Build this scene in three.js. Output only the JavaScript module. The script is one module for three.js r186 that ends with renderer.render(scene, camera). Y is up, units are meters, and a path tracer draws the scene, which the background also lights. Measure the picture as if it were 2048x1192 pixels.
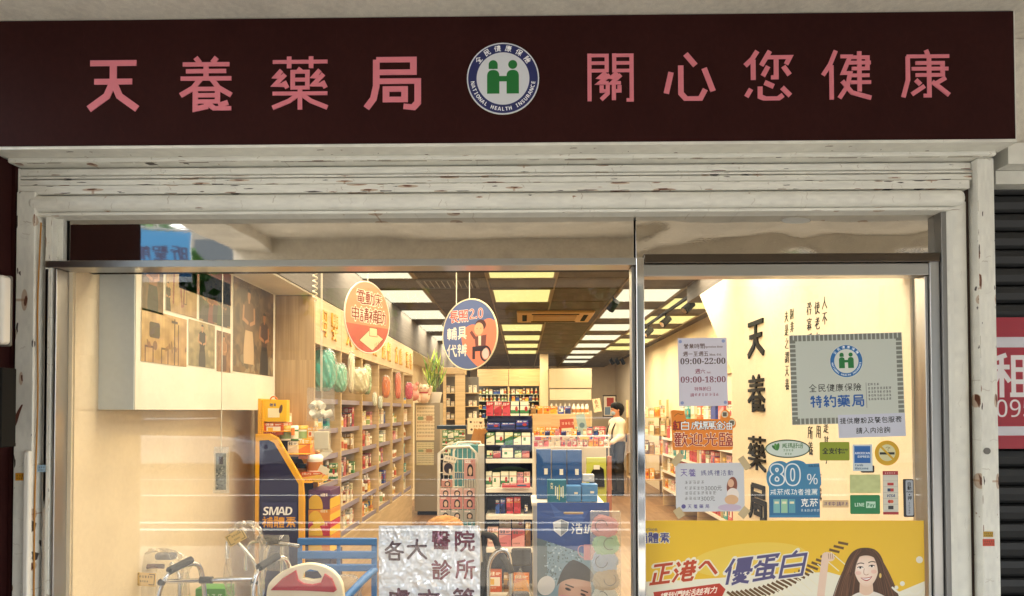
import * as THREE from 'three';
import { RectAreaLightUniformsLib } from 'three/addons/lights/RectAreaLightUniformsLib.js';
import { RoundedBoxGeometry } from 'three/addons/geometries/RoundedBoxGeometry.js';
import { MarchingCubes } from 'three/addons/objects/MarchingCubes.js';
import { mergeGeometries } from 'three/addons/utils/BufferGeometryUtils.js';

const scene = new THREE.Scene();
// ---- camera: level phone picture whose lower edge is cropped away (lens shift)
const F = 1450, CX = 1024, CY = 790, EYE = 1.55;
const camera = new THREE.PerspectiveCamera(2 * Math.atan(CY / F) * 180 / Math.PI, 2048 / (2 * CY), 0.05, 400);
camera.setViewOffset(2048, 2 * CY, 0, 0, 2048, 1192);
camera.position.set(0, EYE, 0);
camera.rotation.set(0.022, 0.0145, -0.0022, 'YXZ');
camera.updateMatrixWorld();
// ---- daylight
const SUN = new THREE.Vector3(0.45, 1.0, 0.62).normalize();
{
  const W = 512, H = 256, d = new Float32Array(W * H * 4), n = (x, y, s, p) => { const xi = Math.floor(x), yi = Math.floor(y), f = x - xi, g = y - yi, u = f * f * (3 - 2 * f), v = g * g * (3 - 2 * g), h = (i, j) => { const k = Math.sin(((((xi + i) % p) + p) % p) * 127.1 + (yi + j) * 311.7 + s * 74.7) * 43758.5453; return k - Math.floor(k); }; return (h(0, 0) * (1 - u) + h(1, 0) * u) * (1 - v) + (h(0, 1) * (1 - u) + h(1, 1) * u) * v; };
  for (let y = 0; y < H; y++) for (let x = 0; x < W; x++) {
    const up = Math.sin(((y + 0.5) / H - 0.5) * Math.PI), t = Math.max(0, up), u = x / W, v = y / H;
    const c = Math.min(1, Math.max(0, (0.55 * n(u * 10, v * 12, 1, 10) + 0.3 * n(u * 26, v * 30, 2, 26) + 0.15 * n(u * 60, v * 66, 3, 60) - 0.42) * 3.2)), k = 1 - Math.pow(1 - t, 3), i = (y * W + x) * 4;
    const clear = [1.25 - 0.72 * k, 1.27 - 0.5 * k, 1.26 - 0.2 * k], cloud = [1.75, 1.7, 1.62];
    for (let j = 0; j < 3; j++) d[i + j] = up < 0 ? 0.35 : (clear[j] * (1 - c) + cloud[j] * c) * 1.5;
    d[i + 3] = 1;
  }
  const sky = new THREE.DataTexture(d, W, H, THREE.RGBAFormat, THREE.FloatType);
  sky.mapping = THREE.EquirectangularReflectionMapping; sky.magFilter = sky.minFilter = THREE.LinearFilter; sky.needsUpdate = true;
  scene.background = scene.environment = sky;
}
const sun = new THREE.DirectionalLight(0xfff0dc, 5);
sun.position.copy(SUN).multiplyScalar(40); sun.castShadow = true; sun.shadow.mapSize.set(2048, 2048);
Object.assign(sun.shadow.camera, { left: -20, right: 20, top: 20, bottom: -20, near: 1, far: 90 });
scene.add(sun, sun.target);
RectAreaLightUniformsLib.init();
const LAMP_POWER = 6.4, LAMP_GLOW = 0.41;
const renderer = new THREE.WebGLRenderer({ antialias: true });
renderer.shadowMap.enabled = true;
renderer.toneMapping = THREE.LinearToneMapping;
renderer.toneMappingExposure = 2.6;

// ---- helpers
let seed = 7;
const rnd = () => { seed = (seed + 0x6d2b79f5) | 0; let t = Math.imul(seed ^ (seed >>> 15), 1 | seed); t = (t + Math.imul(t ^ (t >>> 7), 61 | t)) ^ t; return ((t ^ (t >>> 14)) >>> 0) / 4294967296; };
const rr = (a, b) => a + (b - a) * rnd(), pick = (a) => a[Math.floor(rnd() * a.length)];
const V = (x, y, z) => new THREE.Vector3(x, y, z);
function at(px, py, D) {                                   // the point seen at a pixel of the photograph, on the plane D metres ahead
  const d = V((px - CX) / F, (CY - py) / F, -1).applyQuaternion(camera.quaternion);
  return V(0, EYE, 0).addScaledVector(d, D / -d.z);
}
const X = (px, D) => at(px, 822, D).x, Y = (py, D, px = 1024) => at(px, py, D).y;
const names = {};
function numbered(n) { const k = (names[n] = (names[n] ?? -1) + 1); return k ? n + '_' + String(k).padStart(3, '0') : n; }
function tag(o, label, category, group) { o.userData = { label, category }; if (group) o.userData.group = group; return o; }
function thing(name, [x, y, z], label, category, group) { const o = new THREE.Group(); o.name = numbered(name); o.position.set(x, y, z); scene.add(o); return tag(o, label, category, group); }
function mesh(name, geo, m, parent = scene, pos) {
  const o = new THREE.Mesh(geo, m); o.name = parent === scene ? numbered(name) : name; o.castShadow = o.receiveShadow = true;
  if (pos) o.position.set(...pos);
  parent.add(o); return o;
}
const struct = (name, geo, m, pos) => { const o = mesh(name, geo, m, scene, pos); o.userData.kind = 'structure'; return o; };
const flat = (g) => { const h = g.index ? g.toNonIndexed() : g; for (const k of Object.keys(h.attributes)) if (!['position', 'normal', 'uv'].includes(k)) h.deleteAttribute(k); h.morphAttributes = {}; return h; };
const join = (...a) => mergeGeometries(a.flat().map(flat));
function metric(g, off = 0) {                               // uv in metres, from the way each face points
  g = flat(g); const p = g.attributes.position, n = g.attributes.normal, uv = new Float32Array(p.count * 2);
  for (let i = 0; i < p.count; i++) {
    const ax = Math.abs(n.getX(i)), ay = Math.abs(n.getY(i)), az = Math.abs(n.getZ(i));
    const [u, v] = az >= ax && az >= ay ? [p.getX(i), p.getY(i)] : ax >= ay ? [p.getZ(i), p.getY(i)] : [p.getX(i), p.getZ(i)];
    uv[i * 2] = u + off; uv[i * 2 + 1] = v + off * 0.37;
  }
  g.setAttribute('uv', new THREE.BufferAttribute(uv, 2)); return g;
}
const rbox = (w, h, d, r = 0.003, s = 2) => new RoundedBoxGeometry(w, h, d, s, Math.min(r, w / 2.01, h / 2.01, d / 2.01));
const box = (w, h, d) => new THREE.BoxGeometry(w, h, d);
const span = (x0, x1, y0, y1, z0, z1, r = 0) => (r ? rbox(x1 - x0, y1 - y0, z1 - z0, r) : box(x1 - x0, y1 - y0, z1 - z0)).translate((x0 + x1) / 2, (y0 + y1) / 2, (z0 + z1) / 2);
const mspan = (...a) => metric(span(...a), rnd() * 3);
function pipe(pts, r, seg = 8, corner = 0.04) {             // a tube through points with rounded corners
  const v = pts.map((p) => (p.isVector3 ? p : V(...p))), path = new THREE.CurvePath();
  let from = v[0];
  for (let i = 1; i < v.length - 1; i++) {
    const a = v[i].clone().add(v[i - 1].clone().sub(v[i]).setLength(Math.min(corner, v[i].distanceTo(v[i - 1]) * 0.49))), b = v[i].clone().add(v[i + 1].clone().sub(v[i]).setLength(Math.min(corner, v[i].distanceTo(v[i + 1]) * 0.49)));
    path.add(new THREE.LineCurve3(from, a)); path.add(new THREE.QuadraticBezierCurve3(a, v[i], b)); from = b;
  }
  path.add(new THREE.LineCurve3(from, v[v.length - 1]));
  const flatPts = []; path.curves.forEach((c, i) => { const n = c.isLineCurve3 ? 1 : 5; for (let k = i ? 1 : 0; k <= n; k++) flatPts.push(c.getPoint(k / n)); });
  const curve = new THREE.CatmullRomCurve3(flatPts, false, 'centripetal', 0);
  return new THREE.TubeGeometry(curve, Math.max(2, flatPts.length * 2), r, seg, false);
}
const std = (color, roughness = 0.6, o = {}) => new THREE.MeshStandardMaterial({ color, roughness, ...o });
const phys = (color, roughness, o = {}) => new THREE.MeshPhysicalMaterial({ color, roughness, ...o });
function canvas(w, h, draw) { const c = document.createElement('canvas'); c.width = w; c.height = h; draw(c.getContext('2d'), w, h); return c; }
function ctex(w, h, draw, o = {}) {
  const t = new THREE.CanvasTexture(canvas(w, h, draw)); if (!o.data) t.colorSpace = THREE.SRGBColorSpace;
  t.wrapS = t.wrapT = THREE.RepeatWrapping; t.anisotropy = 8; if (o.repeat) t.repeat.set(...o.repeat); return t;
}
const hash2 = (x, y, s) => { let h = Math.imul(x, 374761393) ^ Math.imul(y, 668265263) ^ Math.imul(s, 974634777); h = Math.imul(h ^ (h >>> 13), 1274126177); return ((h ^ (h >>> 16)) >>> 0) / 4294967296; };
function vnoise(x, y, s, per) { const xi = Math.floor(x), yi = Math.floor(y), f = x - xi, g = y - yi, u = f * f * (3 - 2 * f), v = g * g * (3 - 2 * g), m = (a) => ((a % per) + per) % per; const h = (i, j) => hash2(m(xi + i), m(yi + j), s); return (h(0, 0) * (1 - u) + h(1, 0) * u) * (1 - v) + (h(0, 1) * (1 - u) + h(1, 1) * u) * v; }
function grain(g, w, h, f) { const im = g.getImageData(0, 0, w, h), d = im.data; for (let y = 0, i = 0; y < h; y++) for (let x = 0; x < w; x++, i += 4) { const k = f(x / w, y / h, x, y); d[i] += k; d[i + 1] += k; d[i + 2] += k * 0.9; } g.putImageData(im, 0, 0); }
// ---- stroke lettering: every character is a list of pen strokes in a 100 x 100 box, y down; a name before four numbers places another character's strokes in that box
const GLYPH = {
  '口': '5,5 95,5 95,95 5,95 5,5', '日': '10,3 90,3 90,97 10,97 10,3/10,50 90,50', '一': '4,50 96,50',
  '艹': '0,45 100,45/30,0 30,100/70,0 70,100', '木': '0,28 100,28/50,0 50,100/48,30 30,62 0,92/52,30 70,62 100,92',
  '白': '54,0 40,16/8,18 92,18 92,97 8,97 8,18/8,57 92,57', '幺': '55,0 15,35 60,38/80,22 10,80 90,82/72,62 95,98',
  '糸': '50,0 15,22 55,26/75,14 12,52 85,52/70,38 92,58/50,54 50,100/28,66 8,90/70,66 92,90',
  '亻': '80,0 45,28 0,50/52,30 52,100', '氵': '20,5 75,25/0,36 60,55/8,98 75,60', '土': '12,35 88,35/50,0 50,95/0,95 100,95',
  '心': '12,42 2,86/32,28 32,86 42,97 72,97 82,78/42,4 62,28/80,34 98,82',
  '言': '40,0 60,10/0,20 100,20/15,38 85,38/15,54 85,54/口 15 66 85 100',
  '車': '0,14 100,14/50,0 50,100/14,30 86,30 86,66 14,66 14,30/14,48 86,48/0,82 100,82',
  '門': '5,0 5,100/5,4 42,4 42,36 5,36/5,20 42,20/58,0 58,36 95,36/58,4 95,4 95,98 84,98/58,20 95,20',
  '月': '15,2 85,2 85,98 66,98/15,2 15,65 0,100/15,32 85,32/15,62 85,62', '力': '4,28 90,28 84,95 60,92/50,0 44,50 2,98',
  '欠': '35,0 18,32 0,42/26,20 94,20 80,40/52,34 46,66 0,100/54,45 70,78 100,100',
  '隹': '32,0 0,45/20,30 20,100/58,0 66,16/20,22 100,22/20,46 92,46/20,70 92,70/20,97 100,97/60,22 60,97',
  '辶': '12,5 28,20/0,38 26,38 26,78 0,95/24,80 50,94 100,95', '衤': '40,0 60,14/5,26 82,26 5,72/46,50 46,100/90,38 60,56/58,54 94,82',
  '骨': '20,2 80,2 80,30 20,30 20,2/50,16 80,16/50,16 50,30/2,46 2,34 98,34 98,46/18,50 18,98/18,50 84,50 84,97 68,97/18,66 84,66/18,80 84,80',
  '貝': '10,0 90,0 90,70 10,70 10,0/10,24 90,24/10,46 90,46/30,76 4,100/70,76 96,100',
  '天': '6,8 94,8/14,44 86,44/50,8 50,44 38,72 4,97/50,44 62,72 96,97',
  '養': '30,0 38,10/70,0 62,10/6,13 94,13/12,26 88,26/2,40 98,40/50,10 50,40/40,40 26,58 2,72/60,40 74,58 98,72/30,60 30,98 54,93/30,60 72,60 72,84 30,84/30,72 72,72/48,84 66,97 98,97/92,86 74,92',
  '藥': '艹 0 0 100 22/白 34 22 66 60/幺 2 26 28 60/幺 72 26 98 60/木 0 58 100 100',
  '局': '20,6 88,6 88,30 20,30/20,6 20,56 15,80 2,98/20,47 96,47 96,88 88,97 70,95/38,62 72,62 72,82 38,82 38,62',
  '關': '門 0 0 100 100/40,40 28,50 40,52/48,45 27,62 46,62/64,40 53,50 64,52/72,45 53,62 72,62/31,67 31,79 44,79/44,66 44,84 30,97/57,66 57,98/69,67 69,79 57,79',
  '您': '亻 2 0 34 60/54,0 36,30/48,13 96,13 88,28/67,15 67,55 56,55/50,32 39,52/82,32 95,50/心 2 64 98 100',
  '健': '亻 0 0 34 100/37,12 57,12 42,46 57,46 51,72 34,97/40,62 60,86 100,97/60,14 93,14 93,37 60,37/54,25 100,25/60,51 97,51/58,65 100,65/76,2 76,84',
  '康': '50,0 54,10/10,13 98,13/12,13 12,62 2,98/28,27 84,27 84,52 28,52/20,39 96,39/56,17 56,95 44,95/28,62 38,72/20,92 46,75/90,58 68,71/62,66 97,94',
  '全': '50,0 30,26 2,44/50,0 70,26 98,44/22,50 78,50/26,72 74,72/50,50 50,95/6,95 94,95',
  '民': '14,6 84,6 84,34 14,34/14,6 14,94 48,84/14,54 92,54/48,34 58,70 78,94 94,92 96,76',
  '保': '亻 0 0 36 100/46,6 92,6 92,36 46,36 46,6/36,54 100,54/68,36 68,100/66,54 36,90/70,54 100,90',
  '險': '8,4 8,98/8,6 30,6 20,30 30,52 22,66 12,64/66,0 54,22 36,36/66,0 80,20 100,34/52,34 82,34/口 42 42 62 58/口 72 42 92 58/52,62 36,98/50,74 62,96/82,62 68,98/80,74 98,96',
  '特': '18,6 8,34/12,24 44,24/28,0 28,100/4,64 46,54/54,16 94,16/74,0 74,36/48,36 100,36/50,56 98,56/84,42 84,98 70,98/58,66 68,82',
  '約': '糸 0 0 44 100/64,0 50,36/58,22 96,22 94,92 80,98 70,92/62,46 76,62',
  '歡': '艹 2 0 54 16/口 6 20 25 37/口 33 20 52 37/隹 2 40 56 100/欠 58 0 100 100',
  '迎': '辶 0 4 100 100/58,4 40,14 40,70 60,58/70,14 70,84/70,14 94,14 94,64 80,64',
  '光': '50,0 50,42/20,10 32,34/82,8 66,34/4,44 96,44/36,44 32,74 4,98/62,44 62,88 70,96 92,94 96,74',
  '臨': '5,4 5,97 48,97/5,4 46,4/5,28 42,28 42,64 5,64/24,4 24,28/24,64 24,97/64,0 52,24/60,12 100,12/64,24 80,36/口 60 40 94 60/口 52 68 72 98/口 80 68 100 98',
  '紅': '糸 0 0 46 100/54,12 98,12/76,12 76,92/50,92 100,92',
  '虎': '52,0 52,20/52,10 88,10/14,22 94,22 88,36/14,22 14,60 2,98/24,40 80,34/48,26 48,44 56,50 84,48/44,58 40,80 22,98/44,58 70,58 70,90 78,96 96,94 98,80',
  '標': '木 0 0 38 100/44,8 100,8/50,20 94,20 94,42 50,42 50,20/64,8 64,42/80,8 80,42/50,52 94,52/42,66 100,66/72,66 72,98 62,98/56,76 46,92/86,76 98,92',
  '萬': '艹 0 0 100 20/24,26 76,26 76,54 24,54 24,26/24,40 76,40/50,26 50,84/8,64 92,64 92,96 78,96/8,64 8,98/30,86 66,82/60,74 72,90',
  '金': '50,0 30,24 2,40/50,0 70,24 98,40/28,40 72,40/14,58 86,58/50,40 50,94/26,66 34,84/74,66 66,84/4,95 96,95',
  '油': '氵 0 0 28 100/40,28 94,28 94,96 40,96 40,28/67,4 67,96/40,62 94,62',
  '電': '12,4 88,4/50,4 50,42/4,34 6,18 94,18 94,32/22,26 38,26/62,26 78,26/22,36 38,36/62,36 78,36/16,50 82,50 82,80 16,80 16,50/16,65 82,65/50,50 50,92 60,97 96,97 98,84',
  '動': '52,2 8,10/2,22 60,22/31,8 31,90/10,34 52,34 52,62 10,62 10,34/10,48 52,48/6,76 56,76/0,94 60,90/62,28 98,28 94,92 80,96/78,2 76,50 58,98',
  '床': '50,0 54,10/10,13 98,13/12,13 12,60 2,98/木 22 22 98 100',
  '申': '14,20 86,20 86,74 14,74 14,20/14,47 86,47/50,0 50,100',
  '請': '言 0 2 40 98/50,10 98,10/74,0 74,42/54,24 94,24/46,40 100,40/56,52 56,98/56,52 92,52 92,98 80,98/56,66 92,66/56,80 92,80',
  '甫': '0,18 100,18/50,0 50,98/66,2 90,12/12,34 92,34 92,98 74,98/12,34 12,98/12,54 92,54/12,74 92,74',
  '補': '衤 0 0 44 100/甫 48 0 100 100', '輔': '車 0 4 44 100/甫 48 0 100 100',
  '助': '8,6 44,6 44,86/8,6 8,90/8,32 44,32/8,58 44,58/0,92 52,84/力 52 4 100 98',
  '長': '20,50 20,4 86,4/20,20 80,20/20,34 80,34/2,50 98,50/26,50 26,96 52,88/46,50 64,80 98,97/86,60 64,74',
  '照': '6,6 40,6 40,62 6,62 6,6/6,34 40,34/50,6 94,6 90,28 78,30/70,6 64,24 48,36/54,42 92,42 92,64 54,64 54,42/12,76 4,96/34,76 38,96/60,76 66,96/84,76 96,96',
  '具': '22,4 78,4 78,64 22,64 22,4/22,24 78,24/22,44 78,44/2,76 98,76/34,82 8,98/66,82 92,98',
  '代': '亻 0 0 38 100/36,38 98,30/60,2 66,50 84,94 96,96 98,76/78,6 92,18',
  '辛': '46,0 54,12/4,14 96,14/24,22 34,34/76,22 66,34/0,40 100,40/8,62 92,62/50,40 50,100', '辦': '辛 0 0 40 100/46,24 64,24 60,74 52,74/55,8 53,44 42,78/辛 62 0 100 100',
  '豊': '10,10 90,10 90,36 10,36 10,10/10,23 90,23/38,0 38,36/62,0 62,36/0,48 100,48/口 14 56 86 74/24,80 34,92/82,80 70,92/0,96 100,96',
  '體': '骨 0 0 42 100/豊 47 2 100 100', '素': '8,8 92,8/50,0 50,40/14,24 86,24/2,40 98,40/50,44 22,56 60,60/78,54 18,72 86,72/72,62 92,80/50,72 50,100/28,78 10,96/72,80 90,96',
  '正': '6,8 94,8/52,8 52,92/52,48 88,48/20,42 20,92/2,93 98,93', '港': '氵 0 0 28 100/36,16 98,16/54,2 54,38/80,2 80,38/32,40 100,40/52,42 30,66/80,42 100,64/48,90 48,56 82,56 82,72 48,72/48,72 48,90 56,96 90,96 94,82',
  'ㄟ': '6,48 30,22 44,24 96,84',
  '優': '亻 0 0 30 100/36,6 98,6/64,6 60,16/44,16 90,16 90,44 44,44 44,16/44,26 90,26/44,35 90,35/34,60 34,52 100,52 100,60/46,58 40,70/54,58 56,70 78,70/66,56 72,62/86,60 94,68/56,72 36,86/54,78 86,78 62,92 34,100/50,82 74,94 100,100',
  '蛋': '6,6 88,6 84,18/48,6 48,36/48,22 80,22/24,20 20,36 4,46/22,32 46,42 98,46/20,54 80,54 80,76 20,76 20,54/50,46 50,94/8,96 88,92/76,82 94,98',
  '讓': '言 0 2 36 98/66,0 70,8/40,10 100,10/口 44 14 62 28/口 76 14 94 28/44,36 96,36/44,46 96,46/58,32 58,56/80,32 80,56/40,57 100,57/56,58 38,76/52,64 52,98 66,90/60,62 76,84 100,98/92,64 76,76',
  '我': '44,4 8,14/2,34 98,34/28,12 28,96 16,94/2,66 48,54/58,2 64,50 84,94 96,96 98,78/90,46 46,90/76,6 92,20', '們': '亻 0 0 32 100/門 38 4 100 100',
  '越': '4,18 50,18/28,2 28,74/0,38 54,38/28,56 50,56/14,50 10,76 0,96/10,72 40,94 100,98/58,20 98,20/62,20 62,80 74,70/78,4 82,50 96,84/94,34 72,78',
  '活': '氵 0 0 28 100/86,2 42,12/32,32 100,32/66,10 66,56/44,58 90,58 90,96 44,96 44,58', '有': '2,18 98,18/46,0 34,40 2,70/32,38 32,98/32,38 84,38 84,97 68,97/32,56 84,56/32,74 84,74',
  '租': '40,2 6,12/2,30 48,30/26,10 26,100/24,34 2,74/28,40 48,64/58,92 58,8 90,8 90,92/58,36 90,36/58,64 90,64/48,94 100,94',
  '各': '42,0 26,26 4,44/36,12 78,12 50,42 4,62/30,24 62,48 98,58/24,66 76,66 76,98 24,98 24,66', '大': '4,34 96,34/50,2 46,50 4,98/52,36 66,70 98,98',
  '醫': '50,4 4,4 4,44 50,44/16,10 12,20/14,16 44,16/8,28 46,28/28,16 12,40/30,28 42,40/52,26 62,4 84,4 84,18 96,18/56,30 90,30 60,52/60,34 96,52/2,56 98,56/14,66 86,66 86,98 14,98 14,66/40,56 38,80/60,56 60,78 80,80/14,88 86,88',
  '院': '8,4 8,98/8,6 32,6 20,30 32,52 22,66 12,64/66,0 70,10/40,26 40,14 98,14 98,26/50,34 90,34/40,52 100,52/60,52 56,80 36,98/78,52 78,90 84,96 98,94 100,80',
  '診': '言 0 2 40 98/70,0 58,24 40,40/70,0 82,22 100,36/74,32 50,52/82,46 50,72/92,62 46,98', '所': '44,4 8,12 8,60 0,96/8,30 42,30 42,56 8,56/92,4 58,14 58,60 46,98/58,40 100,40/82,40 82,100',
  '處': '52,0 52,20/52,10 86,10/2,98 14,60 14,20 94,20 88,32/24,36 78,32/48,24 48,40 58,46 82,44/36,54 24,76/30,60 52,60 40,84 22,98/36,76 60,94 98,98/60,84 66,70 66,56 84,56 84,80 96,80',
  '方': '50,0 54,14/4,20 96,20/44,22 38,60 8,96/42,44 82,44 76,94 58,92',
  '竹': '36,0 12,60 0,84/28,40 92,40/56,46 66,96', '箋': '竹 4 0 44 20/竹 54 0 96 20/10,34 86,32/14,46 80,44/48,24 58,50 88,58/60,26 72,32/4,68 94,64/10,82 88,76/46,56 60,86 96,98/82,82 30,98',
  '浩': '氵 0 0 28 100/50,4 40,28/44,18 92,18/68,2 68,46/34,46 100,46/46,60 90,60 90,96 46,96 46,60', '城': '土 0 14 36 92/46,20 100,20/46,20 46,60 34,98/46,44 66,44 64,80 56,78/72,2 78,56 94,94 100,78/96,36 68,92/84,4 94,12',
  '克': '6,14 94,14/50,0 50,28/24,30 76,30 76,56 24,56 24,30/38,56 34,80 6,98/60,56 60,88 68,96 92,94 96,76',
  '菸': '艹 0 0 100 22/24,26 28,34/2,40 50,40/20,42 18,70 2,96/20,58 44,58 42,94 32,92/74,28 62,48 50,58/74,28 84,44 100,56/66,62 76,70/66,80 80,92',
  '戒': '4,26 96,26/24,46 22,70 4,98/46,40 46,90/6,60 58,60/64,2 70,56 86,94 98,76/92,42 60,96/80,4 92,16', '成': '2,98 14,60 14,22 96,22/14,46 44,46 42,80 30,80/58,2 64,54 84,94 98,76/90,40 54,96/76,4 90,14',
  '功': '4,14 48,14/26,14 26,80/0,86 52,76/力 50 4 100 98', '者': '14,16 74,16/46,0 46,36/2,36 98,36/86,6 50,40 4,66/日 26 54 84 98', '扌': '8,24 92,24/60,0 60,96 30,94/0,64 100,50',
  '推': '扌 0 0 40 100/隹 42 0 100 100', '薦': '艹 0 0 100 18/50,20 54,26/2,98 14,62 14,28 96,28/30,50 30,38 84,38 84,50 30,50/46,32 46,50/66,32 66,50/28,50 28,72 88,72 86,96 76,98/28,61 82,61/26,82 20,96/44,80 46,94/62,80 66,92',
  '火': '20,24 10,56/80,20 66,48/50,0 46,50 4,98/52,40 66,70 98,98', '營': '火 8 0 46 32/火 54 0 92 32/4,48 4,38 96,38 96,48/口 30 48 70 64/口 22 72 78 98/50,64 46,72',
  '業': '36,0 36,24/60,0 60,24/18,6 26,20/80,6 72,20/2,26 98,26/30,28 36,38/70,28 62,38/10,42 90,42/16,54 84,54/4,68 96,68/50,42 50,100/44,70 6,94/56,70 94,94',
  '寺': '14,14 86,14/50,0 50,36/0,36 100,36/4,56 96,56/70,40 70,98 46,98/20,66 38,82', '時': '日 0 10 38 86/寺 44 0 100 100', '間': '門 0 0 100 100/日 30 46 70 94',
  '週': '辶 0 4 100 100/32,80 40,50 40,4 96,4 96,80 86,80/50,18 86,18/68,10 68,36/48,34 88,34/口 54 46 82 66',
  '至': '6,6 94,6/48,6 24,34 76,36/66,24 86,44/14,62 86,62/50,44 50,94/4,95 96,95', '五': '8,8 92,8/46,8 34,92/14,44 78,44 74,92/2,93 98,93', '六': '48,0 54,16/2,34 98,34/34,48 4,96/62,48 94,94',
  '殊': '4,8 46,8/24,8 4,56/18,32 44,32 32,74 6,98/10,50 26,64/58,6 48,34/54,22 96,22/46,48 100,48/74,0 74,100/72,50 46,86/76,50 100,84',
  '節': '竹 4 0 44 20/竹 54 0 96 20/10,28 46,28 46,64 10,64/10,46 46,46/10,28 10,96 44,84/60,98 60,30 94,30 94,78 82,78',
  '提': '扌 0 0 40 100/日 50 2 94 38/44,50 100,50/72,50 72,92/72,70 96,70/56,58 54,78 42,96/52,80 72,94 100,96', '供': '亻 0 0 34 100/40,30 98,30/54,4 54,66/82,4 82,66/36,68 100,68/56,76 40,98/78,76 96,98',
  '磨': '50,0 54,8/2,98 12,60 12,12 98,12/木 20 18 56 50/木 60 18 96 50/20,58 96,58/50,58 24,90/口 44 72 86 98',
  '粉': '8,12 14,30/38,10 32,30/木 0 14 46 100/66,4 48,40/78,4 100,36/54,48 90,48 86,94 76,92/68,50 50,96', '及': '10,8 78,8 66,42 92,42 60,80 10,98/28,8 24,60 2,98/30,40 56,76 98,98',
  '餐': '8,6 40,6/20,0 6,30/14,18 38,18 8,44/52,8 88,8 54,44/58,16 96,44/50,38 6,64/50,38 96,62/30,58 70,58 70,80 30,80/30,68 70,68/30,58 30,98 50,90/50,80 96,98',
  '包': '34,0 6,34/26,18 90,18 88,66 74,68/20,38 62,38 62,58 20,58/20,38 20,84 30,96 90,96 96,78', '服': '月 0 4 42 98/52,98 52,6 94,6 92,34 82,36/56,48 92,48 74,80 56,98/64,60 98,96',
  '務': '6,6 44,6 22,28/30,18 42,28/2,38 48,38 42,54/28,38 28,94 18,92/26,48 4,76/64,0 50,24/60,10 94,10 72,34 48,46/66,18 98,44/力 50 50 94 98',
  '入': '40,4 56,14 50,50 4,98/52,30 66,66 98,98', '內': '10,98 10,22 90,22 90,94 78,94/50,2 50,40 24,74/50,40 76,74', '洽': '氵 0 0 28 100/66,0 50,26 32,42/66,0 82,24 100,40/52,42 82,42/口 46 58 90 98',
  '詢': '言 0 2 40 98/60,0 46,32/54,16 98,16 96,92 84,96/日 54 36 80 76', '支': '6,20 94,20/50,0 50,42/14,44 82,44 56,78 6,98/24,52 58,82 96,98', '付': '亻 0 0 38 100/42,28 100,28/80,0 80,92 66,94/50,46 62,66',
  '自': '54,0 44,14/14,16 86,16 86,97 14,97 14,16/14,43 86,43/14,70 86,70', '押': '扌 0 0 40 100/48,10 96,10 96,62 48,62 48,10/48,36 96,36/72,10 72,100', '中': '14,24 86,24 86,66 14,66 14,24/50,0 50,100',
  '媽': '22,0 10,56 40,96/40,24 30,64 2,98/0,30 46,30/94,4 54,4 54,60 98,60 94,94 84,94/54,22 90,22/54,40 90,40/72,4 72,56/56,72 54,86/66,72 68,84/78,70 82,80',
  '禮': '18,0 28,12/2,24 38,24 2,66/22,44 22,100/28,50 40,62/豊 46 2 100 100', '元': '18,8 82,8/2,36 98,36/38,36 34,70 4,98/62,36 62,88 70,96 94,94 98,76',
  '人': '50,0 45,40 2,98/48,30 65,65 98,98', '不': '6,8 94,8/54,10 6,70/50,36 50,100/58,44 94,72', '使': '亻 0 0 34 100/36,16 100,16/46,30 92,30 92,52 46,52 46,30/70,2 66,60 36,98/48,64 66,82 100,98',
  '老': '16,16 72,16/46,0 46,36/2,36 98,36/86,6 50,42 4,70/80,50 38,66/38,46 38,88 48,96 88,96 94,80', '矜': '14,6 44,6 28,24/2,34 50,34/28,34 28,94 18,92/26,44 4,76/72,0 50,40/72,0 100,38/66,34 78,46/58,58 90,58 72,98',
  '寡': '50,0 54,8/6,22 6,12 94,12 94,22/16,28 84,28/32,28 32,56/68,28 68,56/32,42 68,42/4,58 96,58/40,60 8,84/62,60 94,82/34,76 70,76 64,98/50,68 30,98',
  '用': '4,98 18,60 18,6 86,6 86,96 72,96/18,36 86,36/18,64 86,64/52,6 52,96', '子': '14,8 82,8 50,36/52,36 52,90 38,96/2,48 98,48', '其': '6,16 94,16/28,0 28,64/72,0 72,64/28,32 72,32/28,48 72,48/2,66 98,66/36,74 8,98/64,74 92,98',
  '之': '46,0 54,12/14,24 82,24 20,78/4,72 30,90 96,94', '是': '日 24 0 78 40/4,50 96,50/52,50 52,90/52,70 84,70/28,62 22,80 4,98/24,80 50,94 98,96', '夫': '14,20 86,20/4,46 96,46/50,0 48,50 6,98/52,50 66,76 96,98',
  '財': '貝 2 4 40 98/48,26 100,26/82,0 82,94 68,94/78,28 48,76', '非': '36,0 36,70 10,98/4,20 36,20/6,44 36,44/2,70 36,66/62,0 62,100/62,20 96,20/62,44 94,44/62,68 98,68',
  '謂': '言 0 2 36 98/46,4 96,4 96,40 46,40 46,4/46,22 96,22/71,4 71,40/50,98 50,50 92,50 92,98 80,98/50,66 92,66/50,82 92,82', '母': '24,6 84,6 76,96 60,94/24,6 16,76 90,76/2,46 98,46/46,16 54,34/44,54 52,70',
  '嬰': '貝 2 0 46 48/貝 54 0 98 48/44,52 28,78 74,98/68,60 50,84 10,98/2,66 98,66', '孤': '4,10 44,10 24,30/26,30 26,94 14,92/0,52 46,46/96,4 56,12/56,12 54,60 44,98/74,10 74,80 64,94/74,80 88,92/86,10 90,60 100,94',
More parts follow.
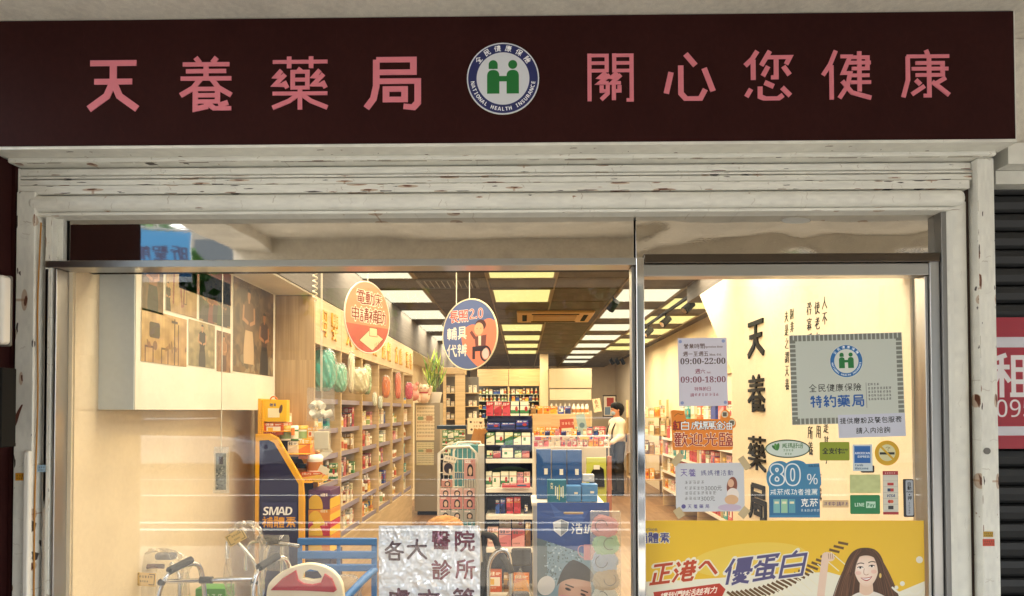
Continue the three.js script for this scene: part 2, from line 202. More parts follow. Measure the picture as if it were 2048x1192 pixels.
  '聖': '4,6 46,6/14,6 14,50/38,6 38,52/14,20 38,20/14,34 38,34/2,48 46,44/口 54 8 94 44/12,62 88,62/18,78 82,78/50,62 50,96/4,97 96,97', '能': '26,0 10,24 44,22/34,10 46,26/8,98 8,36 42,36 42,98 32,98/8,56 42,56/8,74 42,74/84,6 58,20/58,2 58,42 94,44 96,34/88,54 58,68/58,50 58,92 94,96 98,84',
  '馬': '94,4 10,4 10,60 96,60 92,94 72,94/10,22 86,22/10,40 86,40/48,4 48,56/12,72 8,86/34,72 38,84/58,70 64,82', '瑪': '4,10 38,10/4,46 36,46/21,10 21,82/0,86 40,78/馬 44 0 100 100',
  '威': '2,98 12,60 12,18 94,18/22,34 50,34/38,26 28,56 52,74/48,40 24,82/20,54 56,54/58,2 64,54 84,94 98,76/90,40 54,96/76,4 88,12', '舒': '26,0 4,24/26,0 48,20/14,28 42,28/4,46 50,46/28,28 28,64/口 8 66 46 98/58,8 90,8 70,30/62,22 78,36/54,46 98,46 90,58/76,46 76,94 62,90',
  '培': '土 0 14 36 92/66,0 70,10/44,14 98,14/54,24 60,38/88,24 80,38/38,44 100,44/口 50 58 92 98', '昕': '日 0 20 34 84/92,4 48,14 48,60 38,98/48,40 100,40/76,40 76,100',
  '折': '扌 0 0 40 100/92,4 52,14 52,60 42,98/52,40 100,40/80,40 80,100', '現': '4,10 42,10/8,46 40,46/24,10 24,80/0,86 46,76/52,6 92,6 92,60 52,60 52,6/52,24 92,24/52,42 92,42/62,62 58,80 40,98/80,62 80,90 86,96 98,94 100,80',
};
const strokeCache = {};
function glyphStrokes(ch) {
  if (strokeCache[ch]) return strokeCache[ch];
  const out = [];
  for (const s of (GLYPH[ch] ?? '').split('/')) {
    const p = s.trim().split(/\s+/);
    if (!p[0]) continue;
    if (p[0].includes(',')) out.push(p.map((q) => q.split(',').map(Number)));
    else {
      const [x0, y0, x1, y1] = p.slice(1).map(Number);
      for (const l of glyphStrokes(p[0])) out.push(l.map(([x, y]) => [x0 + (x / 100) * (x1 - x0), y0 + (y / 100) * (y1 - y0)]));
    }
  }
  return (strokeCache[ch] = out);
}
// lettering on a canvas: strokes for characters, the built-in font for Latin letters and digits
function zh(g, s, x, y, h, o = {}) {
  const { color = '#222', lw = 0.1, adv = 1.12, aspect = 1, outline, ow = 0.12, vertical = false, font = 'bold', face = 'sans-serif', cap = 'butt' } = o;
  for (const pass of outline ? [0, 1] : [1]) {
    let cx = x, cy = y;
    g.strokeStyle = g.fillStyle = pass ? color : outline; g.lineJoin = pass ? 'miter' : 'round'; g.lineCap = pass ? cap : 'round'; g.miterLimit = 3;
    for (const ch of s) {
      const st = glyphStrokes(ch), asc = !st.length;
      let w = h * aspect;
      if (asc) {
        g.font = font + ' ' + Math.round(h * 1.12) + 'px ' + face; g.textBaseline = 'alphabetic'; g.textAlign = 'left'; w = ch === ' ' ? h * 0.35 : g.measureText(ch).width;
        if (!pass) { g.lineWidth = h * ow * 2; g.strokeText(ch, cx, cy + h * 0.92); } else g.fillText(ch, cx, cy + h * 0.92);
      } else {
        g.lineWidth = h * (lw + (pass ? 0 : ow * 2));
        for (const l of st) { g.beginPath(); l.forEach(([a, b], j) => g[j ? 'lineTo' : 'moveTo'](cx + (a / 100) * w, cy + (b / 100) * h)); if (l.length > 3 && l[0][0] === l[l.length - 1][0] && l[0][1] === l[l.length - 1][1]) g.closePath(); g.stroke(); }
      }
      if (vertical) cy += h * adv; else cx += asc ? w * 1.02 : w * adv;
    }
  }
}
const zhc = (g, s, cx, y, h, o = {}) => { let w = 0; for (const ch of s) { if (glyphStrokes(ch).length) w += h * (o.aspect ?? 1) * (o.adv ?? 1.12); else { g.font = (o.font ?? 'bold') + ' ' + Math.round(h * 1.12) + 'px ' + (o.face ?? 'sans-serif'); w += ch === ' ' ? h * 0.35 : g.measureText(ch).width * 1.02; } } zh(g, s, cx - w / 2 + h * 0.05, y, h, o); };
function scribble(g, n, x, y, h, color, lw = 0.09) {          // lines of print too small to read in the photograph
  g.strokeStyle = color; g.lineWidth = h * lw; g.lineCap = 'butt';
  for (let i = 0; i < n; i++) { const cx = x + i * h * 1.1; for (let k = 0; k < 5; k++) { g.beginPath(); if (k < 3) { const yy = y + h * (0.12 + k * 0.34 + rr(-0.06, 0.06)), a = rr(0, 0.3); g.moveTo(cx + a * h, yy); g.lineTo(cx + rr(0.7, 0.95) * h, yy); } else { const xx = cx + h * rr(0.2, 0.8); g.moveTo(xx, y + h * rr(0, 0.3)); g.lineTo(xx + h * rr(-0.15, 0.15), y + h * rr(0.6, 0.98)); } g.stroke(); } }
}
// raised letters: each pen stroke a bar, butted at its corners, each a hair prouder than the last so that no two faces share a plane
function letterGeo(ch, w, h, lw, depth = 0.004, thin = 0.82) {
  const bars = []; let k = 0;
  for (const l of glyphStrokes(ch)) {
    const P = l.map(([x, y]) => [(x / 100 - 0.5) * w, (0.5 - y / 100) * h]), n = P.length, closed = n > 3 && l[0][0] === l[n - 1][0] && l[0][1] === l[n - 1][1];
    const dir = []; for (let i = 0; i + 1 < n; i++) { const dx = P[i + 1][0] - P[i][0], dy = P[i + 1][1] - P[i][1], L = Math.hypot(dx, dy); dir.push([dx / L, dy / L, (lw / 2) * (Math.abs(dy / L) < 0.15 ? thin : 1)]); }
    const cut = (i, side) => {                            // corner points where two segments meet
      const a = closed && i === 0 ? n - 2 : i - 1, b = closed && i === n - 1 ? 0 : i, da = dir[a], db = dir[b];
      if (!da || !db || (!closed && (i === 0 || i === n - 1))) { const d = da && i === n - 1 ? da : db ?? da; return [P[i][0] - d[1] * d[2] * side, P[i][1] + d[0] * d[2] * side]; }
      const pa = [P[i][0] - da[1] * da[2] * side, P[i][1] + da[0] * da[2] * side], pb = [P[i][0] - db[1] * db[2] * side, P[i][1] + db[0] * db[2] * side], cr = da[0] * db[1] - da[1] * db[0];
      if (Math.abs(cr) < 0.12) return [(pa[0] + pb[0]) / 2, (pa[1] + pb[1]) / 2];
      let t = ((pb[0] - pa[0]) * db[1] - (pb[1] - pa[1]) * db[0]) / cr; t = Math.max(-lw * 1.3, Math.min(lw * 1.3, t)); return [pa[0] + da[0] * t, pa[1] + da[1] * t];
    };
    for (let i = 0; i + 1 < n; i++) {
      const s = new THREE.Shape(), q = [cut(i, 1), cut(i, -1), cut(i + 1, -1), cut(i + 1, 1)];
      q.forEach(([x, y], j) => (j ? s.lineTo(x, y) : s.moveTo(x, y))); s.closePath();
      bars.push(new THREE.ExtrudeGeometry(s, { depth: depth + 0.00005 * k++, bevelEnabled: false }));
    }
  }
  return join(bars);
}
function remapUV(g, x0, y0, w, h) { const p = g.attributes.position, uv = new Float32Array(p.count * 2); for (let i = 0; i < p.count; i++) { uv[2 * i] = (p.getX(i) - x0) / w; uv[2 * i + 1] = (p.getY(i) - y0) / h; } g.setAttribute('uv', new THREE.BufferAttribute(uv, 2)); return g; }
function plateGeo(shape, t, bevel = 0) {
  const g = new THREE.ExtrudeGeometry(shape, { depth: t, bevelEnabled: bevel > 0, bevelSize: bevel, bevelThickness: bevel, bevelSegments: 2, curveSegments: 24 });
  g.computeBoundingBox(); const b = g.boundingBox; return remapUV(g, b.min.x, b.min.y, b.max.x - b.min.x, b.max.y - b.min.y);
}
function rectShape(w, h, r = 0) {
  const s = new THREE.Shape(), a = w / 2, b = h / 2;
  if (!r) { s.moveTo(-a, -b); s.lineTo(a, -b); s.lineTo(a, b); s.lineTo(-a, b); s.closePath(); return s; }
  s.moveTo(-a + r, -b); s.lineTo(a - r, -b); s.quadraticCurveTo(a, -b, a, -b + r); s.lineTo(a, b - r); s.quadraticCurveTo(a, b, a - r, b); s.lineTo(-a + r, b); s.quadraticCurveTo(-a, b, -a, b - r); s.lineTo(-a, -b + r); s.quadraticCurveTo(-a, -b, -a + r, -b); return s;
}
const ellipse = (rx, ry) => { const s = new THREE.Shape(); s.absellipse(0, 0, rx, ry, 0, Math.PI * 2); return s; };
function edgeUV(g, x0, y0, len, h) {                          // u along a rail, v across it; on its other faces v goes on with the depth
  const p = g.attributes.position, n = g.attributes.normal, uv = new Float32Array(p.count * 2), long = Math.abs(h) ;
  for (let i = 0; i < p.count; i++) { uv[2 * i] = (p.getX(i) - x0) / len; uv[2 * i + 1] = Math.abs(n.getZ(i)) > 0.6 ? (p.getY(i) - y0) / long : 0.3 + p.getZ(i) / 0.35; }
  g.setAttribute('uv', new THREE.BufferAttribute(uv, 2)); return g;
}
const EDGE = std(0xd8d4c8, 0.7);
// a printed sheet: px box in the photograph at depth D, its print drawn on a canvas
function printed(name, [x0, y0, x1, y1], D, t, draw, label, category, o = {}) {
  const a = at(x0, y0, D), b = at(x1, y1, D), w = Math.abs(b.x - a.x), h = Math.abs(a.y - b.y), res = o.res ?? 256, ch = Math.round(res * h / w);
  const m = o.mat ?? phys(0xffffff, o.rough ?? 0.45, { map: ctex(res, ch, draw), clearcoat: o.coat ?? 0, clearcoatRoughness: 0.15 });
  const geo = plateGeo(o.shape ? o.shape(w, h) : rectShape(w, h, o.r ?? 0), t);
  const q = mesh(name, geo, [m, o.edge ?? EDGE], o.parent ?? scene, [(a.x + b.x) / 2, (a.y + b.y) / 2, -D]);
  q.rotation.z = o.turn ?? 0; if (o.yaw) q.rotation.y = o.yaw;
  return o.parent ? q : tag(q, label, category, o.group);
}
const paper = (g, w, h, c) => { g.fillStyle = c; g.fillRect(0, 0, w, h); };

function crumple(w, h, d, s) {                               // a boxy soft shape with creases
  const g = new THREE.SphereGeometry(1, 44, 32), p = g.attributes.position, sq = (v) => Math.sign(v) * Math.pow(Math.abs(v), 0.62);
  for (let i = 0; i < p.count; i++) { const a = Math.atan2(p.getZ(i), p.getX(i)), v = p.getY(i), k = 1 + 0.09 * Math.sin(a * 5 + v * 6 + s) + 0.07 * Math.sin(a * 11 - v * 9 + s * 2) + 0.05 * Math.sin(a * 23 + v * 17 + s) - 0.1 * Math.abs(Math.sin(v * 7 + a * 3 + s)); p.setXYZ(i, sq(p.getX(i)) * k * w / 2, sq(v) * (1 + 0.06 * Math.sin(a * 7 + s)) * h / 2, p.getZ(i) * k * d / 2); }
  g.computeVertexNormals(); return g;
}
// ---- materials of the setting
const grainTex = (base, amp, s, per = 64, size = 512) => ctex(size, size, (g, w, h) => { paper(g, w, h, base); grain(g, w, h, (u, v, x, y) => amp * ((vnoise(u * 8, v * 8, s, 8) - 0.5) * 1.2 + (vnoise(u * per, v * per, s + 1, per) - 0.5) * 0.8 + (hash2(x, y, s) - 0.5) * 0.9)); });
// weathered cream paint with chips down to rust
const chipSpots = []; for (let i = 0; i < 150; i++) chipSpots.push([rnd(), rnd(), rr(0.4, 1) ** 3, rnd()]);
function chips(g, w, h, n, big, dark = true) {
  for (let i = 0; i < n; i++) {
    const [a, b, c, e] = chipSpots[i % chipSpots.length], x = a * w, y = b * h, r = big * c;
    g.fillStyle = e > 0.45 ? 'rgba(84,58,44,0.9)' : 'rgba(60,50,44,0.85)';
    g.beginPath(); for (let k = 0; k < 9; k++) { const q = (k / 9) * 6.283, R = r * (0.4 + 0.9 * hash2(i, k, 3)); g[k ? 'lineTo' : 'moveTo'](x + Math.cos(q) * R * (e > 0.5 ? 1.9 : 0.8), y + Math.sin(q) * R * (e > 0.5 ? 0.6 : 1.4)); } g.fill();
    if (e > 0.8) { g.fillStyle = 'rgba(126,84,58,0.45)'; g.fillRect(x - r * 0.25, y, r * 0.5, r * 3.2); }
  }
}
function paintTex(n, big, size = 1024) {
  return ctex(size, size, (g, w, h) => {
    paper(g, w, h, '#e0ded4');
    grain(g, w, h, (u, v, x, y) => 16 * (vnoise(u * 6, v * 6, 31, 6) - 0.5) + 12 * (vnoise(u * 40, v * 40, 32, 40) - 0.5) + 8 * (hash2(x, y, 33) - 0.5));
    for (let i = 0; i < 60; i++) { g.strokeStyle = 'rgba(120,110,95,' + rr(0.08, 0.3) + ')'; g.lineWidth = rr(0.6, 1.6); g.beginPath(); let x = rnd() * w, y = rnd() * h; g.moveTo(x, y); for (let k = 0; k < 5; k++) { x += rr(-6, 6); y += rr(4, 16); g.lineTo(x, y); } g.stroke(); }
    chips(g, w, h, n, big);
  });
}
// paint on a rail or post: chips and rust gather along both long edges (v = 0 and v = 1)
function edgeChips(seedN, n, big, W = 2048, H = 96) {
  return ctex(W, H, (g, w, h) => {
    paper(g, w, h, '#e0ded4'); grain(g, w, h, (u, v, x, y) => 14 * (vnoise(u * 40, v * 2, 31 + seedN, 40) - 0.5) + 12 * (vnoise(u * 160, v * 8, 32 + seedN, 160) - 0.5) + 8 * (hash2(x, y, 33 + seedN) - 0.5));
    for (let i = 0; i < 30; i++) { g.strokeStyle = 'rgba(130,112,92,' + rr(0.15, 0.45) + ')'; g.lineWidth = rr(0.5, 1.6); let x = rnd() * w, y = rr(0, 0.6) * h; g.beginPath(); g.moveTo(x, y); for (let k = 0; k < 4; k++) { x += rr(-3, 3); y += rr(4, 16); g.lineTo(x, y); } g.stroke(); }
    for (let i = 0; i < 90; i++) { g.fillStyle = 'rgba(96,80,64,' + rr(0.25, 0.7) + ')'; const top = rnd() < 0.5; g.fillRect(rnd() * w, top ? 0 : h - rr(2, 5), rr(6, 60), rr(1, 3)); }
    for (let i = 0; i < n; i++) {
      const edge = rnd() < 0.72, x = rnd() * w, y = edge ? (rnd() < 0.5 ? rr(0, 0.12) : rr(0.86, 1)) * h : rnd() * h, r = big * Math.pow(rr(0.25, 1), 2), c = rnd();
      if (c > 0.55) { g.fillStyle = 'rgba(140,92,58,0.4)'; g.beginPath(); g.ellipse(x, y + r * 0.4, r * 1.7, r * 1.3, 0, 0, 7); g.fill(); if (c > 0.8) g.fillRect(x - r * 0.2, y, r * 0.4, r * 4); }
      g.fillStyle = c > 0.55 ? 'rgba(92,48,30,0.95)' : 'rgba(52,44,40,0.9)'; g.beginPath(); for (let k = 0; k < 9; k++) { const q = (k / 9) * 6.283, R = r * (0.35 + 0.95 * rnd()); g[k ? 'lineTo' : 'moveTo'](x + Math.cos(q) * R * (edge ? 1.7 : 1), y + Math.sin(q) * R * 0.8); } g.fill();
    }
  });
}
const bumpTex = (s, per) => ctex(256, 256, (g, w, h) => { paper(g, w, h, '#808080'); grain(g, w, h, (u, v) => 110 * (vnoise(u * per, v * per, s, per) - 0.5) + 50 * (vnoise(u * per * 3, v * per * 3, s, per * 3) - 0.5)); }, { data: true });
const paintBump = bumpTex(5, 24);
const M = {
  paint: std(0xffffff, 0.55, { map: paintTex(26, 9), bumpMap: paintBump, bumpScale: 0.0006 }),
  chipped: std(0xffffff, 0.6, { map: paintTex(140, 14), bumpMap: paintBump, bumpScale: 0.001 }),
  railA: std(0xffffff, 0.55, { map: edgeChips(0, 44, 9) }), railB: std(0xffffff, 0.55, { map: edgeChips(50, 80, 13) }), railC: std(0xffffff, 0.55, { map: edgeChips(90, 24, 7) }),
  ceilingOut: std(0xffffff, 0.8, { map: grainTex('#d8d1c4', 18, 11), bumpMap: paintBump, bumpScale: 0.001 }),
  maroon: phys(0xffffff, 0.8, { specularIntensity: 0.35, map: ctex(1024, 1024, (g, w, h) => { paper(g, w, h, '#2e0e0c'); grain(g, w, h, (u, v, x, y) => 4 * (vnoise(u * 8, v * 8, 21, 8) - 0.5) + 4 * (vnoise(u * 90, v * 60, 22, 90) - 0.5) + 3 * (hash2(x, y, 23) - 0.5)); for (let i = 0; i < 26; i++) { g.strokeStyle = 'rgba(150,120,110,' + rr(0.06, 0.2) + ')'; g.lineWidth = rr(0.6, 1.4); let x = rnd() * w, y = rnd() * h; g.beginPath(); g.moveTo(x, y); for (let k = 0; k < 4; k++) { x += rr(-8, 14); y += rr(2, 26); g.lineTo(x, y); } g.stroke(); } for (let i = 0; i < 160; i++) { g.fillStyle = 'rgba(140,115,105,' + rr(0.05, 0.25) + ')'; g.fillRect(rnd() * w, rnd() * h, rr(1, 2.5), rr(1, 2.5)); } }) }),
  steel: std(0xb9b8b6, 0.28, { metalness: 1 }), steelDull: std(0x8d8c8a, 0.42, { metalness: 1 }),
  chrome: std(0xdcdcdc, 0.12, { metalness: 1 }), alu: std(0xc8c9ca, 0.3, { metalness: 1 }),
  dark: phys(0x171615, 0.85, { specularIntensity: 0.4 }), rubber: std(0x17171a, 0.75), grey: std(0x6d6a64, 0.6),
  cream: std(0xffffff, 0.75, { map: grainTex('#ddceb2', 6, 41) }), creamPale: std(0xffffff, 0.7, { map: grainTex('#dcd8c6', 5, 43) }),
  panelBlue: std(0xffffff, 0.6, { map: grainTex('#cdd2cf', 5, 45) }),
  white: std(0xe8e4da, 0.5), whiteGloss: phys(0xe9e4d8, 0.3, { clearcoat: 0.4 }),
  wood: std(0xffffff, 0.55, { map: ctex(512, 512, (g, w, h) => { paper(g, w, h, '#b0946a'); grain(g, w, h, (u, v, x) => 20 * (vnoise(u * 48, v * 2, 51, 48) - 0.5) + 20 * (vnoise(u * 160, v * 5, 52, 160) - 0.5) + 14 * (vnoise(u * 5, v * 3, 53, 15) - 0.5)); }) }),
  woodPale: std(0xffffff, 0.5, { map: ctex(512, 512, (g, w, h) => { paper(g, w, h, '#c9ae82'); grain(g, w, h, (u, v) => 18 * (vnoise(u * 3, v * 50, 54, 50) - 0.5) + 12 * (vnoise(u * 6, v * 150, 55, 150) - 0.5)); }) }),
  floorWood: std(0xffffff, 0.4, { map: ctex(1024, 1024, (g, w, h) => { paper(g, w, h, '#80603f'); grain(g, w, h, (u, v, x) => 26 * (hash2(Math.floor(u * 6), Math.floor(v * 1 + hash2(Math.floor(u * 6), 0, 5)), 61) - 0.5) + 24 * (vnoise(u * 60, v * 3, 62, 60) - 0.5)); }) }),
  ceilTile: std(0xffffff, 0.85, { map: grainTex('#564f44', 16, 71) }), tbar: std(0x7a6a4a, 0.5),
  glass: new THREE.MeshPhysicalMaterial({ color: 0xffffff, roughness: 0, transmission: 1, thickness: 0, ior: 1.5 }),
  film: new THREE.MeshPhysicalMaterial({ color: 0xf4f4f0, roughness: 0.12, transmission: 0.85, thickness: 0, ior: 1.45 }),
  bag: new THREE.MeshPhysicalMaterial({ color: 0xf6f4ee, roughness: 0.1, transmission: 0.9, thickness: 0, ior: 1.4 }),
  lampWarm: std(0x332a18, 0.6, { emissive: 0xfff096, emissiveIntensity: LAMP_GLOW }), lampCool: std(0x33302a, 0.6, { emissive: 0xfffcd8, emissiveIntensity: LAMP_GLOW }),
  yellow: phys(0xf0ae08, 0.4), navy: phys(0x14164a, 0.45), pink: std(0xdb7c89, 0.5), gold: phys(0xd9a441, 0.35, { metalness: 0.5 }), black: phys(0x0b0a09, 0.7, { specularIntensity: 0.4 }),
  orange: std(0xd8741c, 0.6), blueSeat: phys(0x2f6fb4, 0.4), red: phys(0xb3162c, 0.4), ivory: phys(0xeee6cc, 0.4),
  green: std(0x4f8d3a, 0.6), string: std(0xe6ddc4, 0.6),
};
// ================= the setting: arcade, street, shop shell
const ZF = -3.0;                                            // the glass line
const SIGN_D = 2.8, signTop = Y(29, SIGN_D), signBot = Y(291, SIGN_D, 1000), signR = X(2045, SIGN_D);
const ARC_H = signTop, ARC_END = 2.3, BEAM_Y = 2.72;
struct('arcade_floor', metric(span(-9, 9, -0.2, 0, -3.1, ARC_END)), std(0xffffff, 0.55, { map: ctex(512, 512, (g, w, h) => { paper(g, w, h, '#a39d92'); grain(g, w, h, (u, v, x, y) => 22 * (hash2(x, y, 81) - 0.5) + 14 * (vnoise(u * 10, v * 10, 82, 10) - 0.5)); g.strokeStyle = '#77726a'; g.lineWidth = 4; for (let k = 0; k <= 3; k++) { g.strokeRect(0, k * 170.6, w, 170.6); g.strokeRect(k * 170.6, 0, 170.6, h); } }) }));
const arcade = thing('arcade_ceiling', [0, 0, 0], 'cream plastered ceiling of the walkway above the shop sign', 'ceiling'); arcade.userData.kind = 'structure';
mesh('soffit', metric(span(-2.6, 9, ARC_H, ARC_H + 0.2, -3.3, ARC_END)), M.ceilingOut, arcade);
mesh('beam', metric(span(-2.6, 9, BEAM_Y, ARC_H - 0.002, 0.42, 0.78)), M.ceilingOut, arcade);
mesh('cross_beam', metric(span(-2.6, -2.25, ARC_H - 0.1, ARC_H - 0.003, -2.6, 0.415)), M.ceilingOut, arcade);
struct('upper_wall', metric(span(-2.6, 9, ARC_H + 0.201, 12, -3.3, ARC_END)), M.ceilingOut);
struct('road', metric(box(160, 0.2, 70)), std(0xffffff, 0.85, { map: ctex(512, 512, (g, w, h) => { paper(g, w, h, '#323234'); grain(g, w, h, (u, v, x, y) => 26 * (hash2(x, y, 83) - 0.5) + 10 * (vnoise(u * 6, v * 6, 84, 6) - 0.5)); }) }), [0, -0.25, ARC_END + 35]);
for (const z of [4.35, 5.0, 8.6, 12]) struct('road_marking', metric(box(60, 0.004, 0.16)), std(0xe6e6e0, 0.7), [0, -0.148, z]);
const pav = struct('far_pavement', metric(box(80, 0.15, 3)), std(0x8f8b84, 0.8), [0, -0.075, 19]);
// shop shell
const XL = -1.92, XR = X(1855, 3.0), XN = 2.66, CEIL = EYE + 1.25, BACK = -20.8;
struct('floor', metric(span(-2.2, 2.8, -0.2, 0.002, BACK - 0.2, -3.1)), M.floorWood);
struct('left_wall', metric(span(XL - 0.12, XL, 0.002, CEIL + 0.3, BACK, -3.06)), M.cream);
struct('right_wall', metric(span(XN, XN + 0.12, 0.002, CEIL + 0.3, BACK, -3.2)), M.cream);
struct('back_wall', metric(span(XL - 0.12, XN + 0.12, 0.002, CEIL + 0.3, BACK - 0.15, BACK - 0.002)), M.cream);
struct('front_wall', metric(span(XR + 0.14, XN + 0.12, 0.002, CEIL + 0.3, -3.32, -3.24)), M.cream);
const ceiling = thing('ceiling', [0, 0, 0], 'dark suspended ceiling inside the shop, gridded with light panels', 'ceiling'); ceiling.userData.kind = 'structure';
mesh('slab', span(XL - 0.1, XN + 0.1, CEIL + 0.1, CEIL + 0.3, BACK, -3.2), M.ceilTile, ceiling);
{
  const xs = [-1.68, -1.04, -0.38, 0.28, 0.96, 1.62, 2.28].map((v) => v), tiles = metric(rbox(0.64, 0.02, 0.86, 0.004)), gap = metric(rbox(0.64, 0.02, 0.6, 0.004));
  const lit = (c, r, z) => [0, 2, 4].includes(c) || c === 5;
  for (let c = 0; c < 6; c++) {
    const w = xs[c + 1] - xs[c] - 0.02, cx = (xs[c] + xs[c + 1]) / 2 + 0.045, off = c === 5 ? 0.62 : 0;
    for (let r = -1; r < 11; r++) {
      if (r < 0) { if (c < 5) lampPanel(cx, w, 3.24, 3.82, c, r); else continue; const q = mesh('ceiling_tile', gap, M.ceilTile, ceiling, [cx, CEIL + 0.012, -4.1]); q.scale.set(w / 0.64, 1, 0.97); continue; }
      const z0 = 4.4 + r * 1.5 + off, z1 = z0 + 0.9;
      const isLamp = r >= 0 && [0, 2, 4, 5].includes(c) && !(c === 2 && r === 3) && z1 < 20 && !(c === 5 && r > 6) && !(c === 2 && r > 7);
      const t = mesh('ceiling_tile', tiles, M.ceilTile, ceiling, [cx, CEIL + 0.012, -(z0 + z1) / 2]); t.scale.x = w / 0.64;
      if (isLamp) { ceiling.remove(t); lampPanel(cx, w, z0, z1, c, r); }
      if (z1 + 0.6 < 20.8) { const q = mesh('ceiling_tile', gap, M.ceilTile, ceiling, [cx, CEIL + 0.012, -(z1 + 0.3)]); q.scale.set(w / 0.64, 1, 0.97); }
    }
    for (const x of c === 5 ? [xs[c], xs[c + 1]] : [xs[c]]) mesh('ceiling_runner', span(x + 0.037, x + 0.053, CEIL - 0.004, CEIL + 0.02, BACK, -3.2), M.tbar, ceiling);
  }
}
function lampPanel(cx, w, z0, z1, c, r) {
  const warm = c === 2 || c === 5, ord = r < 0 ? 'window side' : ['front most', 'nearest', 'second', 'third', 'fourth', 'fifth', 'sixth', 'seventh', 'eighth', 'ninth', 'tenth'][r] ?? 'far';
  const col = { 1: 'left middle row', 3: 'right middle row', 0: 'left row above the long shelf', 2: 'middle row', 4: 'right row', 5: 'far right row by the door' }[c];
  const t = thing('ceiling_light', [cx, CEIL, -(z0 + z1) / 2], (warm ? 'warm yellow' : 'pale white') + ' rectangular ceiling light panel, ' + ord + ' in the ' + col, 'ceiling light', 'light panels in the shop ceiling');
  const L = z1 - z0 - 0.02;
  mesh('diffuser', rbox(w - 0.05, 0.016, L - 0.05, 0.004), warm ? M.lampWarm : M.lampCool, t, [0, 0.004, 0]);
  mesh('frame', join([-1, 1].flatMap((s) => [box(w, 0.03, 0.025).translate(0, 0, s * (L / 2 - 0.0125)), box(0.025, 0.03, L - 0.05).translate(s * (w / 2 - 0.0125), 0, 0)])), M.tbar, t, [0, 0.01, 0]);
  const l = new THREE.RectAreaLight(warm ? 0xffe2a8 : 0xffeed2, LAMP_POWER, w - 0.06, L - 0.06);
  l.position.set(0, -0.012, 0); l.rotation.x = -Math.PI / 2; t.add(l); l.name = 'light';
}
for (const [a, b] of [[0.004, Y(820, 3.1, 150) - 0.0015], [Y(820, 3.1, 150) + 0.0015, Y(590, 5.15, 600) - 0.003]]) mesh('wall_lining', metric(span(XL + 0.0005, XL + 0.006, a, b, -5.17, -3.07)), M.cream, scene.getObjectByName('left_wall'));
// soffit along the left, partition with slanted end on the right
struct('left_soffit', metric(span(XL + 0.001, X(622, 5.15), Y(590, 5.15, 600), CEIL - 0.001, BACK + 0.01, -3.22)), M.creamPale);
mesh('soffit_fascia', span(X(622, 5.15) + 0.001, X(622, 5.15) + 0.01, Y(590, 5.15, 600) + 0.012, CEIL - 0.003, BACK + 0.02, -3.23), M.ceilTile).userData.kind = 'structure';
{
  const s = new THREE.Shape(), top = Y(590, 6.8, 1401), pt = (D, y) => [D, y];
  s.moveTo(3.12, 0.004); s.lineTo(5.78, 0.004); s.lineTo(5.78, Y(742, 5.78, 1465)); s.lineTo(6.8, top); s.lineTo(3.12, top); s.closePath();
  const g = metric(new THREE.ExtrudeGeometry(s, { depth: 0.16, bevelEnabled: false }).rotateY(Math.PI / 2));
  struct('side_partition', g, M.cream, [XR, 0, 0]);
  struct('partition_soffit', span(XR - 0.002, XN - 0.002, top + 0.001, CEIL - 0.006, -7.3, -3.2), M.ceilTile);
}
struct('head_panel', span(XL - 0.1, XR + 0.3, Y(536, 3.0) + 0.02, CEIL + 0.3, -3.2, -3.075), M.dark);

// ================= the sign
{
  const x0 = -2.7, cy = (signTop + signBot) / 2, t = thing('shop_sign', [(x0 + signR) / 2, cy, -SIGN_D - 0.07], 'long dark maroon shop sign with pink characters and a round emblem', 'sign');
  const ox = -(x0 + signR) / 2;
  mesh('sign_box', metric(span(x0, signR, signBot, signTop - 0.003, -0.08, 0.066).translate(ox, -cy, 0)), M.paint, t);
  mesh('face_panel', metric(span(x0 + 0.002, signR - 0.008, signBot + 0.012, signTop - 0.006, 0.066, 0.07).translate(ox, -cy, 0)), M.maroon, t);
  const put = (ch, a, b, c, d, lw) => {
    const p = at(a, b, SIGN_D), q = at(c, d, SIGN_D), h = p.y - q.y, w = q.x - p.x;
    mesh('letter', letterGeo(ch, w, h, h * lw, 0.003), M.pink, t, [(p.x + q.x) / 2 + ox, (p.y + q.y) / 2 - cy, 0.07]);
  };
  put('天', 175, 119, 279, 221, 0.135); put('養', 360, 116, 465, 220, 0.098); put('藥', 546, 114, 655, 219, 0.085); put('局', 731, 114, 840, 218, 0.125);
  put('關', 1174, 108, 1268, 202, 0.085); put('心', 1330, 105, 1428, 200, 0.112); put('您', 1488, 103, 1584, 198, 0.1); put('健', 1645, 102, 1742, 199, 0.088); put('康', 1803, 101, 1901, 196, 0.09);
  const e = at(1006, 158, SIGN_D), r = 73 / F * SIGN_D;
  mesh('emblem', plateGeo(ellipse(r, r), 0.004), [phys(0xffffff, 0.5, { map: ctex(512, 512, emblem('#1c2560', '#d4d7de')) }), EDGE], t, [e.x + ox, e.y - cy, 0.0702]);
}
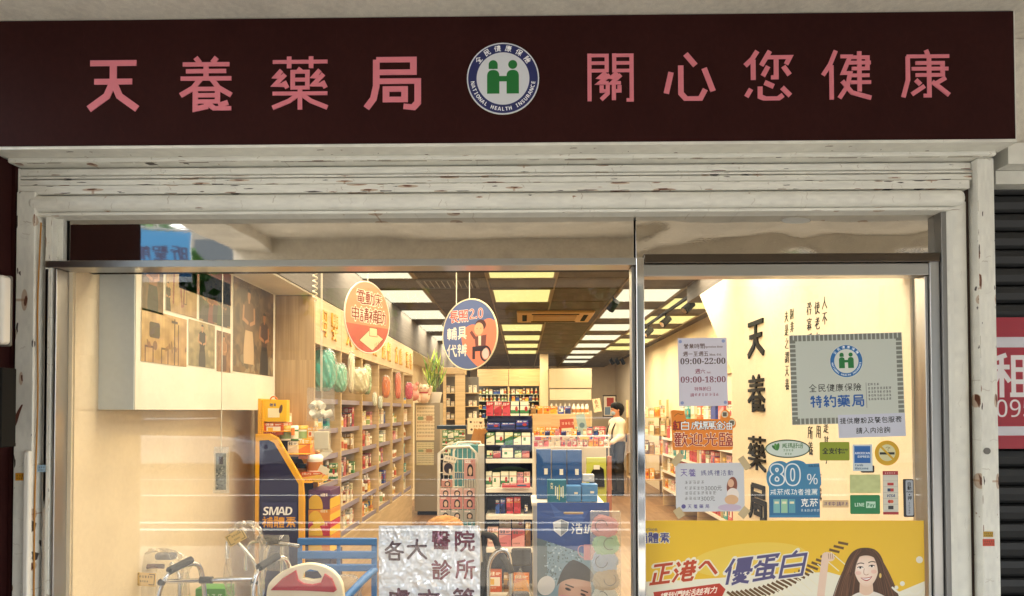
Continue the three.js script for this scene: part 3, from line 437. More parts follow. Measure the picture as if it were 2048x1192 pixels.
function emblem(blue, pale) {
  return (g, w, h) => {
    const c = w / 2; g.save(); g.fillStyle = pale; g.fillRect(0, 0, w, h);
    g.fillStyle = blue; g.beginPath(); g.arc(c, c, w * 0.482, 0, 7); g.fill(); g.fillStyle = pale; g.beginPath(); g.arc(c, c, w * 0.365, 0, 7); g.fill();
    const top = '全民健康保險';
    for (let i = 0; i < 6; i++) { g.save(); g.translate(c, c); g.rotate((-52 + i * 20.8) * Math.PI / 180); zh(g, top[i], -w * 0.042, -w * 0.468, w * 0.086, { color: '#fff', lw: 0.12 }); g.restore(); }
    const low = 'NATIONAL HEALTH INSURANCE'; g.fillStyle = '#fff'; g.font = 'bold ' + Math.round(w * 0.072) + 'px sans-serif'; g.textAlign = 'center'; g.textBaseline = 'middle';
    for (let i = 0; i < low.length; i++) { const a = (172 - i * (164 / (low.length - 1))) * Math.PI / 180; g.save(); g.translate(c + Math.cos(a) * w * 0.424, c + Math.sin(a) * w * 0.424); g.rotate(a - Math.PI / 2); g.fillText(low[i], 0, 0); g.restore(); }
    g.fillStyle = '#0f7030';
    for (const s of [-1, 1]) {
      g.beginPath(); g.arc(c + s * w * 0.135, w * 0.305, w * 0.062, 0, 7); g.fill(); if (s < 0) g.fillRect(c - w * 0.197, w * 0.305, w * 0.124, w * 0.06);
      g.beginPath(); g.moveTo(c + s * w * 0.22, w * 0.71); g.lineTo(c + s * w * 0.22, w * 0.47); g.quadraticCurveTo(c + s * w * 0.22, w * 0.38, c + s * w * 0.135, w * 0.38); g.quadraticCurveTo(c + s * w * 0.05, w * 0.38, c + s * w * 0.05, w * 0.465); g.lineTo(c, w * 0.465); g.lineTo(c, w * 0.54); g.lineTo(c + s * w * 0.05, w * 0.54); g.lineTo(c + s * w * 0.05, w * 0.71); g.closePath(); g.fill();
    }
    g.restore();
  };
}
// ================= shutter housing, posts, steel front
{
  const t = thing('shutter_housing', [0, Y(360, 2.97), -2.97], 'peeling cream shutter housing of stacked rails below the sign', 'shutter'), ox = [0, -Y(360, 2.97), 2.97];
  const x0 = X(30, 2.95), x1 = X(1953, 2.95), rail = (name, ya, yb, za, zb, m, r = 0.004, a = x0, b = x1) => mesh(name, edgeUV(flat(span(a, b, Y(yb, 2.95), Y(ya, 2.95), za, zb, r)), a - 1.37 * (ya % 3), Y(yb, 2.95) - 0.0001, 4.3, Y(ya, 2.95) - Y(yb, 2.95) + 0.0002), m, t, ox);
  mesh('top_board', mspan(X(8, 2.95), X(1990, 2.95), Y(316, 2.95), signBot - 0.001, -3.1, -2.91, 0), M.paint, t, ox);
  rail('moulding', 316.5, 327, -3.1, -2.895, M.railC, 0.008, X(26, 2.95), X(1985, 2.95));
  rail('slat', 329, 344.5, -3.08, -2.955, M.railA, 0.009); rail('slat', 346.5, 351, -3.08, -2.95, M.railB, 0.003); rail('slat', 352.5, 366, -3.08, -2.95, M.railB, 0.007);
  rail('bottom_bar', 367, 384, -3.08, -2.94, M.railB, 0.003, X(36, 2.95), X(1944, 2.95));
  rail('lintel', 385.5, 419, -3.08, -2.925, M.railC, 0.03, X(52, 2.95), X(1936, 2.95)); rail('drip_edge', 419.5, 426, -3.08, -2.945, M.railA, 0.004, X(66, 2.95), X(1930, 2.95));
  mesh('back_plate', span(x0 + 0.02, x1 - 0.02, Y(422, 2.95), Y(330, 2.95), -3.09, -3.0), M.dark, t, ox);
}
{
  const D = 2.95, post = (x0, x1, y0, y1, z0, z1, r) => { const g = flat(span(x0, x1, y0, y1, z0, z1, r)), p = g.attributes.position, uv = g.attributes.uv; for (let i = 0; i < p.count; i++) uv.setXY(i, p.getY(i) / 4.3 + x0, Math.abs(g.attributes.normal.getZ(i)) > 0.6 ? (p.getX(i) - x0) / (x1 - x0) : 0.3 + p.getZ(i) / 0.35); return g; };
  const L = thing('shutter_post', [X(52, D), 0, -D], 'chipped cream shutter post at the left end of the glass, with a cable', 'post', 'posts either side of the shop glass'), lo = [-X(52, D), 0, D];
  mesh('front_face', post(X(34, D), X(72, D), 0, Y(379, D), -3.05, -D + 0.02, 0.006), M.railB, L, lo);
  mesh('outer_return', mspan(X(20, 2.92), X(34, D) - 0.001, 0, Y(330, D), -3.03, -D + 0.0), M.paint, L, lo);
  mesh('inner_face', post(X(80, D), X(94, D), 0, Y(424, D), -3.1, -D - 0.02, 0.003), M.railA, L, lo);
  mesh('track_groove', span(X(72, D) + 0.0005, X(80, D) - 0.0005, 0, Y(424, D), -3.06, -D - 0.05), std(0x4a3a2c, 0.8), L, lo);
  mesh('rust_scar', plateGeo((() => { const s = new THREE.Shape(); [[0, 0], [0.012, 0.03], [0.02, 0.06], [0.034, 0.1], [0.028, 0.1], [0.012, 0.075], [0.002, 0.05], [-0.006, 0.01]].forEach(([x, y], i) => (i ? s.lineTo(x, y) : s.moveTo(x, y))); return s; })(), 0.001), std(0x5a2a18, 0.8), L, [at(36, 850, D).x - X(52, D), at(36, 858, D).y, 0.0205]);
  const cable = mesh('cable', pipe([[X(75, D), 0.4, -D + 0.005], [X(74, D), Y(1010, D), -D + 0.008], [X(77, D), Y(800, D), -D + 0.004], [X(74, D), Y(600, D), -D + 0.006], [X(79, D), Y(440, D), -D + 0.004]], 0.0035, 6, 0.1), std(0xa9762c, 0.6), L, lo);
  mesh('conduit', span(X(62, D), X(72, D) + 0.004, 0, Y(899, D), -D + 0.021, -D + 0.045, 0.008), M.white, L, lo);
  const R = thing('shutter_post', [X(1940, D), 0, -D], 'painted shutter post at the right end of the glass, with sticker labels', 'post', 'posts either side of the shop glass'), ro = [-X(1940, D), 0, D];
  mesh('round_post', metric(new THREE.CylinderGeometry(0.042, 0.042, Y(408, D), 20).scale(1, 1, 0.8).translate(X(1924, D), Y(408, D) / 2, -D - 0.03)), M.paint, R, ro);
  mesh('track_groove', span(X(1940, D), X(1953, D) - 0.0005, 0, Y(380, D), -3.06, -D - 0.03), std(0x3a2a20, 0.8), R, ro);
  mesh('front_face', post(X(1953, D), X(1987, D), 0, Y(327, D) - 0.001, -3.08, -D + 0.03, 0.006), M.railA, R, ro);
}
{
  const t = thing('glass_front', [0, 0, -3.0], 'steel framed shop window with a mirror polished transom above', 'shop window');
  const o = [0, 0, 3.0], D = 3.0;
  const wavy = (rep, amp) => new THREE.MeshStandardMaterial({ color: 0xcfc8be, metalness: 1, roughness: 0.03, bumpMap: ctex(256, 128, (g, w, h) => { paper(g, w, h, '#808080'); grain(g, w, h, (u, v) => 150 * (vnoise(u * 4, v * 2, 90 + rep, 64) - 0.5) + 40 * (vnoise(u * 9, v * 3, 91 + rep, 64) - 0.5)); }, { data: true }), bumpScale: amp });
  const panel = (a, b, c, d, m) => { const p = at(a, b, 3.02), q = at(c, d, 3.02), w = q.x - p.x, h = p.y - q.y; mesh('transom_panel', remapUV(flat(rbox(w, h, 0.02, 0.002)), -w / 2, -h / 2, w, h), m, t, [(p.x + q.x) / 2, (p.y + q.y) / 2, -0.03]); };
  panel(140, 430, 1268, 526, wavy(1, 0.0016)); panel(1271, 428, 1874, 520, wavy(4, 0.011));
  const bar = (name, a, b, c, d, z0, z1, m = M.steel, r = 0.003) => mesh(name, span(X(a, D), X(c, D), Y(d, D), Y(b, D), z0, z1, r), m, t, o);
  bar('side_slot', 94, 426, 120, 520, -3.06, -3.005, M.paint); bar('side_slot', 120.5, 426, 139, 520, -3.06, -3.03, M.dark);
  bar('head_bar', 96, 520, 1286, 534, -3.08, -2.965);
  bar('jamb', 95, 535, 104, 1500, -3.07, -2.97); bar('jamb', 105, 535, 112, 1500, -3.05, -2.985, M.steelDull); bar('jamb', 112.5, 535, 118, 1500, -3.06, -2.975);
  bar('jamb', 1880, 428, 1904, 1500, -3.06, -2.97, M.steelDull); bar('jamb', 1860, 513, 1879, 1500, -3.2, -2.985, M.steel);
  bar('mullion', 1264, 535, 1270, 1500, -3.06, -2.99, M.steelDull); bar('mullion', 1271, 520, 1287, 1500, -3.05, -2.96, phys(0xd0d0d0, 0.06, { metalness: 1 }), 0.004);
  mesh('window_pane', span(X(117, D), X(1266, D), 0.05, Y(530, D), -3.032, -3.024), M.glass, t, o);
  const d = thing('glass_door', [X(1570, 3.05), 0, -3.05], 'sliding glass door covered in stickers at the right of the front', 'door'), q = [-X(1570, 3.05), 0, 3.05];
  const dbar = (name, a, b, c, e, z0, z1, m = M.steel) => mesh(name, span(X(a, D), X(c, D), Y(e, D), Y(b, D), z0, z1, 0.003), m, d, q);
  dbar('track_cover', 1288, 512, 1878, 530, -3.1, -2.975, phys(0x6a625c, 0.12, { metalness: 1 })); dbar('top_rail', 1288, 531, 1859, 555, -3.07, -2.99);
  dbar('stile', 1853, 556, 1859, 1500, -3.06, -3.0, M.steel); 
  mesh('door_pane', span(X(1287, D), X(1853, D), 0.05, Y(555, D), -3.032, -3.024), M.glass, d, q);
}
// ================= neighbours
{
  const w = struct('side_wall', metric(span(-2.6, X(20, 2.92) - 0.002, 0, signBot - 0.004, -3.05, -2.935)), M.maroon);
  const p = thing('maroon_pier', [X(4, 2.8), 0, -2.8], 'dark maroon pier at the left edge of the shop', 'pier'); mesh('shaft', metric(span(-2.6, X(18, 2.93), 0, signBot - 0.006, -2.93, -2.1).translate(-X(4, 2.8), 0, 2.8)), M.maroon, p);
  const s = thing('switch_box', at(2, 620, 2.75).toArray(), 'white rounded switch box on the maroon pier', 'switch box'); mesh('cover', rbox(0.05, 0.265, 0.05, 0.014), M.white, s, [0, 0, 0.0]); mesh('rim', rbox(0.046, 0.275, 0.02, 0.008), M.grey, s, [-0.003, 0, -0.03]);
  const b = thing('meter_box', at(-4, 815, 2.72).toArray(), 'dark metal box on the maroon pier below the switch box', 'meter box'); mesh('case', rbox(0.085, 0.3, 0.08, 0.005), M.dark, b); mesh('lid', rbox(0.07, 0.24, 0.006, 0.003), std(0x2c2a28, 0.4), b, [0, -0.01, 0.0435]);
  const D = 3.08, bm = thing('neighbour_beam', [2.3, Y(340, D), -D], 'whitewashed beam over the neighbouring roller shutter', 'beam');
  mesh('front', mspan(X(1990, D), 3.4, Y(352, D), Y(312, D), -0.2, 0.11).translate(-2.3, -Y(340, D), 0), M.paint, bm); mesh('underside', mspan(X(1990, D), 3.4, Y(379, D), Y(353, D), -0.2, 0.03).translate(-2.3, -Y(340, D), 0), M.paint, bm);
  const sh = thing('roller_shutter', [2.6, 0, -3.14], 'dark grey roller shutter of the neighbouring shop', 'shutter'), slatM = std(0x1d1e20, 0.55), sg = (() => { const s = new THREE.Shape(); s.moveTo(0, 0); s.lineTo(0.012, 0.012); s.lineTo(0.02, 0.04); s.lineTo(0.012, 0.066); s.lineTo(0, 0.072); s.lineTo(-0.01, 0.036); s.closePath(); return new THREE.ExtrudeGeometry(s, { depth: 1.5, bevelEnabled: false }).rotateY(Math.PI / 2).translate(-0.75, 0, 0).scale(1, 1, -1); })();
  sg.computeVertexNormals();
  for (let y = 0.06; y < 2.6; y += 0.078) mesh('slat', sg, slatM, sh, [0.05, y, 0]);
  mesh('backing', box(1.5, 2.7, 0.02), M.black, sh, [0.05, 1.35, -0.04]);
  struct('shop_lintel_wall', metric(span(1.95, 3.3, Y(312, 3.08) + 0.004, ARC_H - 0.002, -3.2, -3.02)), M.ceilingOut);
  struct('neighbour_wall', metric(span(3.3, 9, 0, ARC_H, -3.2, -3.0)), M.ceilingOut);
  struct('far_left_wall', metric(span(-9, -2.6, 0, ARC_H, -3.2, -3.0)), M.ceilingOut);
  printed('rental_notice', [1983, 635, 2300, 897], 3.09, 0.003, (g, w, h) => {
    paper(g, w, h, '#a51a2c'); g.fillStyle = '#d7d5dd'; g.fillRect(0, h * 0.15, w, h * 0.08); g.fillRect(0, h * 0.83, w, h * 0.07);
    zh(g, '租', w * -0.005, h * 0.28, h * 0.33, { color: '#eee8ea', lw: 0.11, aspect: 0.84 }); zh(g, '095', w * 0.012, h * 0.61, h * 0.16, { color: '#eee8ea', font: 'normal' }); 
  }, 'red and white rental notice taped to the dark roller shutter', 'notice', { res: 512, rough: 0.25, coat: 0.6 });
}
// ================= what the steel and glass mirror: street side, behind the camera
{
  const bn = thing('street_banner', [-4.15, 3.35, 2.2], 'blue hanging banner outside the walkway, mirrored in the steel', 'banner');
  mesh('cloth', plateGeo(rectShape(0.7, 0.62), 0.01), [phys(0xffffff, 0.6, { map: ctex(256, 228, (g, w, h) => { paper(g, w, h, '#1f6a9c'); g.fillStyle = '#dfe8ee'; g.fillRect(0, h * 0.9, w, h); zh(g, '昕聖能', w * 0.06, h * 0.36, h * 0.3, { color: '#1c1840', lw: 0.14 }); }) }), EDGE], bn).rotation.y = Math.PI;
  mesh('rod', new THREE.CylinderGeometry(0.012, 0.012, 0.8, 8).rotateZ(Math.PI / 2), M.steelDull, bn, [0, 0.33, 0]);
  // trees across the street
  const leafT = (() => { const g = new THREE.PlaneGeometry(0.34, 0.2); return g; })();
  const leafMs = [0x3f6a24, 0x5a8a30, 0x2f5220].map((c) => new THREE.MeshPhysicalMaterial({ color: c, roughness: 0.7, side: THREE.DoubleSide }));
  [[-9.5, 11, 6.2], [-5.2, 17, 7.4], [1.2, 17.5, 7], [7.5, 17, 7.6]].forEach(([x, z, H], i) => {
    const t = thing('street_tree', [x, -0.15, z], ['leafy street tree nearest the banner across the road', 'tall street tree behind the parked cars', 'broad street tree straight across the road', 'bushy street tree at the right across the road'][i], 'tree', 'street trees mirrored in the glass');
    mesh('trunk', join([new THREE.CylinderGeometry(0.1, 0.18, H * 0.55, 8).translate(0, H * 0.27, 0), ...[0, 1, 2].map((k) => new THREE.CylinderGeometry(0.03, 0.08, H * 0.4, 6).translate(0, H * 0.2, 0).rotateZ(0.5).rotateY(k * 2.1).translate(0, H * 0.5, 0))]), std(0x4a3b2c, 0.9), t);
    const parts = []; for (let k = 0; k < 900; k++) { const c = k % 9, cx = Math.cos(c * 2.4) * 1.1 * (c / 9 + 0.3), cz = Math.sin(c * 2.4) * 1.1 * (c / 9 + 0.3), cyy = H * (0.6 + 0.045 * ((c * 5) % 9)), r = Math.cbrt(rnd()) * 0.95, a = rnd() * 6.28, b = Math.acos(rr(-1, 1)); parts.push(leafT.clone().rotateX(rr(0, 3)).rotateY(rr(0, 6)).rotateZ(rr(0, 3)).translate(cx + r * Math.sin(b) * Math.cos(a), cyy + r * Math.cos(b) * 0.8, cz + r * Math.sin(b) * Math.sin(a))); }
    mesh('crown', join(parts), leafMs[i % 3], t);
  });
  [[-21, 10, 11], [-11, 9.6, 9], [-0.8, 10.4, 12], [9, 9, 8], [19, 10.6, 10]].forEach(([x, w, h], i) => {
    const b = thing('town_building', [x, -0.15, 22.5], ['brownish building farthest left across the road', 'pale street building mirrored at the left across the road', 'tall grey building straight across the road', 'low cream building at the right across the road', 'dull building farthest right across the road'][i], 'building', 'buildings across the road');
    mesh('wall', box(w, h, 4).translate(0, h / 2, 1), std([0x6f675c, 0x857f74, 0x6c6a66, 0x8c836f, 0x64625e][i], 0.8), b);
    for (let f = 0; f < Math.floor(h / 3); f++) for (let k = 0; k < Math.floor(w / 2.6); k++) mesh('window', box(1.5, 1.4, 0.06), std(0x2e3a44, 0.15), b, [-w / 2 + 1.4 + k * 2.6, 1.7 + f * 3, -1.02]);
  });
}
function car(x, z, turn, color, label) {
  const t = thing('parked_car', [x, -0.15, z], label, 'car', 'cars at the kerb mirrored in the glass'); t.rotation.y = turn;
  const prof = (pts, w, b) => { const s = new THREE.Shape(); pts.forEach(([u, v], i) => (i ? s.lineTo(u, v) : s.moveTo(u, v))); return new THREE.ExtrudeGeometry(s, { depth: w, bevelEnabled: true, bevelSize: b, bevelThickness: b, bevelSegments: 3 }).translate(0, 0, -w / 2); };
  mesh('body', prof([[-2.15, 0.35], [2.15, 0.35], [2.2, 0.62], [2.05, 0.82], [1.15, 0.95], [-1.7, 1.0], [-2.2, 0.9], [-2.25, 0.5]], 1.55, 0.08), phys(color, 0.25, { clearcoat: 1, clearcoatRoughness: 0.05 }), t);
  mesh('cabin', prof([[-1.75, 0.95], [1.2, 0.95], [0.45, 1.42], [-1.2, 1.42]], 1.25, 0.07), phys(0x12161a, 0.08), t); mesh('roof', prof([[-1.2, 1.44], [0.45, 1.44], [0.3, 1.49], [-1.05, 1.49]], 1.2, 0.04), phys(color, 0.25, { clearcoat: 1 }), t);
  for (const a of [-1.4, 1.4]) for (const s of [-1, 1]) mesh('wheel', new THREE.CylinderGeometry(0.31, 0.31, 0.2, 20).rotateX(Math.PI / 2), M.rubber, t, [a, 0.31, s * 0.76]);
  for (const s of [-1, 1]) mesh('headlight', rbox(0.1, 0.14, 0.3, 0.03), M.chrome, t, [2.2, 0.72, s * 0.6]);
}
car(-9.2, 14.2, 0.02, 0xe9e9e6, 'white parked car across the road at the left'); car(1.6, 14.4, 3.1, 0xd8dadc, 'silver parked car straight across the road');
// ================= goods: cartons (a print sheet of 64 designs), bottles, pouches
const PAL = { navy: [0, ['#17265f', '#24409a', '#0f1d4a', '#3157a8']], green: [8, ['#2f6d3c', '#e6e6cf', '#3f8248', '#d9dfb4']], red: [16, ['#b3242f', '#c94450', '#8e1e2c', '#d66a70']], orange: [24, ['#dc7d22', '#e6a12c', '#c95d23', '#e8b83a']], cream: [32, ['#e6ddc6', '#ddd0b0', '#eee8da', '#d6c6a0', '#e4d9c9', '#cfc2a2', '#efe7d0', '#dccdb4']], pink: [40, ['#dea0a0', '#cf7f86', '#e7bdb2', '#b9585f']], teal: [48, ['#1f7f86', '#2f9fa0', '#226a74', '#6fb6ac']], brown: [56, ['#7a5230', '#94703f', '#5c3d24', '#a88450']] };
const ATLAS = ctex(1024, 1024, (g) => {
  for (const k in PAL) {
    const [at0, cols] = PAL[k];
    for (let i = 0; i < 8; i++) {
      const n = at0 + i, x = (n % 8) * 128, y = Math.floor(n / 8) * 128; g.save(); g.beginPath(); g.rect(x, y, 128, 128); g.clip();
      g.fillStyle = cols[i % cols.length]; g.fillRect(x, y, 128, 128);
      const c2 = cols[(i + 1) % cols.length], ink = k === 'cream' || k === 'pink' ? pick(['#8a4a3a', '#3c5a7a', '#6a7a3c', '#a0522d', '#555']) : '#f3efe0';
      if (i % 3 === 0) { g.fillStyle = c2; g.beginPath(); g.moveTo(x, y + 70); g.lineTo(x + 128, y + 30); g.lineTo(x + 128, y + 128); g.lineTo(x, y + 128); g.fill(); }
      if (i % 3 === 1) { g.fillStyle = c2; g.fillRect(x, y + 76, 128, 30); g.fillStyle = pick(['#c8962e', '#a33', '#2b5f8a']); g.beginPath(); g.arc(x + 88, y + 66, 22, 0, 7); g.fill(); }
      if (i % 3 === 2) { g.fillStyle = '#efe9d8'; g.fillRect(x + 18, y + 40, 92, 52); g.fillStyle = c2; g.fillRect(x + 26, y + 50, 34, 34); }
      zh(g, pick(['保健', '補體', '天養', '優蛋', '活力', '康健', '金油', '磨粉']), x + 12, y + 8, 24, { color: ink, lw: 0.13 }); g.fillStyle = ink; g.fillRect(x + 74, y + 14, 40, 5); g.fillRect(x + 74, y + 23, 28, 4); g.fillStyle = pick(['#d9b23a', '#b33', '#3a6aa0', '#5a8a4a']); g.fillRect(x, y + 36, 128, 4); g.strokeStyle = 'rgba(60,50,40,0.5)'; g.lineWidth = 2; g.strokeRect(x + 1, y + 1, 126, 126); scribble(g, 5, x + 14, y + 96, 12, i % 3 === 2 ? ink : '#3a3026', 0.12); g.restore();
    }
  }
});
const cartonM = phys(0xffffff, 0.42, { map: ATLAS });
const cartonCache = {};
function cartonGeo(n) {
  if (cartonCache[n]) return cartonCache[n];
  const g = flat(box(1, 1, 1).translate(0, 0.5, 0)), uv = g.attributes.uv, nn = g.attributes.normal, u0 = (n % 8) / 8, v0 = 1 - (Math.floor(n / 8) + 1) / 8;
  for (let i = 0; i < uv.count; i++) { const up = Math.abs(nn.getY(i)) > 0.5; uv.setXY(i, u0 + (0.02 + 0.96 * uv.getX(i) * (up ? 0.08 : 1)) / 8, v0 + (0.02 + 0.96 * (up ? 0.93 + uv.getY(i) * 0.05 : uv.getY(i))) / 8); }
  return (cartonCache[n] = g);
}
function carton(pal, [x, y, z], [w, h, d], label, group, turn = 0, name = 'carton') {
  const n = typeof pal === 'number' ? pal : PAL[pal][0] + Math.floor(rnd() * 8);
  const o = mesh(name, cartonGeo(n), cartonM, scene, [x, y, z]); o.scale.set(w, h, d); o.rotation.y = turn; return tag(o, label, name === 'carton' ? 'box' : name.replace(/_/g, ' '), group);
}
const bottleG = (() => { const l = (pts) => flat(new THREE.LatheGeometry(pts.map(([r, y]) => new THREE.Vector2(r, y)), 12)); return mergeGeometries([l([[0, 0], [0.3, 0], [0.34, 0.03], [0.34, 0.62], [0.3, 0.7], [0.15, 0.76]]), l([[0.17, 0.76], [0.17, 0.98], [0, 1]]), l([[0.345, 0.14], [0.345, 0.5]])], true); })();
const jarG = (() => { const l = (pts) => flat(new THREE.LatheGeometry(pts.map(([r, y]) => new THREE.Vector2(r, y)), 14)); return mergeGeometries([l([[0, 0], [0.44, 0], [0.46, 0.03], [0.46, 0.72]]), l([[0.48, 0.72], [0.48, 0.98], [0, 1]]), l([[0.465, 0.12], [0.465, 0.6]])], true); })();
const bottleMs = [['#e9e3d2', '#f4f0e6', '#b8763a'], ['#f0ead8', '#c9a53a', '#8fa86a'], ['#dfc690', '#efe6cf', '#c25a3c'], ['#7a3f1e', '#efe9da', '#e6ddc0'], ['#e8e0d0', '#3d6b9a', '#d9b45a'], ['#5d8a4c', '#f0eee0', '#efe8c8']].map((a) => a.map((c) => phys(c, 0.3)));
function bottle(kind, v, [x, y, z], h, label, group) { const jar = kind === 'jar', o = mesh(kind, jar ? jarG : bottleG, bottleMs[v], scene, [x, y, z]); const r = jar ? h * 0.95 : h * 0.62; o.scale.set(r, h, r); return tag(o, label, kind, group); }
const pouchG = (() => { const g = new THREE.BoxGeometry(1, 1, 1, 8, 10, 2).translate(0, 0.5, 0), p = g.attributes.position; for (let i = 0; i < p.count; i++) { const x = p.getX(i), y = p.getY(i), e = Math.max(0, 1 - Math.pow(Math.abs(x) * 2, 4)) * Math.max(0.05, 1 - Math.pow(Math.abs(y - 0.45) * 1.95, 4)); p.setZ(i, p.getZ(i) * (0.08 + 0.92 * Math.max(0, e)) + 0.06 * Math.sin(x * 9 + y * 7)); p.setX(i, x * (1 - 0.12 * Math.max(0, y - 0.8) * 5 * 0.4)); } g.computeVertexNormals(); return g; })();
const ORD = ['first', 'second', 'third', 'fourth', 'fifth', 'sixth', 'seventh', 'eighth', 'ninth'];
const CN = { navy: 'navy blue', green: 'green white', red: 'dark red', orange: 'orange yellow', cream: 'cream', pink: 'pale pink', teal: 'teal', brown: 'brown' };

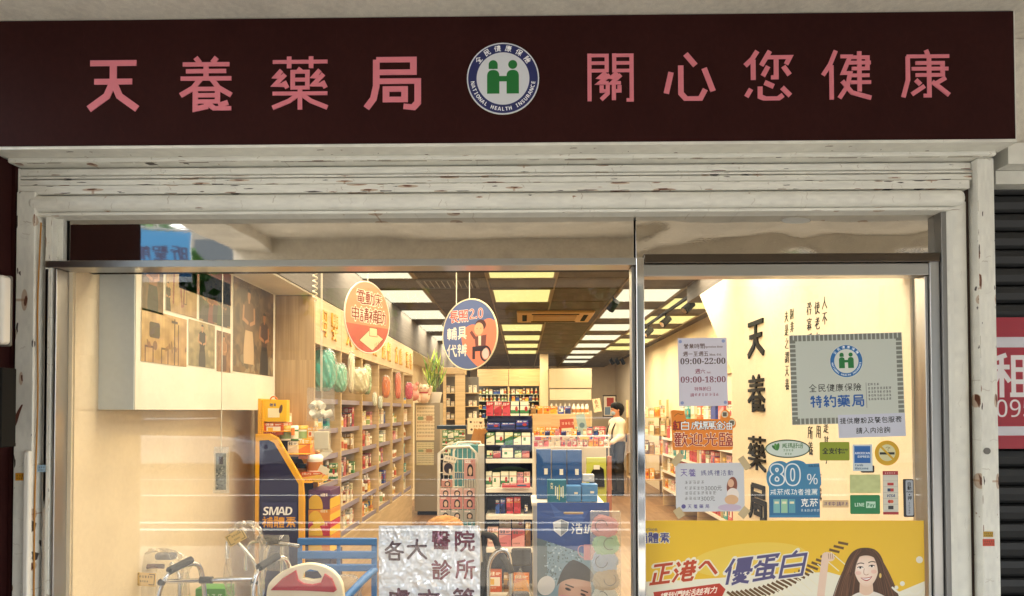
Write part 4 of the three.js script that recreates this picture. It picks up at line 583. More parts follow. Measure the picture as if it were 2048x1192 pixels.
// ================= poster cabinet on the left wall
{
  const x1 = -1.75, yb = Y(820, 3.3, 265), yt = Y(590, 5.15, 600) - 0.002, z0 = -5.1, z1 = -3.25, t = thing('wall_cabinet', [XL, yb, -4.2], 'cream wall cabinet at the left with a board of photo prints', 'cabinet'), o = [-XL, -yb, 4.2];
  mesh('cabinet_body', mspan(XL + 0.001, x1, yb, yt, z0, z1, 0.003), M.creamPale, t, o);
  mesh('front_panel', mspan(XL + 0.006, x1 - 0.004, yb + 0.003, yt - 0.003, z1 + 0.001, z1 + 0.006), M.panelBlue, t, o);
  // prints: pixel box on the side face
  const Dx = (px) => F * (-(x1 + 0.004)) / (1046 - px);
  const figure = (g, x, y, s, skin, cloth, low) => {          // a standing figure: head, hair, shoulders, arms, skirt or legs
    g.fillStyle = low; g.beginPath(); g.moveTo(x - s * 0.1, y + s * 0.5); g.quadraticCurveTo(x - s * 0.22, y + s * 0.8, x - s * 0.17, y + s); g.lineTo(x + s * 0.17, y + s); g.quadraticCurveTo(x + s * 0.2, y + s * 0.75, x + s * 0.1, y + s * 0.5); g.fill();
    g.fillStyle = cloth; g.beginPath(); g.moveTo(x - s * 0.05, y + s * 0.17); g.quadraticCurveTo(x - s * 0.2, y + s * 0.19, x - s * 0.19, y + s * 0.3); g.lineTo(x - s * 0.12, y + s * 0.56); g.lineTo(x + s * 0.12, y + s * 0.56); g.lineTo(x + s * 0.19, y + s * 0.3); g.quadraticCurveTo(x + s * 0.2, y + s * 0.19, x + s * 0.05, y + s * 0.17); g.fill();
    g.strokeStyle = skin; g.lineWidth = s * 0.05; g.lineCap = 'round'; g.beginPath(); g.moveTo(x - s * 0.18, y + s * 0.26); g.lineTo(x - s * 0.2, y + s * 0.42); g.lineTo(x - s * 0.04, y + s * 0.46); g.moveTo(x + s * 0.18, y + s * 0.26); g.lineTo(x + s * 0.19, y + s * 0.43); g.lineTo(x + s * 0.05, y + s * 0.47); g.stroke();
    g.fillStyle = skin; g.beginPath(); g.ellipse(x, y + s * 0.1, s * 0.052, s * 0.075, 0, 0, 7); g.fill(); g.fillRect(x - s * 0.025, y + s * 0.14, s * 0.05, s * 0.06); g.fillStyle = '#1d1410'; g.beginPath(); g.ellipse(x, y + s * 0.055, s * 0.06, s * 0.045, 0, 3.14, 6.29); g.fill(); };
  const blobs = (g, w, h, n, cols, a, y0 = 0, y1 = 1) => { for (let k = 0; k < n; k++) { g.globalAlpha = a; g.fillStyle = pick(cols); g.beginPath(); g.ellipse(rnd() * w, h * rr(y0, y1), w * rr(0.01, 0.07), h * rr(0.01, 0.09), rnd() * 3, 0, 7); g.fill(); } g.globalAlpha = 1; };
  const scenes = [
    ['#3a2b1c', '#6b4c2a', (g, w, h) => { blobs(g, w, h, 60, ['#2a1e14', '#7a5a34', '#4d3820'], 0.35); figure(g, w * 0.5, h * 0.04, h * 0.94, '#c08658', '#8a5a38', '#120d0c'); }],
    ['#c9b183', '#b0925e', (g, w, h) => { for (let k = 0; k < 12; k++) { g.fillStyle = 'rgba(150,120,75,0.35)'; g.fillRect(w * k / 12, 0, 3, h); } blobs(g, w * 0.5, h, 1, ['#7a3a2a'], 0); g.fillStyle = '#8a3e2c'; for (let k = 0; k < 70; k++) { g.beginPath(); g.arc(w * (0.42 + 0.2 * Math.sin(k * 2.1)), h * (0.28 + 0.6 * k / 70), w * rr(0.012, 0.03), 0, 7); g.fill(); } g.strokeStyle = '#5d3c22'; g.lineWidth = 4; g.strokeRect(w * 0.55, h * 0.22, w * 0.1, h * 0.6); figure(g, w * 0.06, h * 0.55, h * 0.5, '#c99468', '#2a1c16', '#2a1c16'); }],
    ['#8a8058', '#a89464', (g, w, h) => { blobs(g, w, h, 70, ['#6d6a44', '#b9a878', '#5a5a3c'], 0.4, 0, 0.5); ['#2c2a26', '#3f4a36', '#762f26', '#8d4034', '#38502c', '#4f3e30', '#2a2422'].forEach((c, i) => figure(g, w * (0.07 + i * 0.145), h * (0.1 + 0.05 * (i % 3)), h * 0.86, '#a06f48', c, i % 2 ? '#241f1c' : c)); }],
    ['#85281e', '#7a2018', (g, w, h) => { scribble(g, 9, w * 0.05, h * 0.3, h * 0.12, '#f0d4c0'); scribble(g, 8, w * 0.2, h * 0.52, h * 0.12, '#f0d4c0'); scribble(g, 7, w * 0.34, h * 0.74, h * 0.12, '#f0d4c0'); }],
    ['#54422a', '#846c46', (g, w, h) => { blobs(g, w, h, 120, ['#3a2d1c', '#94794e', '#6a5433', '#2c2216'], 0.4, 0, 0.85); blobs(g, w, h, 40, ['#b3a78e', '#8f846e', '#57503f'], 0.8, 0.84, 1); figure(g, w * 0.36, h * 0.06, h * 0.84, '#c89a74', '#7a6044', '#d8bf9c'); figure(g, w * 0.75, h * 0.26, h * 0.74, '#b07a4c', '#4a3020', '#120e0c'); }],
    ['#cdb07c', '#bd9a60', (g, w, h) => { for (let k = 0; k < 14; k++) { g.fillStyle = 'rgba(140,105,60,0.3)'; g.fillRect(w * k / 14, 0, 2, h); } g.fillStyle = '#402a1e'; g.beginPath(); g.roundRect(w * 0.16, h * 0.22, w * 0.22, h * 0.3, 8); g.fill(); g.strokeStyle = '#5d3a20'; g.lineWidth = 5; g.strokeRect(w * 0.08, h * 0.7, w * 0.16, h * 0.34); g.strokeRect(w * 0.42, h * 0.7, w * 0.14, h * 0.34); g.fillStyle = '#4a3020'; g.fillRect(w * 0.7, h * 0.06, w * 0.022, h * 0.94); g.fillRect(w * 0.79, h * 0.16, w * 0.018, h * 0.84); g.fillRect(w * 0.64, h * 0.1, w * 0.14, h * 0.05); blobs(g, w, h, 12, ['#8d5a30', '#6a4428'], 0.7, 0.62, 0.72); }],
    ['#b8a478', '#8f8a66', (g, w, h) => { blobs(g, w, h, 40, ['#a59468', '#7d7a58', '#cbb98c'], 0.4); figure(g, w * 0.5, h * 0.04, h * 0.96, '#c0926a', '#1f1815', '#1f1815'); }],
    ['#7a5634', '#a57a48', (g, w, h) => { blobs(g, w, h, 40, ['#5a3c22', '#b58a58'], 0.4); figure(g, w * 0.5, h * 0.08, h * 0.9, '#c08e62', '#a87848', '#5c3620'); }]];
  const rects = [[277, 500, 322, 622, 619], [326, 500, 390, 634, 620], [394, 556, 458, 662, 640], [352, 500, 459, 575, 548], [463, 480, 545, 757, 742], [276, 628, 370, 735, 722], [373, 645, 427, 740, 730], [430, 664, 459, 745, 742]];
  rects.forEach(([a, b, c, d, dl], i) => {
    const Da = Dx(a), Dc = Dx(c), ytop = Y(b, (Da + Dc) / 2, (a + c) / 2), ybot = Y(i === 3 ? 575 : dl, Da, a), w = Dc - Da - 0.008, h = Math.min(ytop, yt - 0.01) - ybot; if (h <= 0.02) return;
    const [c1, c2, dr] = scenes[i];
    const q = mesh('photo_print', plateGeo(rectShape(w, h), 0.0025), [phys(0xd6cec2, 0.35, { map: ctex(256, Math.max(48, Math.round(256 * h / w)), (g, W, H) => { const gr = g.createLinearGradient(0, 0, W * 0.3, H); gr.addColorStop(0, c1); gr.addColorStop(1, c2); g.fillStyle = gr; g.fillRect(0, 0, W, H); grain(g, W, H, (u, v) => 50 * (vnoise(u * 9, v * 9, 100 + i, 64) - 0.5)); dr(g, W, H); }) }), EDGE], t, [x1 + 0.0005 - XL, (ybot + h / 2) - yb, -(Da + Dc) / 2 + 4.2]);
    q.rotation.y = Math.PI / 2;
  });
}
// ================= the long wooden shelf on the left
{
  const xf = X(628, 5.15), z0 = 5.15, bay = 0.78, N = 6, yt = Y(591, 5.15, 628), yh = yt - 0.34, t = thing('wooden_wall_shelf', [xf - 0.2, 0, -z0], 'long wooden wall shelf with gold header letters along the left wall', 'shelf'), o = [-(xf - 0.2), 0, z0], xb = XL + 0.005;
  mesh('end_panel', mspan(xb, xf, 0.003, yt, -z0 - 0.03, -z0), M.wood, t, o);
  mesh('back_panel', mspan(xb, xb + 0.012, 0.5, yh, -z0 - N * bay, -z0 - 0.031), M.woodPale, t, o);
  mesh('base_cabinet', mspan(xb, xf - 0.012, 0.003, 0.5, -z0 - N * bay, -z0 - 0.031), M.woodPale, t, o);
  const words = ['母嬰', '天養', '保健', '康健', '方康', '藥養'], levels = [0.52, 0.73, 0.97, 1.19, 1.39, 1.62];
  for (let b = 0; b < N; b++) {
    const za = -z0 - b * bay, zb = za - bay;
    mesh('header_board', mspan(xf - 0.02, xf, yh, yt, zb + 0.004, za - (b ? 0.002 : 0.031), 0.002), M.woodPale, t, o);
    for (let k = 0; k < 2; k++) { const q = mesh('letter', letterGeo(words[b][k], 0.17, 0.2, 0.022, 0.012, 0.7), M.gold, t, [0.2 + 0.001, (yt + yh) / 2, -b * bay - 0.24 - k * 0.3]); q.rotation.y = Math.PI / 2; }
    mesh('divider', mspan(xb + 0.013, xf - 0.001, 0.502, yh - 0.002, zb - 0.012, zb + 0.012, 0.002), M.woodPale, t, o);
    for (const y of levels) { mesh('shelf_board', mspan(xb + 0.013, xf - 0.03, y, y + 0.018, zb + 0.013, za - (b ? 0.013 : 0.033)), M.woodPale, t, o); mesh('price_strip', span(xf - 0.029, xf - 0.024, y - 0.012, y + 0.026, zb + 0.013, za - (b ? 0.013 : 0.033)), phys(0x8d8396, 0.35), t, o); }
  }
  for (let b = 0; b < N; b++) levels.forEach((y, l) => {
    const za = -z0 - b * bay - 0.05, room = (levels[l + 1] ?? yh) - y - 0.03, step = [0.085, 0.085, 0.1, 0.125, 0.16, 0.2][b];
    if (l === 5 && b < 5) return;
    for (let s = 0; s + step * 0.8 < bay - 0.08; s += step) {
      const z = za - s - step / 2, kind = rnd(), pal = pick(['cream', 'cream', 'pink', 'cream', 'cream', 'brown', 'pink', 'orange', 'green', 'cream', 'red', 'teal', 'navy']), h = Math.min(room - 0.01, rr(0.12, 0.19)), where = ', ' + ORD[5 - l] + ' shelf down, ' + ORD[b] + ' bay of left wooden shelf', x = xf - 0.09 - rr(0, 0.03);
      if (kind < 0.48) carton(pal, [x, y + 0.0185, z], [0.08, h * rr(0.75, 1), step * rr(0.72, 0.9)], CN[pal] + ' carton' + where, 'goods on the long left shelf', rr(-0.06, 0.06));
      else { const v = Math.floor(rnd() * 6), jar = kind > 0.74, vn = ['white', 'gold capped', 'tan', 'amber', 'blue capped', 'green'][v]; bottle(jar ? 'jar' : 'bottle', v, [x, y + 0.0185, z], Math.min(h, jar ? 0.09 : 0.17), vn + ' ' + (jar ? 'jar' : 'bottle') + where, 'goods on the long left shelf'); }
    }
  });
  // bags in and on the upper cells
  const pouch = (px, D, m, label, cat, turn, depth = 0.12) => { const a = at(px[0], px[1], D), c = at(px[2], px[3], D), w = Math.abs(c.x - a.x), h = a.y - c.y, t = thing(cat.replace(/ /g, '_'), [(a.x + c.x) / 2, c.y, -D], label, cat); mesh('bag_body', crumple(w * 0.94, h * 0.94, depth, px[0] % 7).translate(0, h * 0.49, 0), m, t); mesh('clear_wrap', crumple(w * 1.04, h * 1.02, depth * 1.15, px[1] % 5).translate(0, h * 0.51, 0), M.bag, t); return t; };
  pouch([620, 698, 672, 782], 5.5, phys(0x4fb09c, 0.35, { clearcoat: 0.4 }), 'teal cooler bag in clear wrap in the nearest top cell', 'cooler bag'); pouch([664, 728, 694, 784], 5.75, phys(0x7cc0a4, 0.3, { clearcoat: 0.6 }), 'pale green wrapped bag beside the teal cooler bag', 'wrapped bag');
  pouch([697, 706, 708, 784], 6.1, phys(0xe8dfc4, 0.4), 'narrow cream pack standing beside the wrapped bag', 'pack'); pouch([700, 737, 738, 787], 6.25, phys(0xe0d8b4, 0.4), 'cream quilted bag in the second top cell', 'quilted bag'); pouch([726, 730, 742, 788], 6.6, phys(0x9fc08a, 0.4), 'light green wrapped pack behind the cream quilted bag', 'wrapped pack');
  [[764, 752, 780, 795, 7.7, 0xe07818, 'orange hanging pack in the middle top cell'], [790, 745, 802, 797, 8.5, 0xe2662a, 'red orange hanging pack next to the orange one'], [810, 765, 826, 798, 9.2, 0xd63f5e, 'pink hanging pack in the farthest top cell'], [745, 785, 754, 812, 7.2, 0xdfe0cc, 'pale hanging card below the top cells'], [756, 792, 765, 818, 7.4, 0xcfd8c8, 'greyish hanging card below the top cells']].forEach(([a, b, c, d, D, col, l]) => pouch([a, b, c, d], D, phys(col, 0.35, { clearcoat: 0.3 }), l, 'hanging pack', 0, 0.06));
  carton('red', [xf - 0.07, 1.6385 - 0.23 - 0.0, -z0 - bay - 0.12], [0.05, 0.2, 0.1], 'tall dark red gift box at the start of the second bay', null, 0, 'gift_box');
}
// ================= yellow and navy display stand
{
  const D = 4.75, yA = (py) => Y(py, D, 555), xA = (px) => X(px, D), t = thing('display_stand', [xA(556), 0, -D], 'yellow and navy supplement display stand with stepped shelves', 'display stand'), L = (px, py) => [xA(px) - xA(556), yA(py)];
  const poly = (pts) => { const s = new THREE.Shape(); pts.forEach((p, i) => (i ? s.lineTo(...L(...p)) : s.moveTo(...L(...p)))); s.closePath(); return s; };
  const outline = [[512, 1300], [512, 869], [540, 868], [556, 876], [606, 962], [609, 1000], [609, 1300]], inner = [[519, 1300], [519, 881], [538, 880], [549, 886], [598, 968], [599, 1300]];
  for (const [k, z] of [[0, -0.02], [1, -0.36]]) { const s = poly(outline); s.holes.push(new THREE.Path(inner.map((p) => new THREE.Vector2(...L(...p))))); const q = mesh('side_frame', new THREE.ExtrudeGeometry(s, { depth: 0.022, bevelEnabled: true, bevelSize: 0.002, bevelThickness: 0.002, bevelSegments: 1 }), M.yellow, t, [0, 0, z]); 
    mesh('side_panel', plateGeo(poly(inner), 0.01), [M.navy, M.navy], t, [0, 0, z + 0.004]); }
  mesh('logo_print', plateGeo(rectShape(0.232, 0.17), 0.0012), [phys(0xffffff, 0.4, { map: ctex(384, 280, (g, w, h) => { paper(g, w, h, '#1f225a'); g.save(); g.translate(w * 0.02, h * 0.08); g.transform(1.2, 0, -0.12, 1.1, 12, 0); g.font = 'bold ' + Math.round(h * 0.4) + 'px sans-serif'; g.fillStyle = '#fff'; g.textBaseline = 'top'; g.textAlign = 'left'; const s = 'SMAD'; let x = 0; for (const c of s) { g.fillText(c, x, 0); x += g.measureText(c).width * 0.84; } g.restore(); zh(g, '補體素', w * 0.02, h * 0.56, h * 0.4, { color: '#e8a21c', lw: 0.12, adv: 1.14 }); }) }), M.navy], t, [L(561, 1030)[0], L(561, 1030)[1], 0.0145]);
  mesh('back_board', span(L(513, 0)[0], L(519, 0)[0], 0.01, yA(797), -0.338, -0.022, 0.002), M.yellow, t); 
  mesh('header_card', span(L(519.5, 0)[0], L(524, 0)[0], yA(868), yA(800), -0.337, -0.023, 0.002), M.yellow, t);
  [[862, 545, 580], [908, 560, 612], [965, 585, 622]].forEach(([py, a, b]) => mesh('tray', span(L(524, 0)[0], L(b, 0)[0], yA(py) - 0.006, yA(py), -0.335, -0.024, 0.003), M.yellow, t));
  mesh('tray_lip', span(L(580, 0)[0], L(582, 0)[0], yA(862) - 0.03, yA(862) + 0.02, -0.335, -0.024, 0.002), M.orange, t);
  const g = 'supplement packs on the yellow display stand', put = (pal, a, b, c, d, dz, dep, label, turn = 0) => carton(pal, [(xA(a) + xA(c)) / 2, yA(d), -D - dz - dep / 2], [xA(c) - xA(a), yA(b) - yA(d), dep], label, null, turn);
  const bag = thing('gift_bag', [xA(546), yA(843), -D - 0.1], 'yellow paper gift bag with orange handle on top of the display stand', 'gift bag');
  mesh('bag_body', plateGeo(rectShape(0.15, 0.14), 0.06, 0.003), [phys(0xffffff, 0.5, { map: ctex(256, 240, (c, w, h) => { paper(c, w, h, '#f0be1c'); zh(c, '體素', w * 0.28, h * 0.16, h * 0.14, { color: '#33417f' }); c.fillStyle = '#f7eac0'; c.fillRect(w * 0.2, h * 0.38, w * 0.5, h * 0.42); c.fillStyle = '#6b4a3a'; c.beginPath(); c.ellipse(w * 0.75, h * 0.42, w * 0.07, h * 0.2, 0.2, 0, 7); c.fill(); }) }), M.yellow], bag, [0, 0.07, 0]);
  mesh('handle', new THREE.TorusGeometry(0.022, 0.004, 6, 16, Math.PI), M.orange, bag, [-0.02, 0.143, 0.03]);
  const sc = phys(0xf3c321, 0.4); const tubs = [];
  put('cream', 527, 826, 566, 845, 0.06, 0.12, 'white round lidded tub wrapped under the gift bag'); put(26, 524, 846, 562, 870, 0.04, 0.2, 'stack of yellow sachet boxes on the upper tray');
  [[563, 862, 0], [577, 860, 1], [590, 858, 2]].forEach(([px, py, i]) => bottle('jar', [1, 5, 1][i], [xA(px), yA(882), -D - 0.1 - i * 0.02], 0.1, ['yellow lidded supplement can nearest the navy side', 'green banded supplement can in the middle of the upper row', 'yellow lidded supplement can at the outer end of the upper row'][i]));
  put(29, 603, 855, 624, 882, 0.12, 0.02, 'lime yellow price card standing by the cans', -0.2); put(27, 588, 878, 612, 920, 0.1, 0.12, 'yellow carton on the middle tray'); put('cream', 568, 884, 588, 915, 0.08, 0.1, 'white and green cans carton on the middle tray');
  bottle('jar', 0, [xA(618), yA(948), -D - 0.14], 0.12, 'wide white supplement tub with purple lid on the lower tray'); put(30, 596, 946, 640, 966, 0.06, 0.14, 'flat orange sachet box on the lower tray'); put('green', 642, 932, 656, 964, 0.2, 0.06, 'small green pack at the tray end');
  [[566, 906, 'green', 16], [584, 908, 29, 20], [600, 909, 'cream', 18]].forEach(([px, py, pl, w], i) => carton(pl, [xA(px + w / 2), yA(906), -D - 0.2 - 0.02 * i], [w / F * D, 0.11, 0.07], ['green pack at the inner end of the middle tray', 'yellow pack at the centre of the middle tray', 'cream pack at the outer end of the middle tray'][i], null));
  [[584, 960], [600, 961]].forEach(([px, py], i) => bottle('jar', i ? 1 : 4, [xA(px), yA(964), -D - 0.26], 0.1, ['blue capped jar at the inner end of the lower tray', 'gold capped jar behind the white tub on the lower tray'][i]));
  [[640, 1045, 0.5], [648, 940, -0.5], [652, 905, 0.7]].forEach(([px, py, tn], i) => { const q = mesh('price_card', rbox(0.07, 0.045, 0.002, 0.001), phys([0xf0c83a, 0xe8dcc0, 0xe9e2cc][i], 0.5), scene, [xA(px), yA(py), -D + 0.02 - 0.02 * i]); q.rotation.z = tn; tag(q, ['yellow price card jutting out by the big cartons', 'cream price card hanging by the lower tray', 'pale price card hanging by the middle tray'][i], 'price card'); });
  // big cartons below, side prints in purple, orange and red
  const bigM = (c1, c2) => phys(0xffffff, 0.45, { map: ctex(192, 128, (c, w, h) => { paper(c, w, h, c1); c.fillStyle = c2; c.beginPath(); c.ellipse(w * 0.25, h * 1.0, w * 0.4, h * 0.75, 0.4, 0, 7); c.fill(); zh(c, '補體素', w * 0.55, h * 0.2, h * 0.16, { color: '#f6e6c0' }); }) });
  [[982, 1022, '#5a2a56', '#e8b820', 'purple topped supplement carton, highest of the pile at the stand'], [1022, 1047, '#e2901e', '#f0c32a', 'orange supplement carton, middle of the pile at the stand'], [1047, 1076, '#c42040', '#eec22c', 'red supplement carton in the pile at the stand'], [1076, 1112, '#e2901e', '#f0c32a', 'lowest orange supplement carton of the pile at the stand']].forEach(([a, b, c1, c2, l]) => { const q = mesh('carton', remapUV(flat(rbox(xA(656) - xA(611), yA(a) - yA(b) - 0.003, 0.26, 0.003)), -0.07, -0.07, 0.14, 0.14), bigM(c1, c2), scene, [(xA(611) + xA(656)) / 2, (yA(a) + yA(b)) / 2, -D - 0.2]); tag(q, l, 'box'); });
  mesh('plinth', span(L(611, 0)[0], L(660, 0)[0], 0.01, yA(1113), -0.34, -0.03, 0.003), M.navy, t);
}
// ================= grey filing cabinet with cuttings, plant and lucky cat on top
{
  const D = 10.8, x0 = X(829, D), x1 = X(880, D), yt = Y(805, D), t = thing('metal_cabinet', [(x0 + x1) / 2, 0, -D - 0.2], 'grey metal cabinet papered with newspaper cuttings at the end of the shelf', 'cabinet'), w = x1 - x0;
  mesh('carcass', rbox(w, yt - 0.06, 0.4, 0.005).translate(0, yt / 2 + 0.03, 0), std(0x9a8f78, 0.5), t); mesh('feet', box(w * 0.8, 0.06, 0.3).translate(0, 0.03, 0), M.dark, t);
  const news = (seedN, tint) => ctex(160, 220, (g, W, H) => { paper(g, W, H, tint); for (let y = 12; y < H - 20; y += 22) { scribble(g, 12, 8, y, 12, pick(['#6b5640', '#8a4b38', '#4f4a3f'])); } g.fillStyle = '#b98f6a'; g.fillRect(W * 0.55, H * 0.3, W * 0.35, H * 0.14); g.fillStyle = '#8fa27c'; g.fillRect(W * 0.1, H * 0.32, W * 0.3, H * 0.1); });
  mesh('cutting', plateGeo(rectShape(w * 0.72, 0.52), 0.002), [std(0xffffff, 0.7, { map: news(1, '#e5d3ac') }), EDGE], t, [-w * 0.08, yt - 0.3, 0.201]); mesh('cutting', plateGeo(rectShape(w * 0.68, 0.34), 0.002), [std(0xffffff, 0.7, { map: news(2, '#d8cfa6') }), EDGE], t, [-w * 0.08, yt - 0.76, 0.201]);
  const pl = thing('potted_plant', [X(868, 10.9), yt, -10.92], 'tall leafy green plant standing on the grey cabinet', 'plant');
  mesh('pot', new THREE.LatheGeometry([[0, 0], [0.09, 0], [0.12, 0.16], [0.11, 0.16]].map(([a, b]) => new THREE.Vector2(a, b)), 16), M.white, pl);
  const leaf = (() => { const s = new THREE.Shape(); s.moveTo(0, 0); s.quadraticCurveTo(0.028, 0.1, 0, 0.24); s.quadraticCurveTo(-0.028, 0.1, 0, 0); const g = new THREE.ShapeGeometry(s, 4); const p = g.attributes.position; for (let i = 0; i < p.count; i++) p.setZ(i, -p.getY(i) * p.getY(i) * 2.2); g.computeVertexNormals(); return g; })(), lm = [0x8fae3a, 0x5f8f34, 0xb4c24a].map((c) => phys(c, 0.5, { side: THREE.DoubleSide, transmission: 0.25 }));
  mesh('stem', join([0, 1, 2].map((k) => new THREE.CylinderGeometry(0.008, 0.012, 0.5, 6).translate(0, 0.25, 0).rotateZ((k - 1) * 0.18).translate(0, 0.1, 0))), std(0x6d7a3a, 0.7), pl);
  for (let k = 0; k < 70; k++) { const q = mesh('leaf', leaf, lm[k % 3], pl, [rr(-0.1, 0.1), rr(0.14, 0.6), rr(-0.06, 0.1)]); q.rotation.set(rr(0.2, 1.1), rr(0, 6.28), rr(-0.5, 0.5), 'YXZ'); q.scale.setScalar(rr(0.6, 1)); }
  const c = thing('lucky_cat', [X(848, 10.75), yt, -10.72], 'pale pink lucky cat figure waving on the grey cabinet', 'figurine');
  mesh('body', join([new THREE.SphereGeometry(0.095, 16, 12).scale(1, 1, 0.85).translate(0, 0.085, 0), new THREE.SphereGeometry(0.075, 16, 12).scale(1.1, 0.95, 0.9).translate(0, 0.2, 0.01), ...[-1, 1].map((s) => new THREE.ConeGeometry(0.025, 0.05, 8).translate(s * 0.05, 0.275, 0)), new THREE.CapsuleGeometry(0.022, 0.1, 4, 8).rotateZ(-0.3).translate(0.1, 0.18, 0.03), new THREE.CapsuleGeometry(0.024, 0.05, 4, 8).translate(-0.06, 0.06, 0.08)]), phys(0xe8c4a4, 0.35), c);
  mesh('collar', new THREE.TorusGeometry(0.06, 0.01, 6, 20).rotateX(Math.PI / 2).translate(0, 0.145, 0.01), M.red, c);
  mesh('eye', join([-1, 1].map((s) => new THREE.SphereGeometry(0.009, 8, 6).translate(s * 0.03, 0.215, 0.074))), M.black, c);
  const c2 = mesh('plush_toy', join([new THREE.SphereGeometry(0.08, 12, 10).translate(0, 0.07, 0), new THREE.SphereGeometry(0.06, 12, 10).translate(0, 0.17, 0), new THREE.SphereGeometry(0.025, 8, 6).translate(-0.05, 0.23, 0), new THREE.SphereGeometry(0.025, 8, 6).translate(0.05, 0.23, 0)]), std(0xd9907c, 0.9), scene, [X(826, 10), Y(800, 10), -10.05]); tag(c2, 'salmon plush toy beside the lucky cat', 'plush toy');
}
// ================= back of the shop
{
  const D = 16, xs = (px) => X(px, D), y = (py) => Y(py, D, 1000), t = thing('medicine_cabinet', [xs(1010), 0, -D], 'tall wooden medicine cabinet with open glass shelves at the back', 'cabinet'), ox = -xs(1010);
  for (const [a, b] of [[955, 1017], [1018, 1080]]) { mesh('cupboard_door', mspan(xs(a), xs(b), y(772), y(738), -0.02, 0, 0.004).translate(ox, 0, 0), M.woodPale, t); }
  mesh('carcass', mspan(xs(955), xs(1080), 0.01, y(737), -0.42, -0.4).translate(ox, 0, 0), M.grey, t); for (const px of [955, 1017, 1080]) mesh('upright', mspan(xs(px) - 0.015, xs(px) + 0.015, 0.01, y(773), -0.4, 0, 0.002).translate(ox, 0, 0), M.woodPale, t);
  const lv = [788, 802, 818, 836, 855];
  lv.forEach((py) => mesh('shelf_board', mspan(xs(956), xs(1079), y(py) - 0.012, y(py), -0.39, -0.01).translate(ox, 0, 0), phys(0x9fb0a4, 0.2), t));
  lv.forEach((py, l) => { for (let px = 960; px < 1076; px += rr(6, 9)) { const w = ' on the ' + ORD[l] + ' shelf of the back medicine cabinet'; if (rnd() < 0.35) carton(pick(['cream', 'orange', 'navy']), [xs(px), y(py) + 0.0005, -D - 0.1], [0.07, rr(0.08, 0.12), 0.06], 'small carton' + w, 'goods in the back medicine cabinet'); else { const v = pick([0, 0, 1, 2, 3, 4]); bottle('bottle', v, [xs(px), y(py) + 0.0005, -D - 0.1], 0.13, ['white', 'gold capped', 'tan', 'amber', 'blue capped'][v] + ' medicine bottle' + w, 'goods in the back medicine cabinet'); } } });
  const c = thing('column', [xs(1088), 0, -D + 0.1], 'pale wooden column beside the back medicine cabinet', 'column'); mesh('shaft', mspan(-0.09, 0.09, 0.003, CEIL - 0.005, -0.1, 0.1, 0.004), M.cream, c);
  const u = thing('wall_cabinet', [X(1140, 15.6), 0, -15.6], 'grey beige cabinets with shutters along the back wall', 'cabinet'); const ux = -X(1140, 15.6), X2 = (p) => X(p, 15.6), Y2 = (p) => Y(p, 15.6, 1140);
  mesh('upper_cabinet', mspan(X2(1099), X2(1184), Y2(776), Y2(737), -0.35, 0, 0.004).translate(ux, 0, 0), std(0xb8a888, 0.5), u); mesh('roller_front', mspan(X2(1100), X2(1183), Y2(800), Y2(778), -0.33, -0.02, 0.004).translate(ux, 0, 0), std(0xc9bda0, 0.45), u); mesh('lower_cabinet', mspan(X2(1099), X2(1184), 0.01, Y2(822), -0.38, 0, 0.004).translate(ux, 0, 0), std(0xc0ae8a, 0.5), u);
  for (let i = 0; i < 9; i++) bottle('bottle', 0, [X2(1104 + i * 9), Y2(822) + 0.001, -15.75], 0.16, 'white bottle in the row on the back counter', 'white bottles in a row on the back counter');
  printed('framed_picture', [1205, 790, 1233, 834], 18.5, 0.02, (g, w, h) => { paper(g, w, h, '#3c3027'); g.fillStyle = '#e2d6c0'; g.fillRect(w * 0.08, h * 0.06, w * 0.84, h * 0.88); g.fillStyle = '#a83a30'; g.fillRect(w * 0.3, h * 0.12, w * 0.5, h * 0.4); g.fillStyle = '#6f87a0'; g.fillRect(w * 0.15, h * 0.55, w * 0.4, h * 0.35); }, 'small framed red picture on the far back wall', 'picture', { res: 96 });
  // left rear shelf behind the plant
  const q = thing('rear_shelf', [X(915, 13.5), 0, -13.5], 'wooden rear shelf unit behind the potted plant', 'shelf'), qx = -X(915, 13.5), X3 = (p) => X(p, 13.5), Y3 = (p) => Y(p, 13.5, 900);
  mesh('canopy', mspan(X3(866), X3(930), Y3(748), Y3(735), -0.4, 0, 0.004).translate(qx, 0, 0), M.woodPale, q); mesh('pillar', mspan(X3(910), X3(930), 0.01, Y3(749), -0.05, 0, 0.004).translate(qx, 0, 0), M.woodPale, q); mesh('pillar', mspan(X3(886), X3(892), 0.01, Y3(749), -0.05, 0, 0.004).translate(qx, 0, 0), M.woodPale, q);
  mesh('carcass', mspan(X3(866), X3(955), 0.01, Y3(752), -0.42, -0.4).translate(qx, 0, 0), M.grey, q);
  [785, 812, 838].forEach((py, l) => { mesh('shelf_board', mspan(X3(868), X3(955), Y3(py) - 0.015, Y3(py), -0.39, -0.06).translate(qx, 0, 0), M.woodPale, q); for (let px = 895; px < 953; px += 9) if (px < 908 || px > 932) carton('cream', [X3(px), Y3(py) + 0.0005, -13.65], [0.06, rr(0.08, 0.16), 0.06], 'pale carton on the ' + ORD[l] + ' level of the rear shelf behind the plant', 'goods on the rear shelf'); });
}
